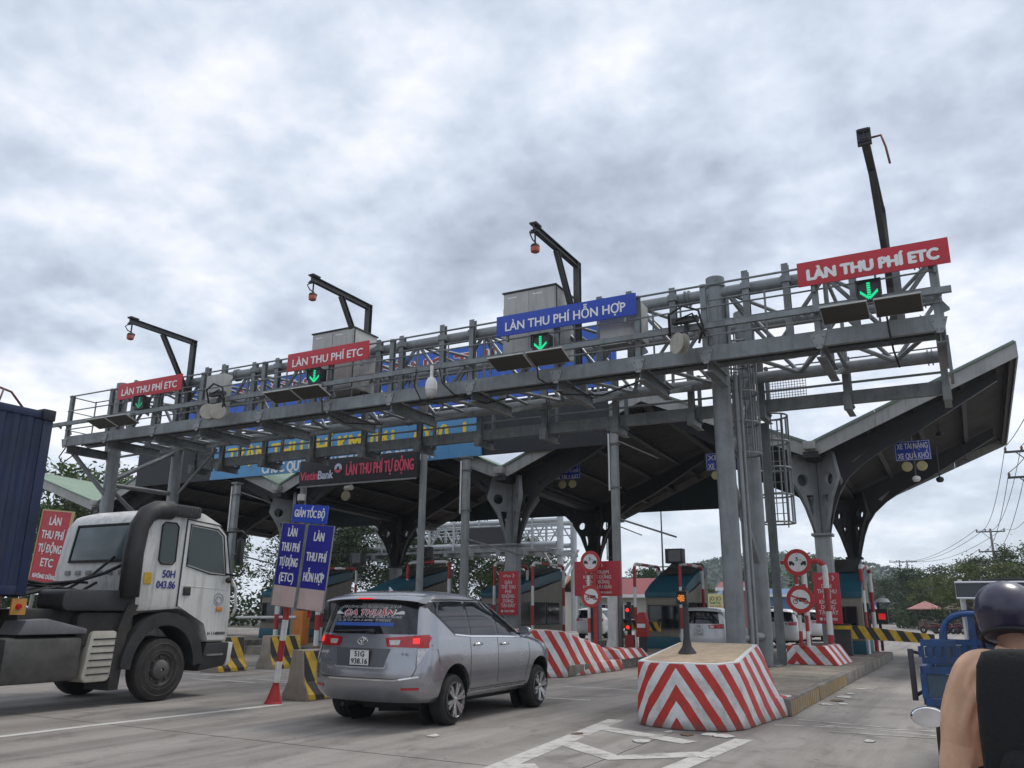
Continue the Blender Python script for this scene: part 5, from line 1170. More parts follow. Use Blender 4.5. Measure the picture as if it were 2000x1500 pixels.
# ================================================================ vehicles
def lerp_tab(tab, z):
    if z <= tab[0][0]: return tab[0][1:]
    for a, b_ in zip(tab, tab[1:]):
        if z <= b_[0]:
            f = (z - a[0]) / (b_[0] - a[0]); return tuple(p + (q - p) * f for p, q in zip(a[1:], b_[1:]))
    return tab[-1][1:]
def clip_rect(pl, x0, x1, y0, y1):
    for f in (lambda p: p[0] - x0, lambda p: x1 - p[0], lambda p: p[1] - y0, lambda p: y1 - p[1]):
        out = []
        for i in range(len(pl)):
            a, b_ = pl[i], pl[(i + 1) % len(pl)]; fa, fb = f(a), f(b_)
            if fa >= 0: out.append(a)
            if fa * fb < 0: t_ = fa / (fa - fb); out.append((a[0] + (b_[0] - a[0]) * t_, a[1] + (b_[1] - a[1]) * t_))
        pl = out
        if len(pl) < 3: return []
    return pl
class Shell:
    """closed vehicle skin lofted from level plan outlines; panels can be laid on its flanks, tail and nose"""
    CR, MR, CF, MF = .46, 2.6, .95, 2.2
    def __init__(s, tab, n=4.6): s.tab = tab
    def prm(s, z):
        W_, yr, yf = lerp_tab(s.tab, z); L_ = yf - yr; return W_, yr, yf, min(s.CR, .45 * L_), min(s.CF, .5 * L_)
    def side(s, y, z):
        W_, yr, yf, cr, cf = s.prm(z)
        if y < yr + cr: d = max(0.0, min(1, 1 - (y - yr) / cr)); return W_ * max(0, 1 - d ** s.MR) ** (1 / s.MR)
        if y > yf - cf: d = max(0.0, min(1, 1 - (yf - y) / cf)); return W_ * max(0, 1 - d ** s.MF) ** (1 / s.MF)
        return W_
    def rear(s, x, z, sg=-1):
        W_, yr, yf, cr, cf = s.prm(z); t_ = min(.999, abs(x / W_))
        if sg < 0: return yr + cr * (1 - (1 - t_ ** s.MR) ** (1 / s.MR))
        return yf - cf * (1 - (1 - t_ ** s.MF) ** (1 / s.MF))
    def loops(s, zs, nc=14, ns=14):
        out = []
        for z in zs:
            W_, yr, yf, cr, cf = s.prm(z); h = []
            for k in range(nc + 1): a = math.pi / 2 * k / nc; h.append((W_ * math.sin(a) ** (2 / s.MR), yr + cr * (1 - math.cos(a) ** (2 / s.MR))))
            for k in range(1, ns): h.append((W_, yr + cr + (yf - cf - yr - cr) * k / ns))
            for k in range(nc + 1): a = math.pi / 2 * (1 - k / nc); h.append((W_ * math.sin(a) ** (2 / s.MF), yf - cf * (1 - max(0, math.cos(a)) ** (2 / s.MF))))
            out.append([Vector((x, y, z)) for x, y in h] + [Vector((-x, y, z)) for x, y in h[-2:0:-1]])
        return out
    def panel(s, poly, off, where, step=.09, sx=1):
        mb = MB(); us = [p[0] for p in poly]; vs = [p[1] for p in poly]
        nu = max(1, int((max(us) - min(us)) / step)); nv = max(1, int((max(vs) - min(vs)) / step))
        for i in range(nu):
            for j in range(nv):
                c = clip_rect(poly, min(us) + (max(us) - min(us)) * i / nu, min(us) + (max(us) - min(us)) * (i + 1) / nu, min(vs) + (max(vs) - min(vs)) * j / nv, min(vs) + (max(vs) - min(vs)) * (j + 1) / nv)
                if len(c) >= 3: mb.add([s.map(u, v, off, where, sx) for u, v in c], [tuple(range(len(c)))])
        bmv = {}; nv_, remap = [], []
        for v in mb.v:
            k = tuple(round(q, 4) for q in v)
            if k not in bmv: bmv[k] = len(nv_); nv_.append(v)
            remap.append(bmv[k])
        mb.v = nv_; fs, ms = [], []
        for f, m_ in zip(mb.f, mb.m):
            g = [remap[i] for i in f]; g = [q for i, q in enumerate(g) if q != g[i - 1]]
            if len(g) >= 3: fs.append(tuple(g)); ms.append(m_)
        mb.f, mb.m = fs, ms
        return mb
    def map(s, u, v, off, where, sx=1):
        if where == 'side': return Vector((sx * (s.side(u, v) + off), u, v))
        if where == 'rear': return Vector((u, s.rear(u, v) - off, v))
        return Vector((u, s.rear(u, v, 1) + off, v))
    def line(s, pts, w, off, where, sx=1, step=.07):
        mb = MB(); q = [pts[0]]
        for a, b_ in zip(pts, pts[1:]):
            n = max(1, int(math.hypot(b_[0] - a[0], b_[1] - a[1]) / step)); q += [(a[0] + (b_[0] - a[0]) * k / n, a[1] + (b_[1] - a[1]) * k / n) for k in range(1, n + 1)]
        L_, R_ = [], []
        for i, p in enumerate(q):
            a, b_ = q[max(0, i - 1)], q[min(len(q) - 1, i + 1)]; d = Vector((b_[0] - a[0], b_[1] - a[1])).normalized(); nn = Vector((-d.y, d.x)) * w / 2
            L_.append(s.map(p[0] + nn.x, p[1] + nn.y, off, where, sx)); R_.append(s.map(p[0] - nn.x, p[1] - nn.y, off, where, sx))
        for i in range(len(q) - 1): mb.add([L_[i], R_[i], R_[i + 1], L_[i + 1]], [(0, 1, 2, 3)])
        return mb
def wheel(t, x, y, r, w, sx, rim_m, tyre_m, spokes=5, rim_r=.70, dish=.015):
    """tyre with rounded shoulders, rim with spokes, as a part with sub-parts"""
    mb = MB(); pr_ = [(r * rim_r, -w / 2), (r * .90, -w / 2), (r * .97, -w * .40), (r, -w * .28), (r, w * .28), (r * .97, w * .40), (r * .90, w / 2), (r * rim_r, w / 2), (r * rim_r, -w / 2)]
    mb.lathe(pr_, (x, y, r), 36, (1, 0, 0), cap=False); ty = mb.build('wheel', tyre_m, t, world=False, smooth=35)
    mb = MB(); xo = x + sx * (w / 2 - dish)
    mb.lathe([(r * rim_r * 1.0, sx * .035), (r * rim_r * .99, sx * .045), (r * rim_r * .90, sx * .02), (r * rim_r * .86, -sx * .06), (.02, -sx * .08)], (xo, y, r), 36, (1, 0, 0), cap=False)
    mb.build('rim_barrel', M('dark_rim_well', (.16, .16, .165), .35, .7), ty, world=False, smooth=35)
    for k in range(spokes):
        for da in (-.16, .16):
            a = 2 * math.pi * k / spokes + .3; b_ = a + da
            p0 = Vector((xo, y + math.cos(a) * r * .12, r + math.sin(a) * r * .12)); p1 = Vector((xo + sx * .02, y + math.cos(b_) * r * rim_r * .97, r + math.sin(b_) * r * rim_r * .97))
            mb = MB(); mb.bar(p0, p1, .045, .07 * r / .33, (1, 0, 0)); mb.build('spoke', rim_m, ty, world=False)
    mb = MB(); arc = []; n = 36
    mb.lathe([(r * rim_r * .93, sx * .028), (r * rim_r * 1.0, sx * .036), (r * rim_r * 1.0, sx * .02), (r * rim_r * .93, sx * .01), (r * rim_r * .93, sx * .028)], (xo, y, r), 36, (1, 0, 0), cap=False); mb.build('rim_edge', rim_m, ty, world=False, smooth=35)
    mb = MB(); mb.lathe([(r * .16, 0), (r * .15, sx * .03), (r * .08, sx * .04)], (xo, y, r), 16, (1, 0, 0)); mb.build('hub_cap', rim_m, ty, world=False, smooth=35)
    return ty
def carve(o, cutter_mb):
    """subtract wheel openings from a body mesh"""
    c = cutter_mb.build('cutter', black_plastic)
    md = o.modifiers.new('b', 'BOOLEAN'); md.operation = 'DIFFERENCE'; md.object = c; md.solver = 'MANIFOLD'
    dg = bpy.context.evaluated_depsgraph_get(); me = bpy.data.meshes.new_from_object(o.evaluated_get(dg))
    o.modifiers.clear(); old = o.data; o.data = me; me.name = old.name; bpy.data.objects.remove(c)
    me.shade_smooth(); me.set_sharp_from_angle(angle=R(32))
tyre_m = M('tyre_rubber', (.022, .021, .021), .8, 0, .25, 10)
alloy = M('alloy_wheel', (.62, .62, .63), .25, .9, .05, 6)
chrome = M('chrome_trim', (.75, .75, .76), .12, 1, .03, 5)
car_glass = M('tinted_car_glass', (.012, .014, .017), .04, 0, 0, spec=.7)
tail_red = M('tail_lamp_red', (.45, .008, .012), .12, 0, .12, 14, coat=.6)
tail_glow = M('brake_lamp_lit', (.85, .03, .03), .2, 0, .0, emit=.8)
tail_clear = M('tail_lamp_clear', (.55, .52, .52), .12, .2, .2, 20, coat=.5)
VAN = [(.24, .80, -.84, 3.56), (.30, .86, -.90, 3.66), (.40, .895, -.955, 3.72), (.55, .91, -.975, 3.755), (.72, .915, -.965, 3.75), (.86, .912, -.935, 3.70), (.94, .906, -.915, 3.60), (1.0, .90, -.91, 3.42), (1.05, .895, -.905, 3.15), (1.09, .890, -.90, 2.88), (1.13, .882, -.897, 2.70), (1.18, .870, -.89, 2.57), (1.30, .842, -.868, 2.34), (1.44, .806, -.835, 2.06), (1.56, .772, -.80, 1.82), (1.63, .748, -.782, 1.66), (1.68, .72, -.76, 1.52), (1.725, .675, -.72, 1.34), (1.755, .60, -.65, 1.13), (1.775, .49, -.52, .90), (1.788, .32, -.28, .62)]
def people_carrier(name, label, loc, paint, sc_, plate, decal, detail=True):
    t = thing(name, label, 'car', loc)
    sh = Shell(VAN)
    zs = [.24, .27, .32, .40, .48, .56, .64, .72, .80, .86, .90, .94, .97, 1.0, 1.025, 1.05, 1.07, 1.09, 1.11, 1.13, 1.155, 1.18, 1.24, 1.30, 1.37, 1.44, 1.50, 1.56, 1.60, 1.63, 1.655, 1.68, 1.70, 1.725, 1.74, 1.755, 1.766, 1.775, 1.783, 1.788]
    mb = MB(); mb.loft(sh.loops(zs)); body = mb.build('body', paint, t, world=False, smooth=True)
    if detail:
        cut = MB()
        for y in (0, 2.75):
            for sx in (-1, 1): cut.tube((sx * .58, y, .345), (sx * 1.2, y, .345), .405, 32)
        cut.v = [(x + loc[0], y + loc[1], z + loc[2]) for x, y, z in cut.v]
        carve(body, cut)
        for y in (0, 2.75):
            for sx in (-1, 1):
                mb = MB(); mb.tube((sx * .56, y, .345), (sx * .585, y, .345), .40, 24); mb.build('wheel_well', black_rubber, t, world=False)
                mb = MB(); n = 22; ps = [(y + .400 * math.cos(a), .345 + .400 * math.sin(a)) for a in [math.pi * (-.12 + 1.24 * i / n) for i in range(n + 1)]]
                for (ya, za), (yb, zb) in zip(ps, ps[1:]): mb.add([(sx * .60, ya, za), (sx * .86, ya, za), (sx * .86, yb, zb), (sx * .60, yb, zb)], [(0, 1, 2, 3)])
                mb.build('arch_liner', black_rubber, t, world=False)
    for y in (0, 2.75):
        for sx in (-1, 1): wheel(t, sx * .775, y, .335, .215, sx, alloy, tyre_m, 6 if detail else 5)
    mb = MB(); mb.box(-.60, .60, -.40, 3.3, .24, .36); mb.box(-.3, .3, -.38, -.1, .2, .24); mb.build('underbody', black_rubber, t, world=False)
    if detail: mb = MB(); mb.tube((-.35, -.80, .27), (-.35, -.5, .27), .03, 8); mb.tube((-.1, -.3, .24), (.35, .05, .24), .09, 8); mb.build('exhaust', steel_dark, t, world=False)
    for sx in (1, -1):
        tr = [(-.68, 1.60), (-.05, 1.165), (.4, 1.135), (2.42, 1.085), (2.10, 1.36), (1.76, 1.60), (1.3, 1.66), (.2, 1.668), (-.44, 1.655)]
        o = sh.panel(tr, .003, 'side', sx=sx).build('window_surround', M('gloss_black_trim', (.012, .012, .013), .15, 0, 0, coat=.5), t, world=False, smooth=True)
        for poly in ([(-.62, 1.59), (-.03, 1.185), (.36, 1.165), (.36, 1.63), (.1, 1.637), (-.40, 1.625)], [(.44, 1.16), (1.20, 1.14), (1.16, 1.625), (.44, 1.635)], [(1.28, 1.138), (2.14, 1.118), (2.08, 1.28), (1.70, 1.575), (1.25, 1.625)]):
            w = sh.panel(poly, .007, 'side', sx=sx).build('window', car_glass, t, world=False, smooth=True)
        sh.line([(-.02, 1.155), (.4, 1.125), (1.3, 1.105), (2.34, 1.075)], .02, .009, 'side', sx).build('belt_chrome', chrome, t, world=False, smooth=True)
        if detail:
            seam = M('panel_gap', (.015, .015, .016), .7)
            for ln in ([(.40, 1.12), (.40, .52), (.44, .36)], [(1.24, 1.10), (1.25, .36)], [(2.30, 1.06), (2.34, .8), (2.22, .5), (2.22, .36)], [(.44, .36), (2.22, .36)], [(-.62, 1.02), (-.5, .95), (-.46, .75)]): sh.line(ln, .008, .003, 'side', sx).build('door_seam', seam, t, world=False)
            sh.line([(.46, .315), (2.2, .315)], .025, .006, 'side', sx).build('sill_strip', M('sill_strip', (.45, .46, .48), .3, .6), t, world=False, smooth=True)
            for yy, zz in ((.60, 1.0), (1.44, .985)):
                xs = sh.side(yy, zz); mb = MB(); mb.path([(sx * (xs + .0), yy - .09, zz), (sx * (xs + .035), yy - .06, zz + .004), (sx * (xs + .038), yy + .06, zz + .006), (sx * (xs + .0), yy + .09, zz + .004)], .02, 8); mb.build('door_handle', chrome, t, world=False, smooth=True)
            ym, zm = 2.10, 1.17; xs = sh.side(ym, zm); mb = MB(); mb.sphere((sx * (xs + .15), ym, zm), .11, 14, 10, (1.0, .5, .72)); mir = mb.build('mirror', paint, t, world=False, smooth=True)
            mb = MB(); mb.lathe([(.085, 0), (.085, .006)], (sx * (xs + .15), ym - .052, zm), 16, (0, -1, 0)); mb.build('mirror_glass', chrome, mir, world=False, smooth=30); mb = MB(); mb.bar((sx * xs, ym, zm - .05), (sx * (xs + .1), ym, zm - .03), .06, .05); mb.build('mirror_arm', black_plastic, mir, world=False)
            mb = sh.panel([(2.98, .88), (3.35, .82), (3.40, .93), (3.05, 1.0)], .006, 'side', sx=sx); mb.build('headlight', tail_clear, t, world=False, smooth=True)
    # tail
    sh.panel([(-.73, 1.165), (.73, 1.165), (.665, 1.625), (-.665, 1.625)], .004, 'rear').build('rear_window', car_glass, t, world=False, smooth=True)
    for sx in (1, -1):
        f = lambda pts: [(sx * a, b_) for a, b_ in pts]
        o = sh.panel(f([(.345, 1.115), (.845, 1.165), (.862, .985), (.372, .995)]), .012, 'rear', .05).build('tail_lamp', tail_red, t, world=False, smooth=True)
        sh.panel(f([(.40, 1.085), (.55, 1.09), (.54, 1.02), (.42, 1.02)]), .018, 'rear', .05).build('reverse_lens', tail_clear, o, world=False, smooth=True)
        if decal: sh.panel(f([(.70, 1.115), (.77, 1.12), (.775, 1.04), (.705, 1.04)]), .018, 'rear', .03).build('brake_glow', tail_glow, o, world=False, smooth=True)
        sh.panel([(-.74, 1.160), (-.60, 1.135), (-.70, .985), (-.76, .985)], .010, 'side', .04, sx).build('lamp_wrap', tail_red, o, world=False, smooth=True)
        if detail:
            sh.panel(f([(.755, .978), (.862, .975), (.80, .78), (.775, .74)]), .010, 'rear', .04).build('lower_lens', tail_clear, o, world=False, smooth=True)
            sh.panel(f([(.60, .415), (.80, .425), (.80, .455), (.60, .445)]), .006, 'rear', .05).build('reflector', tail_red, t, world=False, smooth=True)
    if detail:
        seam = M('panel_gap', (.015, .015, .016), .7)
        for ln in ([(-.735, 1.15), (-.755, .98), (-.77, .70), (-.72, .585), (-.5, .565), (.5, .565), (.72, .585), (.77, .70), (.755, .98), (.735, 1.15)],): sh.line(ln, .009, .003, 'rear').build('tailgate_seam', seam, t, world=False)
        sh.line([(-.80, .60), (-.5, .545), (.5, .545), (.80, .60)], .02, .004, 'rear').build('bumper_ledge', chrome, t, world=False, smooth=True)
        sh.panel([(-.42, .965), (.42, .965), (.36, .715), (-.36, .715)], .003, 'rear').build('plate_recess', M('recess_grey', (.13, .135, .145), .4, .6, .05), t, world=False, smooth=True)
        sh.line([(-.40, .72), (-.36, .705), (.36, .705), (.40, .72)], .022, .008, 'rear').build('recess_lip', M('lip_silver', (.5, .51, .54), .3, .7, .03), t, world=False, smooth=True)
    yp = sh.rear(0, .84) - .012
    mb = MB(); mb.box(-.15, .15, yp - .018, yp, .735, .945); pl = mb.build('number_plate', M('plate_white', (.72, .72, .70), .5, 0, .04, 8), t, world=False)
    mb = MB()
    for a, b_, c, d in ((-.155, .155, .73, .736), (-.155, .155, .944, .95), (-.155, -.149, .736, .944), (.149, .155, .736, .944)): mb.box(a, b_, yp - .024, yp - .004, c, d)
    mb.build('plate_frame', black_plastic, pl, world=False)
    for i, s_ in enumerate(plate):
        letters(s_, .068, black_paint, pl, None, .15 if i == 0 else .25, .0015, .002, rot=Matrix.Translation((0, yp - .021, .89 - .10 * i)) @ Matrix.Rotation(R(90), 4, 'X'))
    # emblem: three ovals
    ye = sh.rear(0, 1.065) - .012; mb = MB()
    for rx, rz, dz in ((.075, .052, 0), (.046, .020, .018), (.019, .040, .004)): mb.path([(rx * math.cos(a), ye, 1.065 + dz + rz * math.sin(a)) for a in [2 * math.pi * k / 24 for k in range(24)]], .007, 6, True)
    mb.build('emblem', chrome, t, world=False, smooth=True)
    # spoiler and high brake lamp

    prof = [(-.48, 1.752), (-.70, 1.722), (-.88, 1.672), (-.895, 1.652), (-.86, 1.642), (-.75, 1.628), (-.66, 1.63)]
    lo = []
    for k in range(13):
        u = -1 + 2 * k / 12; wd = .73 * u; bow = .13 * abs(u) ** 3; dz = -.035 * abs(u) ** 3
        lo.append([Vector((wd, y_ + bow, z_ + dz)) for y_, z_ in prof])
    mb = MB(); mb.loft(lo); mb.build('spoiler', paint, t, world=False, smooth=40)
    lo2 = [[Vector((p.x * .97, p.y + .012, p.z - .008)) for p in l_[3:]] for l_ in lo]
    mb = MB(); mb.loft(lo2); mb.build('spoiler_underside', black_plastic, t, world=False, smooth=40)
    if decal:
        mb = MB(); mb.box(-.11, .11, -.902, -.892, 1.652, 1.668); mb.build('high_brake_lamp', tail_glow, t, world=False)
        def decal_text(s_, h, m_, z, w, x=0, **k):
            me = text_mesh(s_, h, k.get('bold', .0), 0, w, shear=k.get('shear', 0.25))
            for v in me.vertices:
                u, zz = v.co.x + x, v.co.y + z; p = sh.map(u, zz, k.get('off', .008) + v.co.z, 'rear'); v.co = p
            me.materials.append(m_); return link('decal_lettering', me, t)
        dw = M('white_decal', (.66, .66, .67), .5); dr = M('red_decal', (.45, .03, .04), .5); db = M('blue_decal', (.03, .10, .42), .4)
        decal_text('CƠ SỞ CHUYÊN PHỤC HỒI DA CÔNG NÔNG CÔNG TÁC XE CƠ GIỚI', .036, dw, 1.545, .92, .02)
        decal_text('ĐA THUẬN', .075, dw, 1.465, .80, .02, bold=.014, off=.007); decal_text('ĐA THUẬN', .075, dr, 1.465, .785, .02, bold=.002, off=.010)
        decal_text('CS1 : SỐ 6 TỔ 1 - KHU PHỐ 3 - P. PHƯỚC LONG B - TP THỦ ĐỨC', .030, dw, 1.40, 1.0, .02); decal_text('CS2 : 283 TỔ 27 - KP 3 - P. AN PHÚ - TP THỦ ĐỨC', .030, dw, 1.355, .86, -.05)
        for sx in (-1, 1): sh.panel([(sx * .43 - .05 * sx, 1.44), (sx * .54, 1.44), (sx * .54, 1.475), (sx * .50, 1.49)], .008, 'rear', .04).build('decal_car', dw, t, world=False)
        sh.panel([(-.50, 1.275), (.42, 1.275), (.42, 1.325), (-.50, 1.325)], .007, 'rear').build('decal_band', db, t, world=False, smooth=True)
        letters('INNOVA', .030, chrome, t, None, .17, .001, .002, rot=Matrix.Translation((-.60, sh.rear(.60, .90) - .006, .90)) @ Matrix.Rotation(R(90), 4, 'X'), name='badge')
        letters('2.0 G', .028, chrome, t, None, .13, .001, .002, rot=Matrix.Translation((.60, sh.rear(.60, .90) - .006, .90)) @ Matrix.Rotation(R(90), 4, 'X'), name='badge')
        mb = MB(); mb.prism([(0, 0), (.16, 0), (.06, .045), (.015, .075)], (-.012, -.34, 1.765), (0, 1, 0), (0, 0, 1), (.024, 0, 0)); mb.build('fin_antenna', paint, t, world=False, bevel=.004)
        mb = MB(); a = sh.map(-.30, 1.20, .03, 'rear'); b_ = sh.map(.12, 1.215, .03, 'rear'); c = sh.map(-.5, 1.195, .03, 'rear'); mb.path([c, a, b_], .012, 6, rs=[.006, .016, .012]); mb.box(.06, .18, sh.rear(.1, 1.19) - .05, sh.rear(.1, 1.19) - .005, 1.175, 1.23); mb.build('wiper', black_plastic, t, world=False, smooth=True)
    # set the body a little higher on its wheels
    low = ('wheel', 'underbody', 'exhaust', 'wheel_well')
    for ch in t.children:
        if ch.name.split('.')[0] in low: continue
        fz = lambda z: .33 + (z - .24) * .95
        stack = [ch] + list(ch.children)
        for o_ in stack:
            if abs(o_.location.z) > .05:
                o_.location.z = fz(o_.location.z)
            elif o_.data.users == 1:
                for v in o_.data.vertices: v.co.z = fz(v.co.z)
    t.scale = sc_ if isinstance(sc_, tuple) else (sc_, sc_, sc_)
    return t
silver = M('metallic_grey_paint', (.34, .345, .37), .24, .75, .03, 1.2, coat=.8)
white_car = M('white_car_paint', (.62, .62, .63), .3, .1, .03, 1.2, coat=.6)
innova = people_carrier('people_carrier', 'metallic grey people carrier with red and white lettering on its rear window', (-7.74, 10.72, 0), silver, (1.135, .985, 1.035), ['51G', '938.16'], True)
# driver's forearm resting on the sill of the near front window
skin = M('skin', (.42, .24, .16), .55, 0, .08, 12)
t = thing('person', 'bare forearm of the driver resting on the grey car window sill', 'person', (-6.75, 12.4, 1.08)); mb = MB(); mb.path([(-6.84, 12.05, 1.14), (-6.80, 12.15, 1.165), (-6.785, 12.35, 1.168), (-6.785, 12.48, 1.17), (-6.78, 12.56, 1.165), (-6.79, 12.63, 1.155)], .04, 10, rs=[.045, .046, .042, .032, .036, .018]); mb.build('forearm', skin, t, smooth=True)
people_carrier('people_carrier', 'white people carrier stopped in the lane behind the amber lamp', (-8.85, 31.4, 0), white_car, .97, ['51A', '712.03'], False, False)
for i, (x, y, lab) in enumerate([(-8.2, 42, 'white car far ahead, glimpsed right of the gantry legs'), (-8.6, 52, 'farther white car glimpsed beyond the first behind the gantry legs'), (-19.5, 46, 'small white car far behind the red notice board')]):
    people_carrier('parked_car', lab, (x, y, 0), white_car, .97, ['', ''], False, False)

# ---------------------------------------------------------------- tractor truck with a blue container
truck_white = M('truck_white_paint', (.62, .62, .595), .4, 0, .08, 1.5, .5, coat=.2)
truck_black = M('truck_black_plastic', (.03, .031, .033), .55, 0, .3, 2.5, .3)
truck_dirty = M('dusty_chassis', (.038, .036, .034), .75, .1, .35, 3)
TX = -12.73
t = thing('tractor_truck', 'white tractor truck with black air intake pipe hauling the blue container', 'truck', (TX - 1.2, 10.55, 0))
def tw(mb, name, m_, **k): return mb.build(name, m_, t, **k)
x0, x1 = TX - 2.35, TX - .03
cabp = [(9.88, 1.50), (9.82, 2.2), (9.95, 3.02), (10.10, 3.24), (10.5, 3.36), (11.2, 3.33), (11.62, 3.16), (11.80, 2.9), (12.0, 2.1), (12.06, 1.6), (12.04, .95), (11.50, .95), (11.42, 1.25), (11.2, 1.46), (10.8, 1.55), (10.3, 1.52)]
mb = MB(); mb.prism(cabp, (x0, 0, 0), (0, 1, 0), (0, 0, 1), (x1 - x0, 0, 0)); cab = tw(mb, 'cab', truck_white, bevel=.09)
fl = x1 + .004
def flank(poly, name, m_, d=.012, par=None, dx=0.0):
    mb = MB(); mb.prism(poly, (fl + dx, 0, 0), (0, 1, 0), (0, 0, 1), (d, 0, 0)); return mb.build(name, m_, par or t)
def rrect(a, b_, c, d, r=.05, sh_=0.0):
    q = []
    for cx_, cy_, a0 in ((b_ - r, d - r, 0), (a + r, d - r, math.pi / 2), (a + r, c + r, math.pi), (b_ - r, c + r, 1.5 * math.pi)): q += [(cx_ + r * math.cos(a0 + k * math.pi / 8) + sh_ * (cy_ - c), cy_ + r * math.sin(a0 + k * math.pi / 8)) for k in range(5)]
    return q
door = flank([(10.76, 1.62), (11.0, 1.50), (11.4, 1.30), (11.52, 1.0), (11.92, 1.0), (11.93, 2.1), (11.74, 2.95), (11.55, 3.10), (10.80, 3.16)], 'door', truck_white, .012)
flank([(10.88, 2.36), (11.42, 2.24), (11.78, 2.22), (11.64, 2.92), (11.50, 3.02), (10.90, 3.06)], 'window', M('truck_glass', (.015, .03, .028), .05, 0, 0, spec=.7), .008, door, .0125)
mb = MB()
seamp = [(10.74, 1.60), (10.78, 3.18), (11.55, 3.13), (11.77, 2.96), (11.96, 2.1)]
for a, b_ in zip(seamp, seamp[1:]): mb.bar((fl + .006, a[0], a[1]), (fl + .006, b_[0], b_[1]), .016, .016, (1, 0, 0))
tw(mb, 'door_seam', truck_black)
w = flank(rrect(10.26, 10.58, 2.36, 3.06, .07), 'window', M('truck_glass', (.015, .03, .028), .05), .010)
mb = MB(); mb.box(fl + .012, fl + .04, 10.84, 11.0, 1.80, 1.95); tw(mb, 'door_handle', black_plastic, bevel=.01)
mb = MB(); mb.path([(fl + .05, 11.95, 2.12), (fl + .10, 12.03, 1.95), (fl + .10, 12.06, 1.55), (fl + .04, 12.04, 1.42)], .028, 8); tw(mb, 'grab_handle', truck_white, smooth=True)
mb = MB(); mb.path([(fl, 11.78, 3.02), (fl + .2, 11.95, 3.05), (fl + .28, 12.02, 2.95)], .022, 6); mb.path([(fl, 11.84, 2.22), (fl + .22, 11.98, 2.18), (fl + .28, 12.02, 2.3)], .022, 6); tw(mb, 'mirror_arm', black_plastic, smooth=True)
mb = MB(); mb.box(fl + .10, fl + .24, 11.93, 12.03, 2.38, 2.90); tw(mb, 'mirror', black_plastic, bevel=.03)
mb = MB(); mb.sphere((fl + .1, 11.82, 2.1), .06, 10, 8); tw(mb, 'corner_mirror', black_plastic, smooth=True)
# rear wall window and its panel ribs
mb = MB(); mb.box(x0 + .42, x1 - .45, 9.796, 9.84, 2.40, 3.02); mb.v = [(a, b_ + (c - 2.2) * .155, c) for a, b_, c in mb.v]; rw = tw(mb, 'rear_window', M('truck_rear_glass', (.09, .12, .125), .08, 0, .05, 3), bevel=.02)
mb = MB()
for a, b_, c, d in ((x0 + .38, x1 - .41, 2.36, 2.398), (x0 + .38, x1 - .41, 3.022, 3.06), (x0 + .38, x0 + .418, 2.40, 3.02), (x1 - .448, x1 - .41, 2.40, 3.02)): mb.box(a, b_, 9.786, 9.85, c, d)
mb.v = [(a, b_ + (c - 2.2) * .155, c) for a, b_, c in mb.v]; mb.build('rubber_seal', black_rubber, rw)
for k in range(6):
    xx = x0 + .35 + k * .3; mb = MB(); mb.box(xx, xx + .14, 9.80, 9.84, 2.14, 2.22); tw(mb, 'vent_slot', M('slot_grey', (.3, .3, .29), .6), bevel=.008)
# air intake
mb = MB(); ip = [(x1 - .02, 9.74, 1.75), (x1 - .02, 9.73, 2.5), (x1 - .02, 9.78, 2.95), (x1 - .01, 9.90, 3.18), (x1 - .01, 10.10, 3.28), (x1 - .01, 10.4, 3.30)]
mb.path(ip, .17, 14); intake = tw(mb, 'air_intake', truck_black, smooth=True)
mb = MB(); mb.box(x1 - .15, x1 + .10, 10.35, 11.02, 3.20, 3.42); hd = mb.build('intake_head', truck_black, intake, bevel=.05)
for k in range(9): mb = MB(); mb.bar((x1 + .104, 10.42 + k * .062, 3.24), (x1 + .104, 10.46 + k * .062, 3.38), .008, .012); mb.build('grille_bar', steel_dark, intake)
# text on the flank
blue_print = M('blue_print', (.03, .035, .22), .5)
base_t = lambda y, z: Matrix.Translation(Vector((fl + .004, y, z)) - t.location) @ Matrix.Rotation(R(90), 4, 'Z') @ Matrix.Rotation(R(90), 4, 'X')
letters('50H', .13, blue_print, t, None, .27, .004, .002, rot=base_t(10.50, 2.17)); letters('043.86', .13, blue_print, t, None, .40, .004, .002, rot=base_t(10.46, 1.98))
flank(rrect(9.98, 10.14, 1.98, 2.18, .015), 'yellow_reflector', yellow_paint, .008)
mb = MB(); mb.path([(fl + .016, 11.70 + .11 * math.cos(a), 1.74 + .11 * math.sin(a)) for a in [math.pi * 2 * k / 24 for k in range(24)]], .006, 5, True); mb.path([(fl + .016, 11.70 + .07 * math.cos(a), 1.73 + .06 * math.sin(a)) for a in [math.pi * 2 * k / 16 for k in range(16)]], .008, 5, True); tw(mb, 'door_seal_print', M('grey_print', (.3, .31, .38), .6))
mb = MB(); mb.box(fl + .013, fl + .03, 11.66, 11.80, 1.52, 1.60); tw(mb, 'side_repeater', M('amber_lens', (.6, .22, .04), .2), bevel=.01)
letters('H 11480000', .055, M('dark_print', (.05, .05, .06), .6), t, None, .42, .001, .002, rot=base_t(11.72, 1.12) @ Matrix.Translation((0, 0, .012)))
for pts_, r_ in (([(x1 - .35, 9.78, 2.3), (x1 - .4, 9.5, 2.15), (x1 - .7, 9.2, 2.0), (x1 - 1.1, 8.9, 1.95), (x1 - 1.2, 8.2, 2.05)], .03), ([(x1 - .6, 9.8, 2.45), (x1 - .7, 9.45, 2.1), (x1 - .9, 9.0, 1.9), (x1 - 1.3, 8.4, 1.95)], .025)): mb = MB(); mb.path(pts_, r_, 8); tw(mb, 'air_hose', black_rubber, smooth=True)

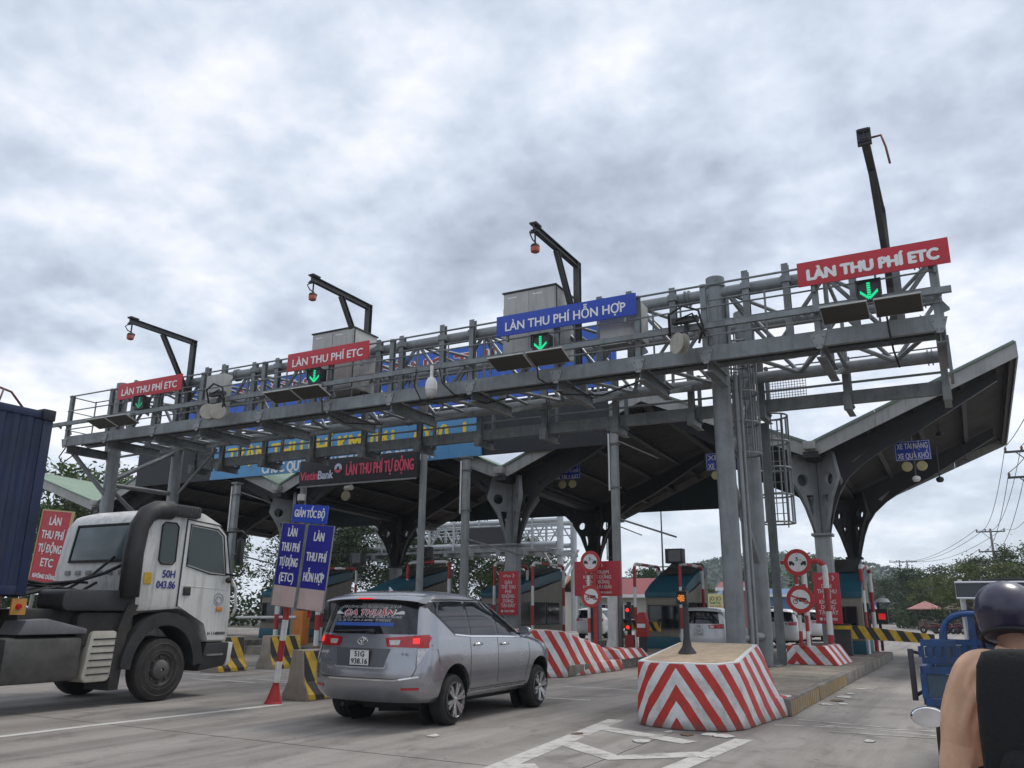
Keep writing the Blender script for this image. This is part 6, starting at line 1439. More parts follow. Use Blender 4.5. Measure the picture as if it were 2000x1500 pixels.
mb = MB(); mb.path([(fl + .014, 10.8, 1.98), (fl + .014, 11.9, 1.92)], .006, 5); tw(mb, 'door_crease', truck_white)
mb = MB(); mb.path([(fl + .013, 10.86 + .0, 2.33), (fl + .013, 10.87, 3.09), (fl + .013, 11.52, 3.05), (fl + .013, 11.68, 2.94), (fl + .013, 11.82, 2.19), (fl + .013, 11.42, 2.205)], .016, 6, True); tw(mb, 'window_rubber', black_rubber, smooth=True)
mb = MB(); mb.path([(fl + .011, 10.24, 2.40), (fl + .011, 10.24, 3.02), (fl + .011, 10.30, 3.08), (fl + .011, 10.54, 3.08), (fl + .011, 10.60, 3.02), (fl + .011, 10.60, 2.40), (fl + .011, 10.54, 2.34), (fl + .011, 10.30, 2.34)], .014, 6, True); tw(mb, 'window_rubber', black_rubber, smooth=True)
# bumper, steps, wings
mb = MB(); mb.prism([(11.35, .45), (11.95, .52), (12.08, .70), (12.10, .95), (11.50, .95)], (x0 - .02, 0, 0), (0, 1, 0), (0, 0, 1), (x1 - x0 + .06, 0, 0)); tw(mb, 'bumper', truck_black, bevel=.04)
mb = MB(); mb.prism([(12.0, .50), (12.10, .60), (12.14, .95), (12.03, .95)], (x0 - .03, 0, 0), (0, 1, 0), (0, 0, 1), (x1 - x0 + .08, 0, 0)); tw(mb, 'bumper_skin', truck_white, bevel=.02)
for k in range(1): mb = MB(); mb.box(fl - .3, fl + .06, 11.5, 11.9, .72, .75); tw(mb, 'step', steel_lite)
arch_o = [(10.55 + .86 * math.cos(a), .60 + .90 * math.sin(a)) for a in [math.pi * (1.0 - 1.0 * k / 16) for k in range(17)]]; arch_i = [(10.55 + .66 * math.cos(a), .56 + .72 * math.sin(a)) for a in [math.pi * (0 + 1.0 * k / 16) for k in range(17)]]
mb = MB(); mb.prism(arch_o + arch_i, (x1 - .5, 0, 0), (0, 1, 0), (0, 0, 1), (.56, 0, 0)); tw(mb, 'wheel_arch', truck_black)
mb = MB(); mb.prism([(9.55, .25), (9.74, .25), (9.80, 1.3), (9.95, 1.62), (9.75, 1.66), (9.6, 1.2)], (x1 - .62, 0, 0), (0, 1, 0), (0, 0, 1), (.62, 0, 0)); tw(mb, 'mud_flap', truck_dirty)
def truck_wheel(x, y, sx, r=.53, w=.3):
    mb = MB(); mb.lathe([(r * .52, -w / 2), (r * .86, -w / 2), (r * .97, -w * .42), (r, -w * .3), (r, w * .3), (r * .97, w * .42), (r * .86, w / 2), (r * .54, w / 2), (r * .54, -w / 2)], (x, y, r), 36, (1, 0, 0), cap=False); ty = tw(mb, 'wheel', M('dusty_tyre', (.03, .028, .027), .85, 0, .3, 6), smooth=35)
    mb = MB(); mb.lathe([(r * .54, sx * w * .45), (r * .50, sx * w * .47), (r * .46, sx * w * .25), (r * .33, sx * w * .2), (r * .30, sx * w * .5), (r * .2, sx * w * .6), (.03, sx * w * .62)], (x, y, r), 28, (1, 0, 0), cap=False); rm = mb.build('rim', M('dusty_rim', (.12, .115, .11), .6, .3, .25, 8), ty, smooth=35)
    mb = MB(); mb.lathe([(r * .60, sx * w * .5), (r * .62, sx * w * .52), (r * .64, sx * w * .5)], (x, y, r), 36, (1, 0, 0), cap=False); mb.lathe([(r * .80, sx * w * .5), (r * .815, sx * w * .525), (r * .83, sx * w * .5)], (x, y, r), 36, (1, 0, 0), cap=False); mb.build('sidewall_ridge', M('dusty_tyre_ridge', (.06, .056, .052), .85, 0, .3, 6), ty, smooth=60)
    for k in range(8): a = 2 * math.pi * k / 8; mb = MB(); p = Vector((x + sx * w * .2, y + r * .40 * math.cos(a), r + r * .40 * math.sin(a))); mb.tube(p, p + Vector((sx * .05, 0, 0)), .022, 6); mb.build('wheel_nut', M('dusty_rim', (.12, .115, .11), .6), ty)
for x, sx in ((TX - .15, 1), (TX - 2.2, -1)): truck_wheel(x, 10.55, sx)
for y in (7.0, 5.7):
    for x, sx in ((TX - .15, 1), (TX - 2.2, -1)): truck_wheel(x, y, sx)
# chassis, tanks and guards behind the cab
mb = MB(); mb.box(TX - 1.65, TX - 1.4, 5.0, 11.6, .75, 1.05); tw(mb, 'chassis_rail', truck_dirty); mb = MB(); mb.box(TX - .95, TX - .7, 5.0, 11.6, .75, 1.05); tw(mb, 'chassis_rail', truck_dirty)
mb = MB(); mb.box(TX - .62, TX - .04, 7.72, 9.0, .44, 1.12); tw(mb, 'fuel_tank', M('dull_tank_metal', (.085, .083, .078), .55, .3, .25, 3, .3), bevel=.09)
mb = MB(); mb.prism([(7.9, 1.16), (9.05, 1.16), (9.05, 1.24), (8.35, 1.40), (8.0, 1.38)], (TX - .6, 0, 0), (0, 1, 0), (0, 0, 1), (.56, 0, 0)); tw(mb, 'tank_cover', M('grey_cover', (.15, .15, .165), .6, .1, .15, 3, .3), bevel=.03)
mb = MB(); mb.prism(rrect(9.04, 9.56, .40, 1.20, .1, .12), (TX - .5, 0, 0), (0, 1, 0), (0, 0, 1), (.46, 0, 0)); sg = tw(mb, 'silencer_guard', M('cream_guard', (.44, .42, .36), .6, 0, .12, 4, .3), bevel=.03)
for k in range(6):
    z = .52 + k * .11; mb = MB(); mb.bar((TX - .036, 9.10 + .12 * (z - .4), z), (TX - .036, 9.52 + .12 * (z - .4), z + .005), .01, .022); mb.build('louvre', black_paint, sg)
mb = MB(); mb.box(TX - 2.0, TX - .3, 8.0, 9.75, 1.10, 1.55); tw(mb, 'engine_tray', truck_dirty, bevel=.05)
mb = MB(); mb.prism(rrect(8.55, 9.98, 1.52, 1.86, .12), (TX - .75, 0, 0), (0, 1, 0), (0, 0, 1), (.70, 0, 0)); tw(mb, 'rear_wing', truck_black, bevel=.04)
mb = MB(); mb.prism(rrect(8.9, 9.95, .95, 1.5, .1), (TX - .5, 0, 0), (0, 1, 0), (0, 0, 1), (.38, 0, 0)); tw(mb, 'air_tank_box', truck_dirty, bevel=.04)
for k in range(5):
    mb = MB(); yy = 9.05 + k * .1; mb.path([(TX - 1.9 + k * .25, 9.7, 2.0), (TX - 1.85 + k * .25, 9.4, 1.85 + .15 * (k % 2)), (TX - 1.6 + k * .2, 8.9, 1.9), (TX - 1.4 + k * .15, 8.3, 1.75), (TX - 1.3 + k * .1, 7.9, 1.9)], .025, 6); tw(mb, 'air_hose', black_rubber, smooth=True)
# trailer and container
t = thing('container_trailer', 'dark blue shipping container on a trailer at the left edge', 'trailer', (TX - 1.2, 2, 0))
blue_box = M('dark_blue_container', (.006, .016, .055), .5, .1, .3, 1.2, .35); cx0, cx1 = TX - 2.44, TX
mb = MB(); yb = -4.3; step = .14; pts = []; y = yb + .15; k = 0
while y < 7.72:
    pts += [(y, 0), (y + .07, 0), (y + .11, -.022), (y + .18, -.022)]; y += .22
pts.append((7.75, 0))
for xs_, sg_ in ((cx1 - .012, 1), (cx0 + .012, -1)):
    vs = []
    for yy, d in pts: vs += [(xs_ + sg_ * d, yy, 1.86), (xs_ + sg_ * d, yy, 4.50)]
    mb.add(vs, [(2 * i, 2 * i + 2, 2 * i + 3, 2 * i + 1) for i in range(len(pts) - 1)])
mb.build('side_wall', blue_box, t)
mb = MB(); vs = []; n = 22; w_ = cx1 - cx0 - .2
for i in range(n + 1): vs += [(cx0 + .1 + w_ * i / n, 7.86 - (.035 if (i // 1) % 2 else 0), 1.86), (cx0 + .1 + w_ * i / n, 7.86 - (.035 if (i // 1) % 2 else 0), 4.50)]
mb.add(vs, [(2 * i, 2 * i + 2, 2 * i + 3, 2 * i + 1) for i in range(n)]); mb.build('front_wall', blue_box, t)
for a, b_, c, d, e, f, nm in ((cx0, cx0 + .12, 7.74, 7.9, 1.75, 4.62, 'corner_post'), (cx1 - .12, cx1 + .003, 7.74, 7.9, 1.75, 4.62, 'corner_post'), (cx0, cx0 + .1, yb, 7.74, 4.48, 4.60, 'top_rail'), (cx1 - .1, cx1 + .002, yb, 7.74, 4.48, 4.60, 'top_rail'), (cx0, cx0 + .1, yb, 7.74, 1.75, 1.88, 'bottom_rail'), (cx1 - .1, cx1 + .002, yb, 7.74, 1.75, 1.88, 'bottom_rail'), (cx0 + .12, cx1 - .12, 7.76, 7.88, 4.48, 4.60, 'header'), (cx0 + .12, cx1 - .12, 7.76, 7.88, 1.75, 1.88, 'sill')):
    mb = MB(); mb.box(a, b_, c, d, e, f); mb.build(nm, blue_box, t, bevel=.012)
mb = MB(); mb.box(cx0 + .1, cx1 - .1, yb, 7.75, 4.50, 4.54); mb.build('roof', blue_box, t)
mb = MB(); mb.box(cx0 + .1, cx1 - .1, yb - .05, yb, 1.8, 4.5); mb.build('rear_doors', blue_box, t)
for x in (cx0 + .06, cx1 - .06): mb = MB(); mb.box(x - .09, x + .09, 7.70, 7.915, 4.46, 4.64); mb.build('corner_casting', M('casting_dark', (.012, .015, .03), .6, .2, .2, 8), t, bevel=.02)
mb = MB(); mb.box(cx0 + .6, cx1 - .6, -4, 7.6, 1.35, 1.72); mb.build('trailer_frame', truck_dirty, t)
for y in (7.4, 5.0, 2.5): mb = MB(); mb.box(cx0 + .05, cx1 - .03, y, y + .16, 1.50, 1.735); mb.build('twistlock_beam', M('rust_brown', (.10, .035, .025), .8, 0, .25, 4), t)
mb = MB(); mb.box(cx1 - .06, cx1 - .025, 7.72, 7.95, 1.46, 1.70); mb.build('marker_lamp_plate', M('orange_marker', (.45, .22, .05), .5), t); mb = MB(); mb.lathe([(.05, 0), (.04, .03)], (cx1 - .024, 7.83, 1.58), 12, (1, 0, 0)); mb.build('marker_lamp', tail_red, t, smooth=30)
for y in (-3.6, -2.3, -1.0):
    for x, sx in ((cx1 - .15, 1), (cx0 + .15, -1)): mb = MB(); mb.lathe([(.1, -.15), (.46, -.15), (.52, -.1), (.52, .1), (.46, .15), (.1, .15)], (x, y, .52), 24, (1, 0, 0)); mb.build('wheel', tyre_m, t, smooth=35)
for x in (cx0 + .4, cx1 - .4): mb = MB(); mb.box(x - .07, x + .07, 5.2, 5.34, .35, 1.4); mb.box(x - .14, x + .14, 5.1, 5.44, .30, .35); mb.build('landing_leg', truck_dirty, t)
mb = MB(); mb.path([(cx1 - .2, 7.5, 4.62), (cx1 - .25, 7.3, 4.85), (cx1 - .3, 6.6, 4.98), (cx1 - .3, 5, 5.05), (cx1 - .3, 3, 5.08)], .018, 6); mb.path([(cx1 - .2, 7.1, 4.6), (cx1 - .25, 7.18, 4.88)], .015, 6); mb.build('tarp_rail', M('dull_red_rail', (.16, .06, .06), .6), t, smooth=True)
# ================================================================ people and two-wheelers
def skinned(name, verts, edges, radii, mat, parent, sub=2):
    """one continuous surface grown round a joint skeleton"""
    me = bpy.data.meshes.new(name); me.from_pydata(verts, edges, []); o = bpy.data.objects.new(name, me); COL.objects.link(o)
    md = o.modifiers.new('s', 'SKIN'); md.use_smooth_shade = True
    sv = me.skin_vertices[0].data
    for v, r in zip(sv, radii): v.radius = r if isinstance(r, tuple) else (r, r)
    sv[0].use_root = True
    ms = o.modifiers.new('u', 'SUBSURF'); ms.levels = ms.render_levels = sub
    dg = bpy.context.evaluated_depsgraph_get(); m2 = bpy.data.meshes.new_from_object(o.evaluated_get(dg))
    bpy.data.objects.remove(o); m2.materials.clear(); m2.materials.append(mat); m2.shade_smooth(); m2.name = name
    q = link(name, m2, parent); q.location = -parent.location; return q
def hand(parent, w, g, mat, mir=1):
    """palm at wrist w, five bent fingers closing over a grip at g (grip runs along X)"""
    mb = MB(); w, g = Vector(w), Vector(g); d = (g - w).normalized()
    mb.path([w, w + d * .05, g - d * .02 + Vector((0, 0, .022))], .035, 10, rs=[.028, .040, .034])
    for k, (off, L_) in enumerate(((-.036, .9), (-.012, 1.0), (.012, .96), (.034, .8))):
        b_ = g + Vector((off * mir, -.02, .026)); mb.path([b_, b_ + Vector((0, .035 * L_, .004)), b_ + Vector((0, .050 * L_, -.026)), b_ + Vector((0, .028 * L_, -.050))], .0095, 8, rs=[.011, .010, .009, .007])
    b_ = w + d * .04 + Vector((.032 * mir, 0, -.01)); mb.path([b_, b_ + Vector((.012 * mir, .03, -.016)), g + Vector((.025 * mir, -.004, -.028))], .011, 8, rs=[.014, .012, .009])
    mb.build('hand', mat, parent, smooth=True)
def rider(o, lab, jacket_m, trouser_m, helm=None, grip_y=.55, name='person'):
    """seated figure seen from behind, hands forward on the bars; o = seat point"""
    o = Vector(o); t = thing(name, lab, 'person', o)
    J = {'pel': (0, 0, .06), 'waist': (0, .04, .24), 'chest': (0, .10, .44), 'clav': (0, .14, .565), 'neck': (-.02, .165, .64), 'jaw': (-.035, .20, .71), 'skull': (-.045, .20, .80), 'crown': (-.045, .19, .855),
         'shl': (-.185, .13, .525), 'ual': (-.250, .13, .37), 'ell': (-.295, .16, .14), 'fal': (-.29, .33, .165), 'wrl': (-.27, grip_y - .1, .23),
         'shr': (.185, .13, .525), 'uar': (.250, .13, .37), 'elr': (.295, .16, .14), 'far': (.29, .33, .165), 'wrr': (.27, grip_y - .1, .23),
         'hil': (-.11, .06, .05), 'knl': (-.19, .48, .02), 'anl': (-.15, .40, -.40), 'tol': (-.15, .56, -.46), 'hir': (.11, .06, .05), 'knr': (.19, .48, .02), 'anr': (.15, .40, -.40), 'tor': (.15, .56, -.46)}
    rad = {'pel': (.15, .12), 'waist': (.135, .10), 'chest': (.13, .09), 'clav': (.075, .07), 'neck': .055, 'jaw': (.065, .085), 'skull': (.082, .098), 'crown': (.055, .065), 'shl': .055, 'ual': .05, 'ell': .045, 'fal': .042, 'wrl': .03, 'shr': .055, 'uar': .05, 'elr': .045, 'far': .042, 'wrr': .03, 'hil': .095, 'knl': .062, 'anl': .042, 'tol': .035, 'hir': .095, 'knr': .062, 'anr': .042, 'tor': .035}
    E_ = [('pel', 'waist'), ('waist', 'chest'), ('chest', 'clav'), ('clav', 'neck'), ('neck', 'jaw'), ('jaw', 'skull'), ('skull', 'crown'), ('clav', 'shl'), ('shl', 'ual'), ('ual', 'ell'), ('ell', 'fal'), ('fal', 'wrl'), ('clav', 'shr'), ('shr', 'uar'), ('uar', 'elr'), ('elr', 'far'), ('far', 'wrr'), ('pel', 'hil'), ('hil', 'knl'), ('knl', 'anl'), ('anl', 'tol'), ('pel', 'hir'), ('hir', 'knr'), ('knr', 'anr'), ('anr', 'tor')]
    def grow(name, keys, mat, add=0.0):
        ks = [k for k in J if k in keys]; ix = {k: i for i, k in enumerate(ks)}
        ad = lambda r: tuple(a + add for a in r) if isinstance(r, tuple) else (r + add, r + add)
        return skinned(name, [o + Vector(J[k]) for k in ks], [(ix[a], ix[b_]) for a, b_ in E_ if a in ix and b_ in ix], [ad(rad[k]) for k in ks], mat, t)
    grow('body', set(J), skin)
    # jacket: torso shell and loose sleeves with real folds
    rng = random.Random(4); mb = MB(); lo = []
    for z, y, w_, d in ((-.02, .0, .205, .16), (.06, .01, .205, .16), (.16, .03, .19, .15), (.28, .06, .195, .15), (.40, .09, .215, .155), (.48, .11, .225, .15), (.54, .125, .21, .125), (.585, .135, .16, .10), (.615, .145, .105, .085), (.64, .155, .082, .08)):
        lo.append([o + Vector((w_ * math.copysign(abs(math.cos(q)) ** .75, math.cos(q)) * (1 + .012 * math.sin(q * 7 + z * 30)), y + d * math.copysign(abs(math.sin(q)) ** .85, math.sin(q)) * (1 + .02 * math.sin(q * 5 + z * 21)), z + .006 * math.sin(q * 6 + z * 40))) for q in [2 * math.pi * k / 40 for k in range(40)]])
    mb.loft(lo, cap=False)
    for s_ in 'lr':
        m_ = -1 if s_ == 'l' else 1
        ctl = [(Vector((m_ * .10, .12, .545)), .08), (Vector(J['sh' + s_]) + Vector((m_ * .0, 0, .005)), .096), (Vector(J['ua' + s_]), .088), ((Vector(J['ua' + s_]) + Vector(J['el' + s_])) / 2 + Vector((m_ * .006, 0, 0)), .083), (Vector(J['el' + s_]) + Vector((m_ * .005, -.01, -.005)), .078), (Vector(J['fa' + s_]), .070), (Vector(J['wr' + s_]) - Vector((0, .02, 0)), .058), (Vector(J['wr' + s_]), .050)]
        pts, rs = [], []
        for i in range(len(ctl) - 1):
            p0, p1, p2, p3 = (ctl[max(0, i - 1)], ctl[i], ctl[i + 1], ctl[min(len(ctl) - 1, i + 2)])
            for k in range(16):
                u = k / 16; cr3 = lambda a, b_, c, d: .5 * ((2 * b_) + (c - a) * u + (2 * a - 5 * b_ + 4 * c - d) * u * u + (3 * b_ - a - 3 * c + d) * u ** 3)
                pts.append(o + Vector(tuple(cr3(p0[0][j], p1[0][j], p2[0][j], p3[0][j]) for j in range(3)))); rs.append(cr3(p0[1], p1[1], p2[1], p3[1]))
        n = 72; loops_ = []; folds = [(rng.uniform(14, 80), rng.uniform(0, 6.28), rng.uniform(-.035, .035), rng.uniform(7, 16), rng.choice((-.13, -.10, .09, .11))) for _ in range(26)]
        for i, p in enumerate(pts):
            tn = (pts[min(i + 1, len(pts) - 1)] - pts[max(i - 1, 0)]).normalized()
            sd = Vector((0, -1, .2)) - tn * Vector((0, -1, .2)).dot(tn)
            sd.normalize(); up_ = sd.cross(tn)
            f = i / len(pts); bend_ = math.exp(-((f - .57) / .13) ** 2)
            def fold(q):
                cz = lambda ph, k=5: -(1 - abs(math.sin(ph))) ** k
                fl_ = sum(A_ * math.exp(-((((q - qc - tw * i) + math.pi) % (2 * math.pi) - math.pi) / .16) ** 2) * math.exp(-((i - ic) / ln) ** 2) for ic, qc, tw, ln, A_ in folds)
                return fl_ + .025 * math.sin(2 * q + i * .08)
            loops_.append([p + (sd * math.cos(q) + up_ * math.sin(q)) * rs[i] * (1.05 + fold(q) + .012 * math.sin(3 * q + i * .2)) for q in [2 * math.pi * k / n for k in range(n)]])
        mb.loft(loops_)
    mb.build('jacket', jacket_m, t, smooth=True)
    for s_ in 'lr':
        a, b_ = o + Vector(J['fa' + s_]), o + Vector(J['wr' + s_]); mb = MB(); mb.path([a.lerp(b_, .88), a.lerp(b_, .94), b_], .05, 14, rs=[.062, .060, .052]); mb.build('cuff', jacket_m, t, smooth=True)
    c = o + Vector((-.012, .15, .635)); mb = MB(); mb.path([c + Vector((.082 * math.cos(q), .08 * math.sin(q), .012 * math.sin(q))) for q in [2 * math.pi * k / 20 for k in range(20)]], .02, 8, True); mb.build('collar', jacket_m, t, smooth=True)
    grow('trousers', {'pel', 'hil', 'knl', 'anl', 'hir', 'knr', 'anr'}, trouser_m, .022)
    for s_, m_ in (('l', -1), ('r', 1)):
        w = o + Vector(J['wr' + s_]); hand(t, w, w + Vector((.01 * -m_, .10, .0)), skin, -m_)
        mb = MB(); a = o + Vector(J['an' + s_]); mb.loft([[a + Vector((x * sx_, y, z)) for x, y in ((-.045, -.10), (.045, -.10), (.05, .10), (.03, .19), (-.03, .19), (-.05, .10))] for z, sx_ in ((-.11, 1), (-.07, 1), (-.02, .8))]); mb.build('shoe', black_rubber, t, bevel=.012)
        mb = MB(); c = o + Vector((-.045 + m_ * .085, .195, .775)); mb.sphere(c, .03, 8, 6, (.4, .8, 1.1)); mb.build('ear', skin, t, smooth=True)
    c = o + Vector((-.045, .30, .77)); mb = MB(); mb.path([c + Vector((0, -.02, .03)), c + Vector((0, .012, -.005)), c + Vector((0, -.005, -.018))], .012, 6); mb.build('nose', skin, t, smooth=True)
    return t
def cloth(name, rgb, fold=.9):
    """woven cloth with soft pulled folds"""
    m = M(name, rgb, .9, 0, .10, 9); n, l = m.node_tree.nodes, m.node_tree.links; geo = n.new('ShaderNodeNewGeometry')
    mp = n.new('ShaderNodeMapping'); mp.inputs['Scale'].default_value = (1.2, 1.2, .45); mp.inputs['Rotation'].default_value = (.3, .5, 0); l.new(geo.outputs['Position'], mp.inputs[0])
    w = n.new('ShaderNodeTexNoise'); w.inputs['Scale'].default_value = 9; w.inputs['Detail'].default_value = 4; w.inputs['Distortion'].default_value = .8; l.new(mp.outputs[0], w.inputs['Vector'])
    f = n.new('ShaderNodeTexNoise'); f.inputs['Scale'].default_value = 260; l.new(geo.outputs['Position'], f.inputs['Vector'])
    ad = n.new('ShaderNodeMath'); ad.operation = 'MULTIPLY_ADD'; l.new(f.outputs[0], ad.inputs[0]); ad.inputs[1].default_value = .06; l.new(w.outputs[0], ad.inputs[2])
    b_ = n.new('ShaderNodeBump'); b_.inputs['Strength'].default_value = fold; b_.inputs['Distance'].default_value = .03; l.new(ad.outputs[0], b_.inputs['Height']); l.new(b_.outputs[0], n['Principled BSDF'].inputs['Normal'])
    return m
tan_cloth = cloth('tan_jacket_cloth', (.70, .43, .285), .3)
dark_cloth = cloth('dark_cloth', (.03, .032, .04), .5)
RS = Vector((.165, 4.16, .815))
rd = rider(RS, 'motorbike rider in tan jacket and dark helmet seen from behind, bottom right', tan_cloth, dark_cloth)
# helmet worn by the rider
helm_m = M('dark_purple_helmet_shell', (.03, .026, .055), .32, .1, .15, 14, coat=.35)
hc = RS + Vector((-.043, .185, .80))
mb = MB(); lo = []
for j in range(13):
    a = math.pi / 2 * (1 - j / 12) if j < 9 else None
    if j < 9: zz, rr = math.sin(math.pi / 2 * (1 - j / 8.0)), math.cos(math.pi / 2 * (1 - j / 8.0))
    else: zz, rr = -(j - 8) * .22, 1.0 - (j - 8) * .035
    rr = max(rr, .03)
    lo.append([hc + Vector((.130 * rr * math.cos(2 * math.pi * k / 28), .150 * rr * math.sin(2 * math.pi * k / 28), .128 * zz + (.0 if zz >= 0 else .05 * zz * math.sin(2 * math.pi * k / 28)))) for k in range(28)])
mb.loft(lo[::-1]); h_o = mb.build('helmet', helm_m, rd, smooth=60)
mb = MB(); mb.path([hc + Vector((.111 * math.cos(a), .128 * math.sin(a), -.112 - .04 * math.sin(a))) for a in [2 * math.pi * k / 28 for k in range(28)]], .010, 6, True); mb.build('rim_trim', black_rubber, h_o, smooth=True)
mb = MB(); mb.loft([[hc + Vector((.10 * math.cos(a), .145 + .012 * math.sin(a), -.02 + dz)) for a in [math.pi * k / 8 for k in range(9)]] + [hc + Vector((.10 * math.cos(a), .205 + .035 * math.sin(a), -.035 + dz)) for a in [math.pi * (1 - k / 8) for k in range(9)]] for dz in (0, .008)]); mb.build('peak', helm_m, h_o)
for s_ in (-1, 1): mb = MB(); mb.path([hc + Vector((s_ * .118, .0, -.09)), hc + Vector((s_ * .105, .05, -.17)), hc + Vector((s_ * .05, .10, -.20))], .008, 6); mb.build('chin_strap', black_rubber, h_o, smooth=True)
# backpack
pk = thing('backpack', 'large black backpack worn by the motorbike rider', 'backpack', RS + Vector((.02, -.12, .1)))
pack_m = M('black_nylon', (.007, .007, .008), .85, 0, .3, 9, 0, .4); bx_, by_, bz_ = RS.x - .005, RS.y - .135, RS.z
mb = MB(); lo = []
for z, w_, d in ((.02, .15, .07), (.05, .19, .095), (.15, .205, .11), (.32, .205, .115), (.46, .20, .105), (.58, .185, .085), (.635, .16, .055), (.65, .10, .03)):
    lo.append([Vector((bx_ + w_ * math.copysign(abs(math.cos(a)) ** .45, math.cos(a)), by_ + d * math.copysign(abs(math.sin(a)) ** .5, math.sin(a)), bz_ + z)) for a in [2 * math.pi * (k + .5) / 28 for k in range(28)]])
mb.loft(lo); mb.build('main_bag', pack_m, pk, smooth=50)
mb = MB(); lo = [[Vector((bx_ + w_ * math.copysign(abs(math.cos(a)) ** .5, math.cos(a)), by_ - .105 + d * math.copysign(abs(math.sin(a)) ** .6, math.sin(a)), bz_ + z)) for a in [2 * math.pi * (k + .5) / 24 for k in range(24)]] for z, w_, d in ((.05, .13, .02), (.08, .15, .04), (.22, .15, .045), (.27, .13, .03), (.285, .1, .01))]; mb.loft(lo); mb.build('front_pocket', pack_m, pk, smooth=50)
for s_ in (-1, 1): mb = MB(); mb.path([(bx_ + s_ * .13, by_ + .08, bz_ + .54), (bx_ + s_ * .14, by_ + .20, bz_ + .60), (bx_ + s_ * .13, by_ + .31, bz_ + .56), (bx_ + s_ * .13, by_ + .345, bz_ + .42), (bx_ + s_ * .14, by_ + .30, bz_ + .25), (bx_ + s_ * .15, by_ + .1, bz_ + .12)], .022, 8); mb.build('shoulder_strap', pack_m, pk, smooth=True)
mb = MB(); mb.path([(bx_ - .16, by_ - .06, bz_ + .3), (bx_ - .15, by_ - .075, bz_ + .50), (bx_ - .08, by_ - .07, bz_ + .575), (bx_ + .08, by_ - .07, bz_ + .575), (bx_ + .15, by_ - .075, bz_ + .50), (bx_ + .16, by_ - .06, bz_ + .3)], .007, 6); mb.build('zip', black_rubber, pk, smooth=True)
mb = MB(); mb.box(bx_ + .03, bx_ + .09, by_ - .122, by_ - .113, bz_ + .40, bz_ + .412); mb.build('brand_tab', M('teal_tab', (.1, .3, .28), .6), pk)
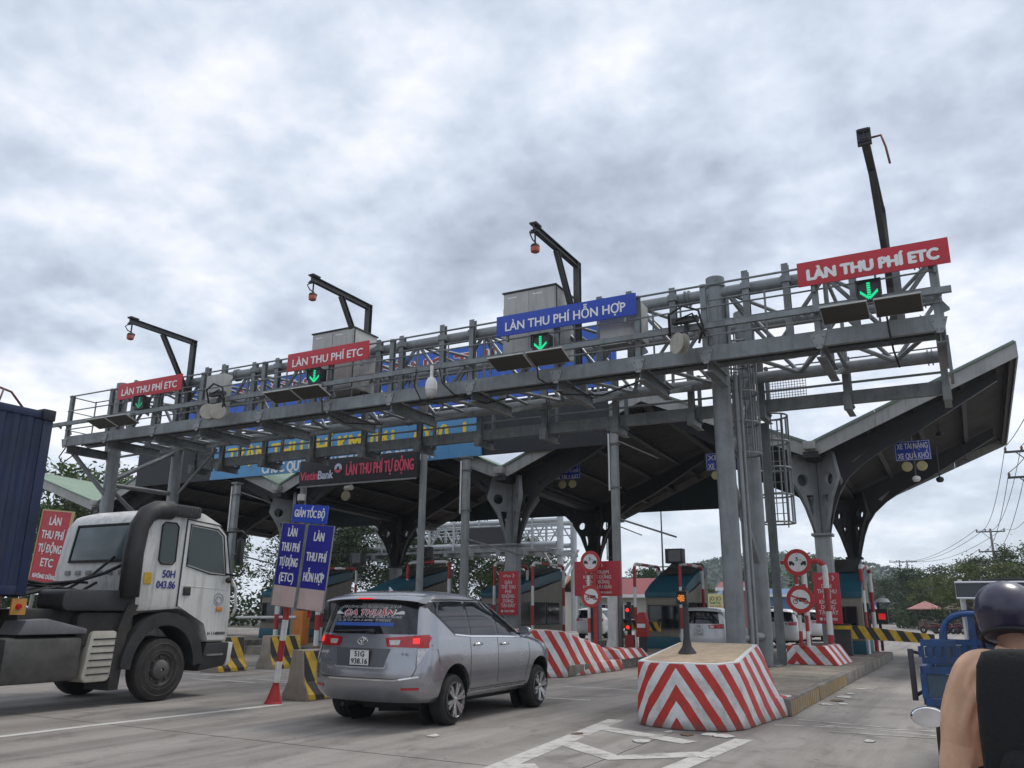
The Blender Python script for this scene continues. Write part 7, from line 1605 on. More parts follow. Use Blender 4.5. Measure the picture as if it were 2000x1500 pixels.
# motorbike under the rider
def motorbike(o, lab, body_m, mirror_white=True):
    o = Vector(o); t = thing('motorbike', lab, 'motorbike', (o.x, o.y, 0)); B = lambda mb, n, m_, par=None, **k: mb.build(n, m_, par or t, **k)
    mb = MB(); mb.loft([[Vector((o.x + w_ * math.cos(a), y + o.y, z + h * math.sin(a))) for a in [2 * math.pi * k / 14 for k in range(14)]] for y, w_, z, h in ((-.42, .06, .80, .03), (-.36, .12, .80, .05), (-.05, .135, .775, .055), (.2, .11, .765, .06), (.30, .06, .78, .04))]); B(mb, 'seat', black_plastic, smooth=True)
    mb = MB(); mb.loft([[Vector((o.x + w_ * math.cos(a), y + o.y, z + h * math.sin(a))) for a in [2 * math.pi * k / 14 for k in range(14)]] for y, w_, z, h in ((-.55, .04, .74, .04), (-.4, .12, .68, .09), (0, .14, .60, .14), (.3, .10, .50, .12), (.5, .07, .42, .06))]); B(mb, 'side_cover', body_m, smooth=True)
    mb = MB(); mb.loft([[Vector((o.x + w_ * math.cos(a), y + o.y, z + .05 * math.sin(a))) for a in [2 * math.pi * k / 12 for k in range(12)]] for y, w_, z in ((.42, .10, .30), (.52, .17, .45), (.60, .19, .65), (.62, .14, .85), (.63, .09, .98))]); B(mb, 'leg_shield', body_m, smooth=True)
    for y in (-.52, .78):
        mb = MB(); mb.lathe([(.20, -.035), (.26, -.045), (.285, -.02), (.285, .02), (.26, .045), (.20, .035)], (o.x, o.y + y, .285), 28, (1, 0, 0)); w = B(mb, 'wheel', tyre_m, smooth=40); mb = MB(); mb.lathe([(.205, -.02), (.205, .02), (.18, .02), (.05, .05), (.05, -.05), (.18, -.02)], (o.x, o.y + y, .285), 24, (1, 0, 0)); mb.build('rim', alloy, w, smooth=40)
    for s_ in (-1, 1): mb = MB(); mb.tube((o.x + s_ * .075, o.y + .78, .285), (o.x + s_ * .06, o.y + .62, .80), .02, 8); B(mb, 'fork', steel_dark, smooth=40)
    mb = MB(); mb.path([(o.x + .15 * math.sin(a) * 0, o.y + .78 + .31 * math.cos(a), .285 + .31 * math.sin(a)) for a in [math.pi * (.1 + .7 * k / 8) for k in range(9)]], .05, 8); B(mb, 'front_mudguard', body_m, smooth=True)
    mb = MB(); mb.path([(o.x - .34, o.y + .50, 1.035), (o.x - .2, o.y + .54, 1.04), (o.x - .06, o.y + .60, 1.0), (o.x + .06, o.y + .60, 1.0), (o.x + .2, o.y + .54, 1.04), (o.x + .34, o.y + .50, 1.035)], .015, 8); B(mb, 'handlebar', black_paint, smooth=True)
    mb = MB(); mb.sphere((o.x, o.y + .66, 1.0), .11, 14, 10, (1.3, .9, .8)); B(mb, 'headlamp_cowl', body_m, smooth=True)
    for s_ in (-1, 1):
        mb = MB(); mb.tube((o.x + s_ * .22, o.y + .525, 1.038), (o.x + s_ * .36, o.y + .495, 1.034), .021, 10); B(mb, 'grip', black_rubber, smooth=40)
        mb = MB(); mb.path([(o.x + s_ * .21, o.y + .54, 1.04), (o.x + s_ * .26, o.y + .60, 1.10), (o.x + s_ * .38, o.y + .62, 1.10)], .009, 6); ms = B(mb, 'mirror_stem', black_paint, smooth=True)
        mb = MB(); mb.sphere((o.x + s_ * .43, o.y + .63, 1.105), .08, 16, 10, (1.05, .28, .62)); mb.build('mirror', black_plastic, ms, smooth=True)
        mb = MB(); mb.lathe([(.078, 0), (.072, .006)], (0, 0, 0), 24, (0, -1, 0)); mb.v = [(o.x + s_ * .43 + x * 1.02, o.y + .612 + y, 1.105 + z * .60) for x, y, z in mb.v]; mb.build('mirror_glass', M('mirror_glass', (.85, .87, .9), .03, 1, 0), ms, smooth=30)
    mb = MB(); mb.box(o.x - .07, o.x + .07, o.y - .60, o.y - .55, .68, .75); B(mb, 'tail_lamp', tail_red, bevel=.015)
    mb = MB(); mb.tube((o.x + .15, o.y - .6, .33), (o.x + .13, o.y + .1, .28), .045, 10, .03); B(mb, 'exhaust', steel_arm, smooth=40)
    mb = MB(); mb.box(o.x - .12, o.x + .12, o.y - .2, o.y + .2, .22, .48); B(mb, 'engine', steel_dark, bevel=.04)
    for s_ in (-1, 1): mb = MB(); mb.tube((o.x, o.y + .36, .30), (o.x + s_ * .24, o.y + .36, .30), .015, 6); B(mb, 'footrest', black_rubber)
    return t
motorbike((RS.x, RS.y + .05, 0), 'dark motorbike ridden by the person in the tan jacket', M('dark_bike_paint', (.03, .03, .035), .3, 0, .1, 5, coat=.4))

# ---------------------------------------------------------------- blue cargo tricycle ahead of the rider
blue_tr = M('scuffed_blue_paint', (.014, .062, .19), .5, .1, .35, 5, .6)
pale_bl = M('faded_blue_grey', (.05, .085, .13), .6, 0, .2, 4, .3)
X0, X1, Y0, Y1, Z0, Z1 = -.50, .85, 9.0, 11.0, .78, 1.12
t = thing('cargo_tricycle', 'blue cargo tricycle with a roof frame just ahead of the rider', 'tricycle', ((X0 + X1) / 2, 10.5, 0))
B = lambda mb, n, m_, par=None, **k: mb.build(n, m_, par or t, **k)
mb = MB(); mb.box(X0, X1, Y0, Y1, Z0 - .06, Z0); B(mb, 'bed_floor', blue_tr)
def gate(a, b_, z0, z1, nm, nr=4):
    a, b_ = Vector(a), Vector(b_); d = (b_ - a); L_ = d.length; d.normalize()
    mb = MB(); mb.bar(a + Vector((0, 0, z0 + .03)), b_ + Vector((0, 0, z0 + .03)), .04, .06); mb.bar(a + Vector((0, 0, z1 - .03)), b_ + Vector((0, 0, z1 - .03)), .045, .06)
    for k in range(nr + 1): p = a + d * (L_ * k / nr); mb.bar(p + Vector((0, 0, z0 + .061)), p + Vector((0, 0, z1 - .061)), .042, .05, d)
    g = B(mb, nm, blue_tr); mb = MB(); n = Vector((-d.y, d.x, 0)); mb.bar(a + d * .03 + n * .0 + Vector((0, 0, (z0 + z1) / 2)), b_ - d * .03 + Vector((0, 0, (z0 + z1) / 2)), .008, z1 - z0 - .13); mb.build('sheet', pale_bl, g); return g
gate((X0, Y0, 0), (X1, Y0, 0), Z0, Z1, 'tailgate', 3); gate((X0, Y0 + .03, 0), (X0, Y1, 0), Z0, Z1, 'side_gate'); gate((X1, Y0 + .03, 0), (X1, Y1, 0), Z0, Z1, 'side_gate'); gate((X0, Y1, 0), (X1, Y1, 0), Z0, Z1 + .2, 'front_gate')
for x in (X0 + .12, X1 - .12): mb = MB(); mb.box(x - .06, x + .06, Y0 - .05, Y0 - .025, Z0 - .16, Z0 - .08); B(mb, 'tail_lamp', tail_red, bevel=.01)
mb = MB(); mb.box(.05, .33, Y0 - .05, Y0 - .03, Z0 - .22, Z0 - .08); B(mb, 'number_plate', M('plate_white', (.72, .72, .70), .5), bevel=.004)
q_ = thing('sack', 'pale folded sack lying in the bed of the blue tricycle', 'sack', (X0 + .5, 9.6, Z0)); mb = MB(); mb.loft([[Vector((X0 + .45 + (.30 + .03 * math.sin(3 * a)) * math.cos(a) * k, 9.6 + (.34 + .04 * math.sin(5 * a)) * math.sin(a) * k, z)) for a in [2 * math.pi * j / 20 for j in range(20)]] for z, k in ((Z0 + .002, .9), (Z0 + .08, 1.05), (Z0 + .2, 1.0), (Z0 + .27, .8), (Z0 + .30, .4))]); mb.build('bag', M('pale_sack', (.48, .44, .40), .85, 0, .2, 9, .2, .4), q_, smooth=50)
# raised slatted board at the left rear corner
gate((X0 - .0, Y0 + .12, 0), (X0 + .30, Y0 + .12, 0), Z1 + .02, Z1 + .24, 'slatted_board', 4)
mb = MB(); mb.bar((X0 - .10, Y0 + .2, .80), (X0 - .10, Y0 + .2, 1.27), .05, .05); mb.bar((X0 - .10, Y0 + .2, 1.25), (X0, Y0 + .25, 1.22), .03, .03); mb.bar((X0 - .10, Y0 + .2, .84), (X0, Y0 + .25, .9), .03, .03); B(mb, 'hanging_bar', M('dark_rail', (.05, .045, .06), .6), bevel=.006)
# roll hoop and roof
def hoop_y(y, z1, r=.026):
    a, b_ = (X0 + .16, y, Z1), (X1 - .08, y, Z1); at, bt = (X0 + .16, y, z1), (X1 - .08, y, z1)
    mb = MB(); mb.path([a] + bend(a, at, bt, .28) + bend(at, bt, b_, .28) + [b_], r, 10); B(mb, 'roll_hoop', blue_tr, smooth=True)
hoop_y(9.9, 1.60); hoop_y(10.95, 1.62)
for x in (-.06, X1 - .1): mb = MB(); mb.bar((x, 10.98, Z1), (x, 10.98, 1.62), .07, .05); B(mb, 'cab_post', blue_tr, bevel=.01)
for x in (-.12, X1 - .02):
    for y in (11.02, 12.6): mb = MB(); mb.tube((x, y, 1.2), (x, y, 1.98), .022, 8); B(mb, 'roof_post', white_paint, smooth=40)
tarp = M('dark_roof_tarpaulin', (.07, .08, .09), .7, 0, .15, 3, .2)
mb = MB(); lo = []
for k in range(9): u = k / 8; y = 10.9 + 1.9 * u; lo.append([Vector((-.16 + 1.08 * v, y, 1.94 + .05 * math.sin(math.pi * v) - .03 * math.sin(math.pi * u * 3) * .3)) for v in [i / 8 for i in range(9)]])
mb.loft([l_ + [p - Vector((0, 0, .012)) for p in l_[::-1]] for l_ in lo]); rf = B(mb, 'roof_sheet', tarp, smooth=40)
mb = MB(); mb.box(-.165, .925, 10.885, 10.897, 1.77, 1.94); mb.box(-.168, -.158, 10.9, 12.8, 1.80, 1.94); mb.build('valance', tarp, rf)
mb = MB(); mb.path([(-.17, 10.88, 1.77), (-.17, 10.88, 1.945), (.93, 10.88, 1.945), (.93, 10.88, 1.77)], .012, 6, True); mb.build('edge_piping', clean_white, rf)
for x in (X0 + .1, X1 - .1): mb = MB(); mb.lathe([(.15, -.07), (.27, -.08), (.31, -.04), (.31, .04), (.27, .08), (.15, .07)], (x, 9.9, .31), 28, (1, 0, 0)); w = B(mb, 'wheel', tyre_m, smooth=40); mb = MB(); mb.lathe([(.155, -.05), (.155, .05), (.06, .06), (.06, -.06)], (x, 9.9, .31), 20, (1, 0, 0)); mb.build('rim', steel_dark, w, smooth=40)
mb = MB(); mb.lathe([(.18, -.05), (.27, -.06), (.30, -.03), (.30, .03), (.27, .06), (.18, .05)], (.18, 12.9, .30), 28, (1, 0, 0)); B(mb, 'wheel', tyre_m, smooth=40)
for s_ in (-1, 1): mb = MB(); mb.tube((.18 + s_ * .09, 12.9, .30), (.18 + s_ * .08, 12.6, 1.0), .025, 8); B(mb, 'fork', steel_dark, smooth=40)
mb = MB(); mb.path([(-.2, 12.3, 1.12), (0, 12.5, 1.12), (.18, 12.58, 1.05), (.36, 12.5, 1.12), (.56, 12.3, 1.12)], .015, 8); B(mb, 'handlebar', black_paint, smooth=True)
mb = MB(); mb.box(-.02, .38, 11.2, 12.0, .45, .80); B(mb, 'engine_cover', blue_tr, bevel=.05); mb = MB(); mb.box(.0, .36, 11.25, 11.85, .80, .88); B(mb, 'saddle', black_plastic, bevel=.03); mb = MB(); mb.box(-.05, .41, 12.35, 12.5, .35, 1.1); B(mb, 'front_panel', blue_tr, bevel=.03)
mb = MB(); mb.bar((.18, 9.9, .40), (.18, 12.5, .45), .12, .12); mb.bar((X0 + .1, 9.9, .31), (X1 - .1, 9.9, .31), .08, .08); B(mb, 'chassis', steel_dark)
rider((.18, 11.45, .86), 'dark clothed driver sitting on the blue tricycle', dark_cloth, dark_cloth, grip_y=.85)
# ================================================================ background: trees, houses, far gantry, power line, hill
def foliage(name, c1, c2, sc=.9):
    m = bpy.data.materials.new(name); m.use_nodes = True; n, l = m.node_tree.nodes, m.node_tree.links; b = n['Principled BSDF']
    b.inputs['Roughness'].default_value = .6; b.inputs['Specular IOR Level'].default_value = .3
    geo = n.new('ShaderNodeNewGeometry'); t_ = n.new('ShaderNodeTexNoise'); t_.inputs['Scale'].default_value = sc; t_.inputs['Detail'].default_value = 5; l.new(geo.outputs['Position'], t_.inputs['Vector'])
    r = n.new('ShaderNodeValToRGB'); l.new(t_.outputs[0], r.inputs[0]); r.color_ramp.elements[0].position, r.color_ramp.elements[0].color = .35, (*c1, 1); r.color_ramp.elements[1].position, r.color_ramp.elements[1].color = .68, (*c2, 1)
    l.new(r.outputs[0], b.inputs['Base Color'])
    tr = n.new('ShaderNodeBsdfTranslucent'); l.new(r.outputs[0], tr.inputs[0]); mx = n.new('ShaderNodeMixShader'); mx.inputs[0].default_value = .25
    l.new(b.outputs[0], mx.inputs[1]); l.new(tr.outputs[0], mx.inputs[2]); l.new(mx.outputs[0], n['Material Output'].inputs[0]); return m
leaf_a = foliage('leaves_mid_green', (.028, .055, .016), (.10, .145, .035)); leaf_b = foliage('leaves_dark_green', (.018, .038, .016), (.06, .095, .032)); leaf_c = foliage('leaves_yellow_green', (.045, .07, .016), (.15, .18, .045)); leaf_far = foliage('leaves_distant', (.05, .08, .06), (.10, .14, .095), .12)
bark = M('grey_bark', (.12, .10, .08), .9, 0, .3, 5)
def add_leaf(mb, p, s_, rng):
    d = Vector((rng.gauss(0, 1), rng.gauss(0, 1), rng.gauss(0, .7))).normalized(); u = d.cross(Vector((rng.gauss(0, 1), rng.gauss(0, 1), rng.gauss(0, 1)))).normalized(); L_, W_ = s_, s_ * .42
    mb.add([p - d * L_ * .5, p + u * W_ * .5, p + d * L_ * .5, p - u * W_ * .5], [(0, 1, 2, 3)])
def make_tree(seed, H, spread, leafm, label, n_cl=72, per=85, leaf=.32, flat=.75, base=.32, group='trees around the toll plaza'):
    rng = random.Random(seed); t = thing('broadleaf_tree', label, 'tree', (0, 0, 0), group)
    mb = MB(); pts = [Vector((0, 0, 0))]
    for k in range(1, 6): pts.append(Vector((rng.uniform(-.12, .12) * k, rng.uniform(-.12, .12) * k, H * .62 * k / 5)))
    mb.path(pts, .1, 8, rs=[.045 * H * (.62 - .09 * k) for k in range(6)]); mb.build('trunk', bark, t, smooth=True)
    limbs = MB(); cl = []
    for k in range(n_cl):
        z = base + (1 - base) * rng.random() ** .8; rr = spread * math.sqrt(max(.05, 1 - ((z - .62) / .45) ** 2 * .9)) * (rng.random() ** .45); a = rng.uniform(0, 2 * math.pi)
        cl.append(Vector((rr * math.cos(a), rr * math.sin(a), H * z * (1 - .10 * (rr / spread) ** 2))))
    for k in range(0, n_cl, 3):
        b0 = pts[2].lerp(pts[5], rng.random()); m_ = b0.lerp(cl[k], .5) + Vector((0, 0, -.04 * H)); limbs.path([b0, m_, cl[k]], .03, 5, rs=[.012 * H, .007 * H, .002 * H])
    limbs.build('limbs', bark, t, smooth=True)
    mb = MB()
    for c in cl:
        cr_ = spread * rng.uniform(.16, .32)
        for _ in range(per):
            v = Vector((rng.gauss(0, .55), rng.gauss(0, .55), rng.gauss(0, .55 * flat))) * cr_; add_leaf(mb, c + v, leaf * rng.uniform(.6, 1.3), rng)
    mb.build('crown', leafm, t); return t
def make_palm(seed, H, label):
    rng = random.Random(seed); t = thing('palm_tree', label, 'tree', (0, 0, 0), 'palms beyond the right lane')
    mb = MB(); pts = [Vector((.25 * math.sin(k * .35), 0, H * k / 7)) for k in range(8)]; mb.path(pts, .14, 8, rs=[.2 - .012 * k for k in range(8)]); mb.build('trunk', bark, t, smooth=True); top = pts[-1]
    for f in range(16):
        a = 2 * math.pi * f / 16 + rng.uniform(-.15, .15); el = rng.uniform(-.2, 1.0); d = Vector((math.cos(a), math.sin(a), 0)); mb = MB(); sp = []
        for k in range(9): u = k / 8; sp.append(top + d * (2.5 * u * math.cos(el * (1 - u * .4))) + Vector((0, 0, 2.2 * u * math.sin(el) - 2.0 * u * u)))
        mb.path(sp, .02, 4)
        sd = Vector((-d.y, d.x, 0))
        for k in range(1, 9):
            for s_ in (-1, 1):
                for q in (0, .5):
                    p = sp[k - 1].lerp(sp[k], q); ln = .75 * math.sin(math.pi * (k - 1 + q + .8) / 9.5); e = p + sd * s_ * ln + d * .25 + Vector((0, 0, -.35 * ln)); mb.add([p, p + d * .10, e], [(0, 1, 2)])
        mb.build('frond', leaf_b, t)
    return t
T0 = make_tree(1, 8, 3.4, leaf_a, 'tall mid green tree behind the tricycle roof')
T1 = make_tree(2, 7, 3.8, leaf_b, 'dark spreading tree right of the striped boom', 76, 85, .32, .5)
T2 = make_tree(3, 6, 2.8, leaf_c, 'yellow green feathery tree beside the electricity pole', 60, 75, .3, .45)
T3 = make_tree(4, 10, 4.2, leaf_b, 'dark tree behind the blue lane boards', 80, 90, .38, .7)
T0.location = (5.2, 98, 0); T1.location = (-5.0, 112, 0); T2.location = (-.5, 92, 0); T3.location = (-50, 60, 0)
for src, x, y, s_, rz, lab in [(T1, 1.8, 108, 1.05, 1.0, 'broad dark tree behind the electricity pole on the right'), (T0, 9.5, 96, 1.05, 2.0, 'mid green tree at the far right edge behind the helmet'), (T2, -3.6, 104, .95, 2.2, 'feathery tree above the roadside stalls'), (T1, -9.5, 140, 1.0, .5, 'dark tree far off behind the red lane display'), (T0, -14.5, 150, .85, 1.7, 'hazy tree left of the far twin poles'), (T2, 3.5, 86, 1.0, 3.9, 'feathery tree just above the tricycle roof'), (T1, 7.5, 84, .95, 4.4, 'dark tree low behind the helmet'),
                           (T3, -58, 64, 1.0, 1.3, 'dark tree left of the blue lane boards'), (T3, -43.5, 62, .85, 2.1, 'dark tree right of the blue lane boards'), (T0, -65, 58, 1.25, .4, 'dark tree behind the truck cab'), (T3, -73, 52, 1.2, 3.3, 'tree beyond the container, under the green roof wing'), (T0, -63, 42, 1.55, 4.0, 'tall tree rising left of the gantry column'), (T0, -36.6, 63, .70, 5.0, 'bright green tree behind the teal roofed booth'), (T3, -82, 50, 1.1, .9, 'tree at far left behind the red board'), (T3, -54, 74, 1.05, 2.6, 'rear tree filling in behind the blue lane boards'), (T3, -63, 72, 1.1, 4.6, 'rear tree behind the truck mirror'), (T3, -47, 76, 1.0, 5.3, 'rear tree left of the far gantry column'), (T3, -40, 78, .9, 3.0, 'rear tree under the far gantry'), (T3, -72, 64, 1.15, .2, 'rear tree behind the truck cab roof'), (T1, -32, 92, .9, 2.0, 'small dark tree behind the red roofed house'), (T2, -29.5, 100, .9, 2.9, 'feathery tree above the red roofed house'), (T1, -24, 110, 1.0, 5.5, 'dark tree behind the beige booth'), (T0, -18.5, 118, 1.0, .2, 'tree right of the beige booth')]:
    c = dup(src, (x, y, 0), lab); c.scale = (s_, s_, s_ * random.uniform(.92, 1.06)); c.rotation_euler.z = rz
p0 = make_palm(9, 6.2, 'palm rising above the trees left of the electricity pole'); p0.location = (-.2, 97, 0)
c = dup(p0, (4.6, 92, 0), 'palm right of the electricity pole, above the helmet', rz=1.1); c.scale = (1, 1, .95)
# undergrowth along the right verge and a far wood, each one mass
def mass(name, lab, rng_seed, boxes, m_, leaf, n):
    rng = random.Random(rng_seed); mb = MB()
    for _ in range(n):
        x0, x1, y0, y1, h = boxes[rng.randrange(len(boxes))]; x, y = rng.uniform(x0, x1), rng.uniform(y0, y1); hh = h * (.55 + .45 * math.sin(x * 1.3 + y * .7) * math.sin(x * .37 + 1.2)); add_leaf(mb, Vector((x, y, hh * rng.random() ** .6)), leaf * rng.uniform(.6, 1.4), rng)
    o = mb.build(name, m_); tag(o, lab, 'undergrowth', kind='stuff'); return o
mass('undergrowth', 'dark undergrowth below the trees right of the boom', 5, [(-8, 14, 100, 112, 3.4), (-16, -6, 135, 150, 3.5), (4, 14, 88, 98, 3.6)], leaf_b, .5, 15000)
mass('undergrowth', 'dark undergrowth behind the booths on the left', 6, [(-80, -40, 52, 60, 4.5), (-60, -36, 60, 66, 3.5), (-95, -70, 44, 52, 5)], leaf_b, .5, 15000)
# wooded hill in the distance
mb = MB(); rng = random.Random(3); nx, ny = 60, 14; vs = []
hz = lambda x, y: max(0, 25 * math.exp(-((x + 100) / 60) ** 2) * math.exp(-((y - 450) / 60) ** 2) + 17 * math.exp(-((x + 30) / 70) ** 2) * math.exp(-((y - 480) / 60) ** 2) + 13 * math.exp(-((x + 190) / 60) ** 2) * math.exp(-((y - 450) / 60) ** 2) - 2)
for j in range(ny + 1):
    for i in range(nx + 1): x, y = -300 + 420 * i / nx, 350 + 200 * j / ny; vs.append((x, y, hz(x, y) - .5 + rng.uniform(0, 1.0)))
mb.add(vs, [(j * (nx + 1) + i, j * (nx + 1) + i + 1, (j + 1) * (nx + 1) + i + 1, (j + 1) * (nx + 1) + i) for j in range(ny) for i in range(nx)]); tag(mb.build('hill', leaf_far, smooth=True), kind='structure')
mb = MB(); rng = random.Random(8)
for _ in range(12000):
    x, y = rng.uniform(-260, 90), rng.uniform(380, 480); z = hz(x, y)
    if z > 1: add_leaf(mb, Vector((x, y, z + rng.uniform(-.5, 3.0))), 3.2 * rng.uniform(.5, 1.3), rng)
tag(mb.build('hill_wood', leaf_far), 'bluish green wood covering the distant hill', 'wood', kind='stuff')
# ---------------------------------------------------------------- far gantry
far_m = M('far_gantry_paint', (.46, .48, .49), .5, .2, .08, 1.5)
fg = thing('toll_gantry', 'second pale steel gantry far behind the toll booths', 'gantry', (-40, 62, 0)); FX0, FX1 = -53.5, -28.4
def ft(a, b_, r, nm, m_=far_m): mb = MB(); mb.tube(a, b_, r, 8); return mb.build(nm, m_, fg, smooth=40)
for x in (-28.5, -44.5):
    for y in (60.6, 63.2): ft((x, y, 0), (x, y, 9.0 if x > -40 else 8.6), .28, 'column')
    ft((x, 60.8, 3.2), (x, 63.0, 5.2), .1, 'brace'); ft((x + .2, 60.6, 4.4), (x + 1.6, 60.6, 6.2), .1, 'brace'); ft((x - .2, 60.6, 4.4), (x - 1.6, 60.6, 6.2), .1, 'brace')
for y in (60.6, 63.2):
    for z, r in ((8.6, .2), (6.75, .2), (8.15, .06), (7.6, .05), (6.3, .1)): ft((FX0, y, z), (FX1 - (0 if z > 8 else .4), y, z), r, 'chord_tube' if r > .15 else 'rail')
    for k in range(20):
        xa, xb = FX0 + (FX1 - FX0) * k / 20, FX0 + (FX1 - FX0) * (k + 1) / 20; za, zb = (8.6, 6.75) if k % 2 else (6.75, 8.6); ft((xa, y, za), (xb, y, zb), .07, 'diagonal')
    for k in range(11): x = FX0 + (FX1 - FX0) * k / 10; mb = MB(); mb.bar((x, y - .2, 6.2), (x, y - .2, 8.9), .16, .16, (0, 1, 0)); mb.build('post', far_m, fg)
mb = MB(); mb.box(FX0, FX1 - .6, 59.4, 60.5, 6.1, 6.3); mb.build('walkway', steel, fg)
for k in range(11): x = FX0 + (FX1 - FX0) * k / 10; mb = MB(); mb.box(x - .2, x + .2, 59.2, 63.4, 5.8, 6.08); mb.build('cross_beam', steel, fg)
mb = MB(); mb.box(-37.0, -31.6, 59.2, 59.35, 6.75, 8.1); mb.build('led_board', M('led_black', (.022, .02, .025), .5), fg)
# ---------------------------------------------------------------- houses and stalls beyond the plaza
wall_w = M('cream_wall', (.45, .43, .38), .85, 0, .1, 1, .3); red_roof = M('red_metal_roof', (.26, .05, .05), .5, 0, .12, .8, .15); tile_roof = M('orange_tile_roof', (.36, .16, .08), .8, 0, .2, 2); blue_wall = M('blue_wall_sheet', (.10, .20, .36), .6, 0, .1, 1); win_d = M('house_window', (.02, .025, .03), .1)
def house(x0, x1, y0, y1, h, rh, lab, rm, wm, rows=1):
    t = thing('house', lab, 'house', ((x0 + x1) / 2, (y0 + y1) / 2, 0)); mb = MB(); mb.box(x0, x1, y0, y1, 0, h); mb.build('wall', wm, t)
    mb = MB(); ym = (y0 + y1) / 2; o = .5; mb.prism([(y0 - o, h - .15), (ym, h + rh), (y1 + o, h - .15), (y1 + o, h), (ym, h + rh + .15), (y0 - o, h)], (x0 - o, 0, 0), (0, 1, 0), (0, 0, 1), (x1 - x0 + 2 * o, 0, 0)); rf = mb.build('roof', rm, t)
    mb = MB(); mb.box(x0 - o, x1 + o, y0 - o - .06, y0 - o - .002, h - .25, h + .02); mb.build('gutter', clean_white, rf)
    for k in range(int((x1 - x0) / 2.2)):
        xx = x0 + 1.0 + k * 2.2; mb = MB(); mb.box(xx - .5, xx + .5, y0 - .04, y0 - .005, .9, 2.1); w = mb.build('window', win_d, t); mb = MB()
        for a, b_, c, d in ((xx - .56, xx + .56, .82, .898), (xx - .56, xx + .56, 2.102, 2.16), (xx - .56, xx - .502, .9, 2.1), (xx + .502, xx + .56, .9, 2.1), (xx - .02, xx + .02, .9, 2.1)): mb.box(a, b_, y0 - .07, y0 - .042 if a != xx - .02 else y0 - .045, c, d)
        mb.build('frame', clean_white, w)
    return t
house(-29.5, -22.6, 70, 76, 2.95, 1.35, 'low house with a red metal roof behind the pipe guards', red_roof, wall_w)
house(-35.8, -30.6, 64, 69, 3.1, 1.2, 'house with an orange tiled roof behind the teal roofed booth', tile_roof, wall_w)
house(-24, -16.5, 92, 97, 3.4, .5, 'blue sheet metal building behind the gantry legs', M('blue_roof', (.08, .16, .30), .6), blue_wall)
house(-19.2, -17.4, 74, 77, 3.6, .4, 'narrow red shop front beside the yellow advert', red_roof, red_roof)
t = thing('advert_board', 'small pale yellow advert board above the white car', 'sign', (-16.7, 62, 0)); mb = MB(); mb.box(-17.25, -16.1, 62, 62.05, 1.5, 2.86); mb.build('panel', M('pale_yellow_board', (.62, .60, .30), .6, 0, .06, 3), t)
letters('JO JO', .28, M('olive_print', (.20, .16, .03), .6), t, (-16.67, 61.99, 2.52), .85, .01)
for i, (m_, w_) in enumerate(((M('green_print', (.04, .2, .1), .6), .75), (M('orange_print', (.5, .2, .05), .6), .85), (M('green_print', (.04, .2, .1), .6), .8))): letters(('NƯỚC MÍA', 'CÀ PHÊ', 'CƠM PHẦN')[i], .12, m_, t, (-16.67, 61.99, 2.2 - .22 * i), w_, .004)
for x in (-17.0, -16.35): mb = MB(); mb.bar((x, 62.1, 0), (x, 62.1, 2.8), .08, .08); mb.build('leg', steel, t)
# roadside stalls and parked motorbikes on the right
for x, y, m_, lab, w_ in [(-4.4, 96, M('pink_canvas', (.42, .19, .17), .8), 'pink canvas stall roof right of the boom', 2.4), (-1.2, 97, M('thatch', (.23, .18, .12), .95, 0, .3, 4), 'thatched stall roof behind the parked motorbikes', 2.6), (2.2, 97, M('thatch', (.23, .18, .12), .95), 'thatched stall roof behind the tricycle', 2.4)]:
    t = thing('market_stall', lab, 'stall', (x, y, 0)); mb = MB(); mb.lathe([(w_ * .72, 0), (w_ * .70, .06), (w_ * .25, .55), (.05, .8)], (x, y, 2.0), 8); mb.build('roof', m_, t)
    for a in range(4): q = math.pi / 4 + a * math.pi / 2; mb = MB(); mb.tube((x + w_ * .5 * math.cos(q), y + w_ * .5 * math.sin(q), 0), (x + w_ * .5 * math.cos(q), y + w_ * .5 * math.sin(q), 2.1), .05, 6); mb.build('post', steel_dark, t)
    mb = MB(); mb.box(x - .8, x + .8, y - .5, y + .3, 0, .9); mb.build('counter', M('stall_counter', (.2, .17, .13), .8, 0, .2), t)
bike_proto = motorbike((-3.2, 78.0, 0), 'first parked motorbike by the stalls, nearest the boom', M('red_bike_paint', (.12, .03, .03), .4)); bike_proto['group'] = 'motorbikes parked by the stalls'; bike_proto.rotation_euler.z = 1.2
for k, (x, y, rz) in enumerate([(-2.3, 78.6, 1.3), (-1.5, 78.2, 1.1), (-.7, 78.9, 1.4), (.2, 78.4, 1.2), (1.1, 78.8, 1.3)]):
    dup(bike_proto, (x, y, 0), '%s parked motorbike by the stalls, counted from the boom' % ('second', 'third', 'fourth', 'fifth', 'sixth')[k], 'motorbikes parked by the stalls', rz)
t = thing('road_sign', 'small blue road sign far off beyond the boom', 'traffic sign', (-8.6, 90, 0)); mb = MB(); mb.tube((-8.6, 90, 0), (-8.6, 90, 2.6), .05, 6); mb.build('post', steel_lite, t); mb = MB(); mb.box(-9.1, -8.1, 89.93, 89.97, 1.7, 2.7); mb.build('panel', M('road_sign_blue', (.04, .16, .36), .5), t); mb = MB(); mb.prism([(-.25, 0), (.25, 0), (0, .5)], (-8.6, 89.925, 1.95), (1, 0, 0), (0, 0, 1), (0, -.006, 0)); mb.build('symbol', clean_white, t)
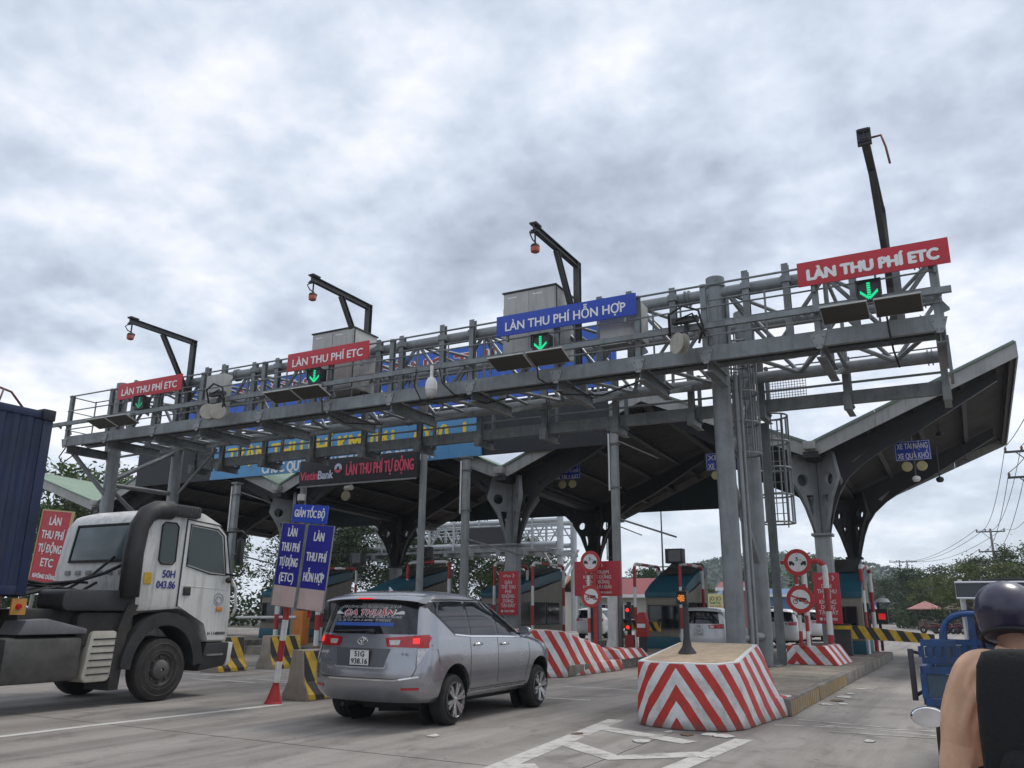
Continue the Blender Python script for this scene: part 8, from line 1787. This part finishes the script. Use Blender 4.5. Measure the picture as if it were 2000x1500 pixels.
for x, y, h, lab in [(-26.5, 80, 12.5, 'tall thin street lamp behind the beige booth'), (-21.3, 85, 6.5, 'short thin street lamp left of the gantry legs')]:
    t = thing('street_lamp', lab, 'street lamp', (x, y, 0)); mb = MB(); mb.tube((x, y, 0), (x, y, h), .12, 8, .06); mb.build('pole', steel_dark, t, smooth=40); mb = MB(); mb.path([(x, y, h), (x + .6, y, h + .25), (x + 1.6, y, h + .35)], .05, 6); mb.build('arm', steel_dark, t); mb = MB(); mb.box(x + 1.4, x + 2.0, y - .12, y + .12, h + .25, h + .38); mb.build('lantern', steel_lite, t, bevel=.03)
# ---------------------------------------------------------------- electricity poles and wires
pole_c = M('concrete_pole', (.28, .26, .235), .9, 0, .12, 2, .3)
def epole(x, y, h, lab, arms, twin=False, aw=1.25):
    t = thing('electricity_pole', lab, 'electricity pole', (x, y, 0), 'electricity poles on the right'); tips = []
    for dx in ((0, 1.1) if twin else (0,)): mb = MB(); mb.tube((x + dx, y, 0), (x + dx, y, h), .17, 10, .10); mb.build('pole', pole_c, t, smooth=40)
    for z in arms:
        a = MB(); a.bar((x - aw, y, z), (x + aw + (1.1 if twin else 0), y, z), .09, .12); a.bar((x - aw * .6, y, z), (x, y, z - .8), .05, .05); arm = a.build('cross_arm', steel_arm, t)
        for dx in (-aw + .08, -.45, aw - .08):
            mb = MB(); mb.lathe([(.03, .06), (.07, .08), (.05, .13), (.08, .17), (.04, .28)], (x + dx, y, z), 8); mb.build('insulator', M('brown_insulator', (.16, .09, .06), .3), arm, smooth=40); tips.append(Vector((x + dx, y, z + .28)))
    return tips
A = epole(3.7, 52, 11.3, 'near electricity pole at the right frame edge, only its cross arms showing', (10.15, 8.75), aw=1.3)
B_ = epole(2.3, 98, 10.0, 'concrete electricity pole above the tricycle with double cross arms', (9.7, 7.7, 6.4), aw=1.3)
C_ = epole(-9.9, 150, 9.9, 'far twin electricity poles above the trees', (9.6, 7.0), True, 1.5)
D_ = epole(-13.0, 170, 8.2, 'farthest electricity pole beside the twin poles', (7.8, 5.6))
def wire(a, b_, sag, lab):
    n = 22; pts = [a.lerp(b_, k / n) - Vector((0, 0, sag * 4 * (k / n) * (1 - k / n))) for k in range(n + 1)]; mb = MB(); mb.path(pts, .018 + .006 * (a.y > 80), 5); tag(mb.build('power_wire', black_rubber), lab, 'wire', 'power lines strung between the poles')
nm = ('left', 'middle', 'right')
for k in range(6): wire(A[k], B_[k], 1.6, '%s %s wire from the near cross arms to the pole above the tricycle' % (('upper', 'lower')[k // 3], nm[k % 3]))
for k in range(6): wire(B_[k], C_[k], 1.3, '%s %s wire from the pole above the tricycle to the far twin poles' % (('upper', 'lower')[k // 3], nm[k % 3]))
E_ = [p + Vector((1.2, -46, .3)) for p in A]
for k in range(6): wire(E_[k], A[k], 1.2, '%s %s wire arriving overhead at the near cross arms' % (('upper', 'lower')[k // 3], nm[k % 3]))

# ---------------------------------------------------------------- thin humid air over the whole plaza
hz_m = bpy.data.materials.new('haze_air'); hz_m.use_nodes = True; hn = hz_m.node_tree.nodes; hl = hz_m.node_tree.links; hn.clear()
ho = hn.new('ShaderNodeOutputMaterial'); pv = hn.new('ShaderNodeVolumePrincipled'); pv.inputs['Color'].default_value = (.80, .87, .95, 1); pv.inputs['Density'].default_value = .0004; pv.inputs['Anisotropy'].default_value = .3
hl.new(pv.outputs[0], ho.inputs['Volume'])
mb = MB(); mb.box(-410, 410, -70, 640, -1.0, 31.0); tag(mb.build('haze', hz_m), 'thin pale haze over the toll plaza and the road beyond', 'haze', kind='stuff')
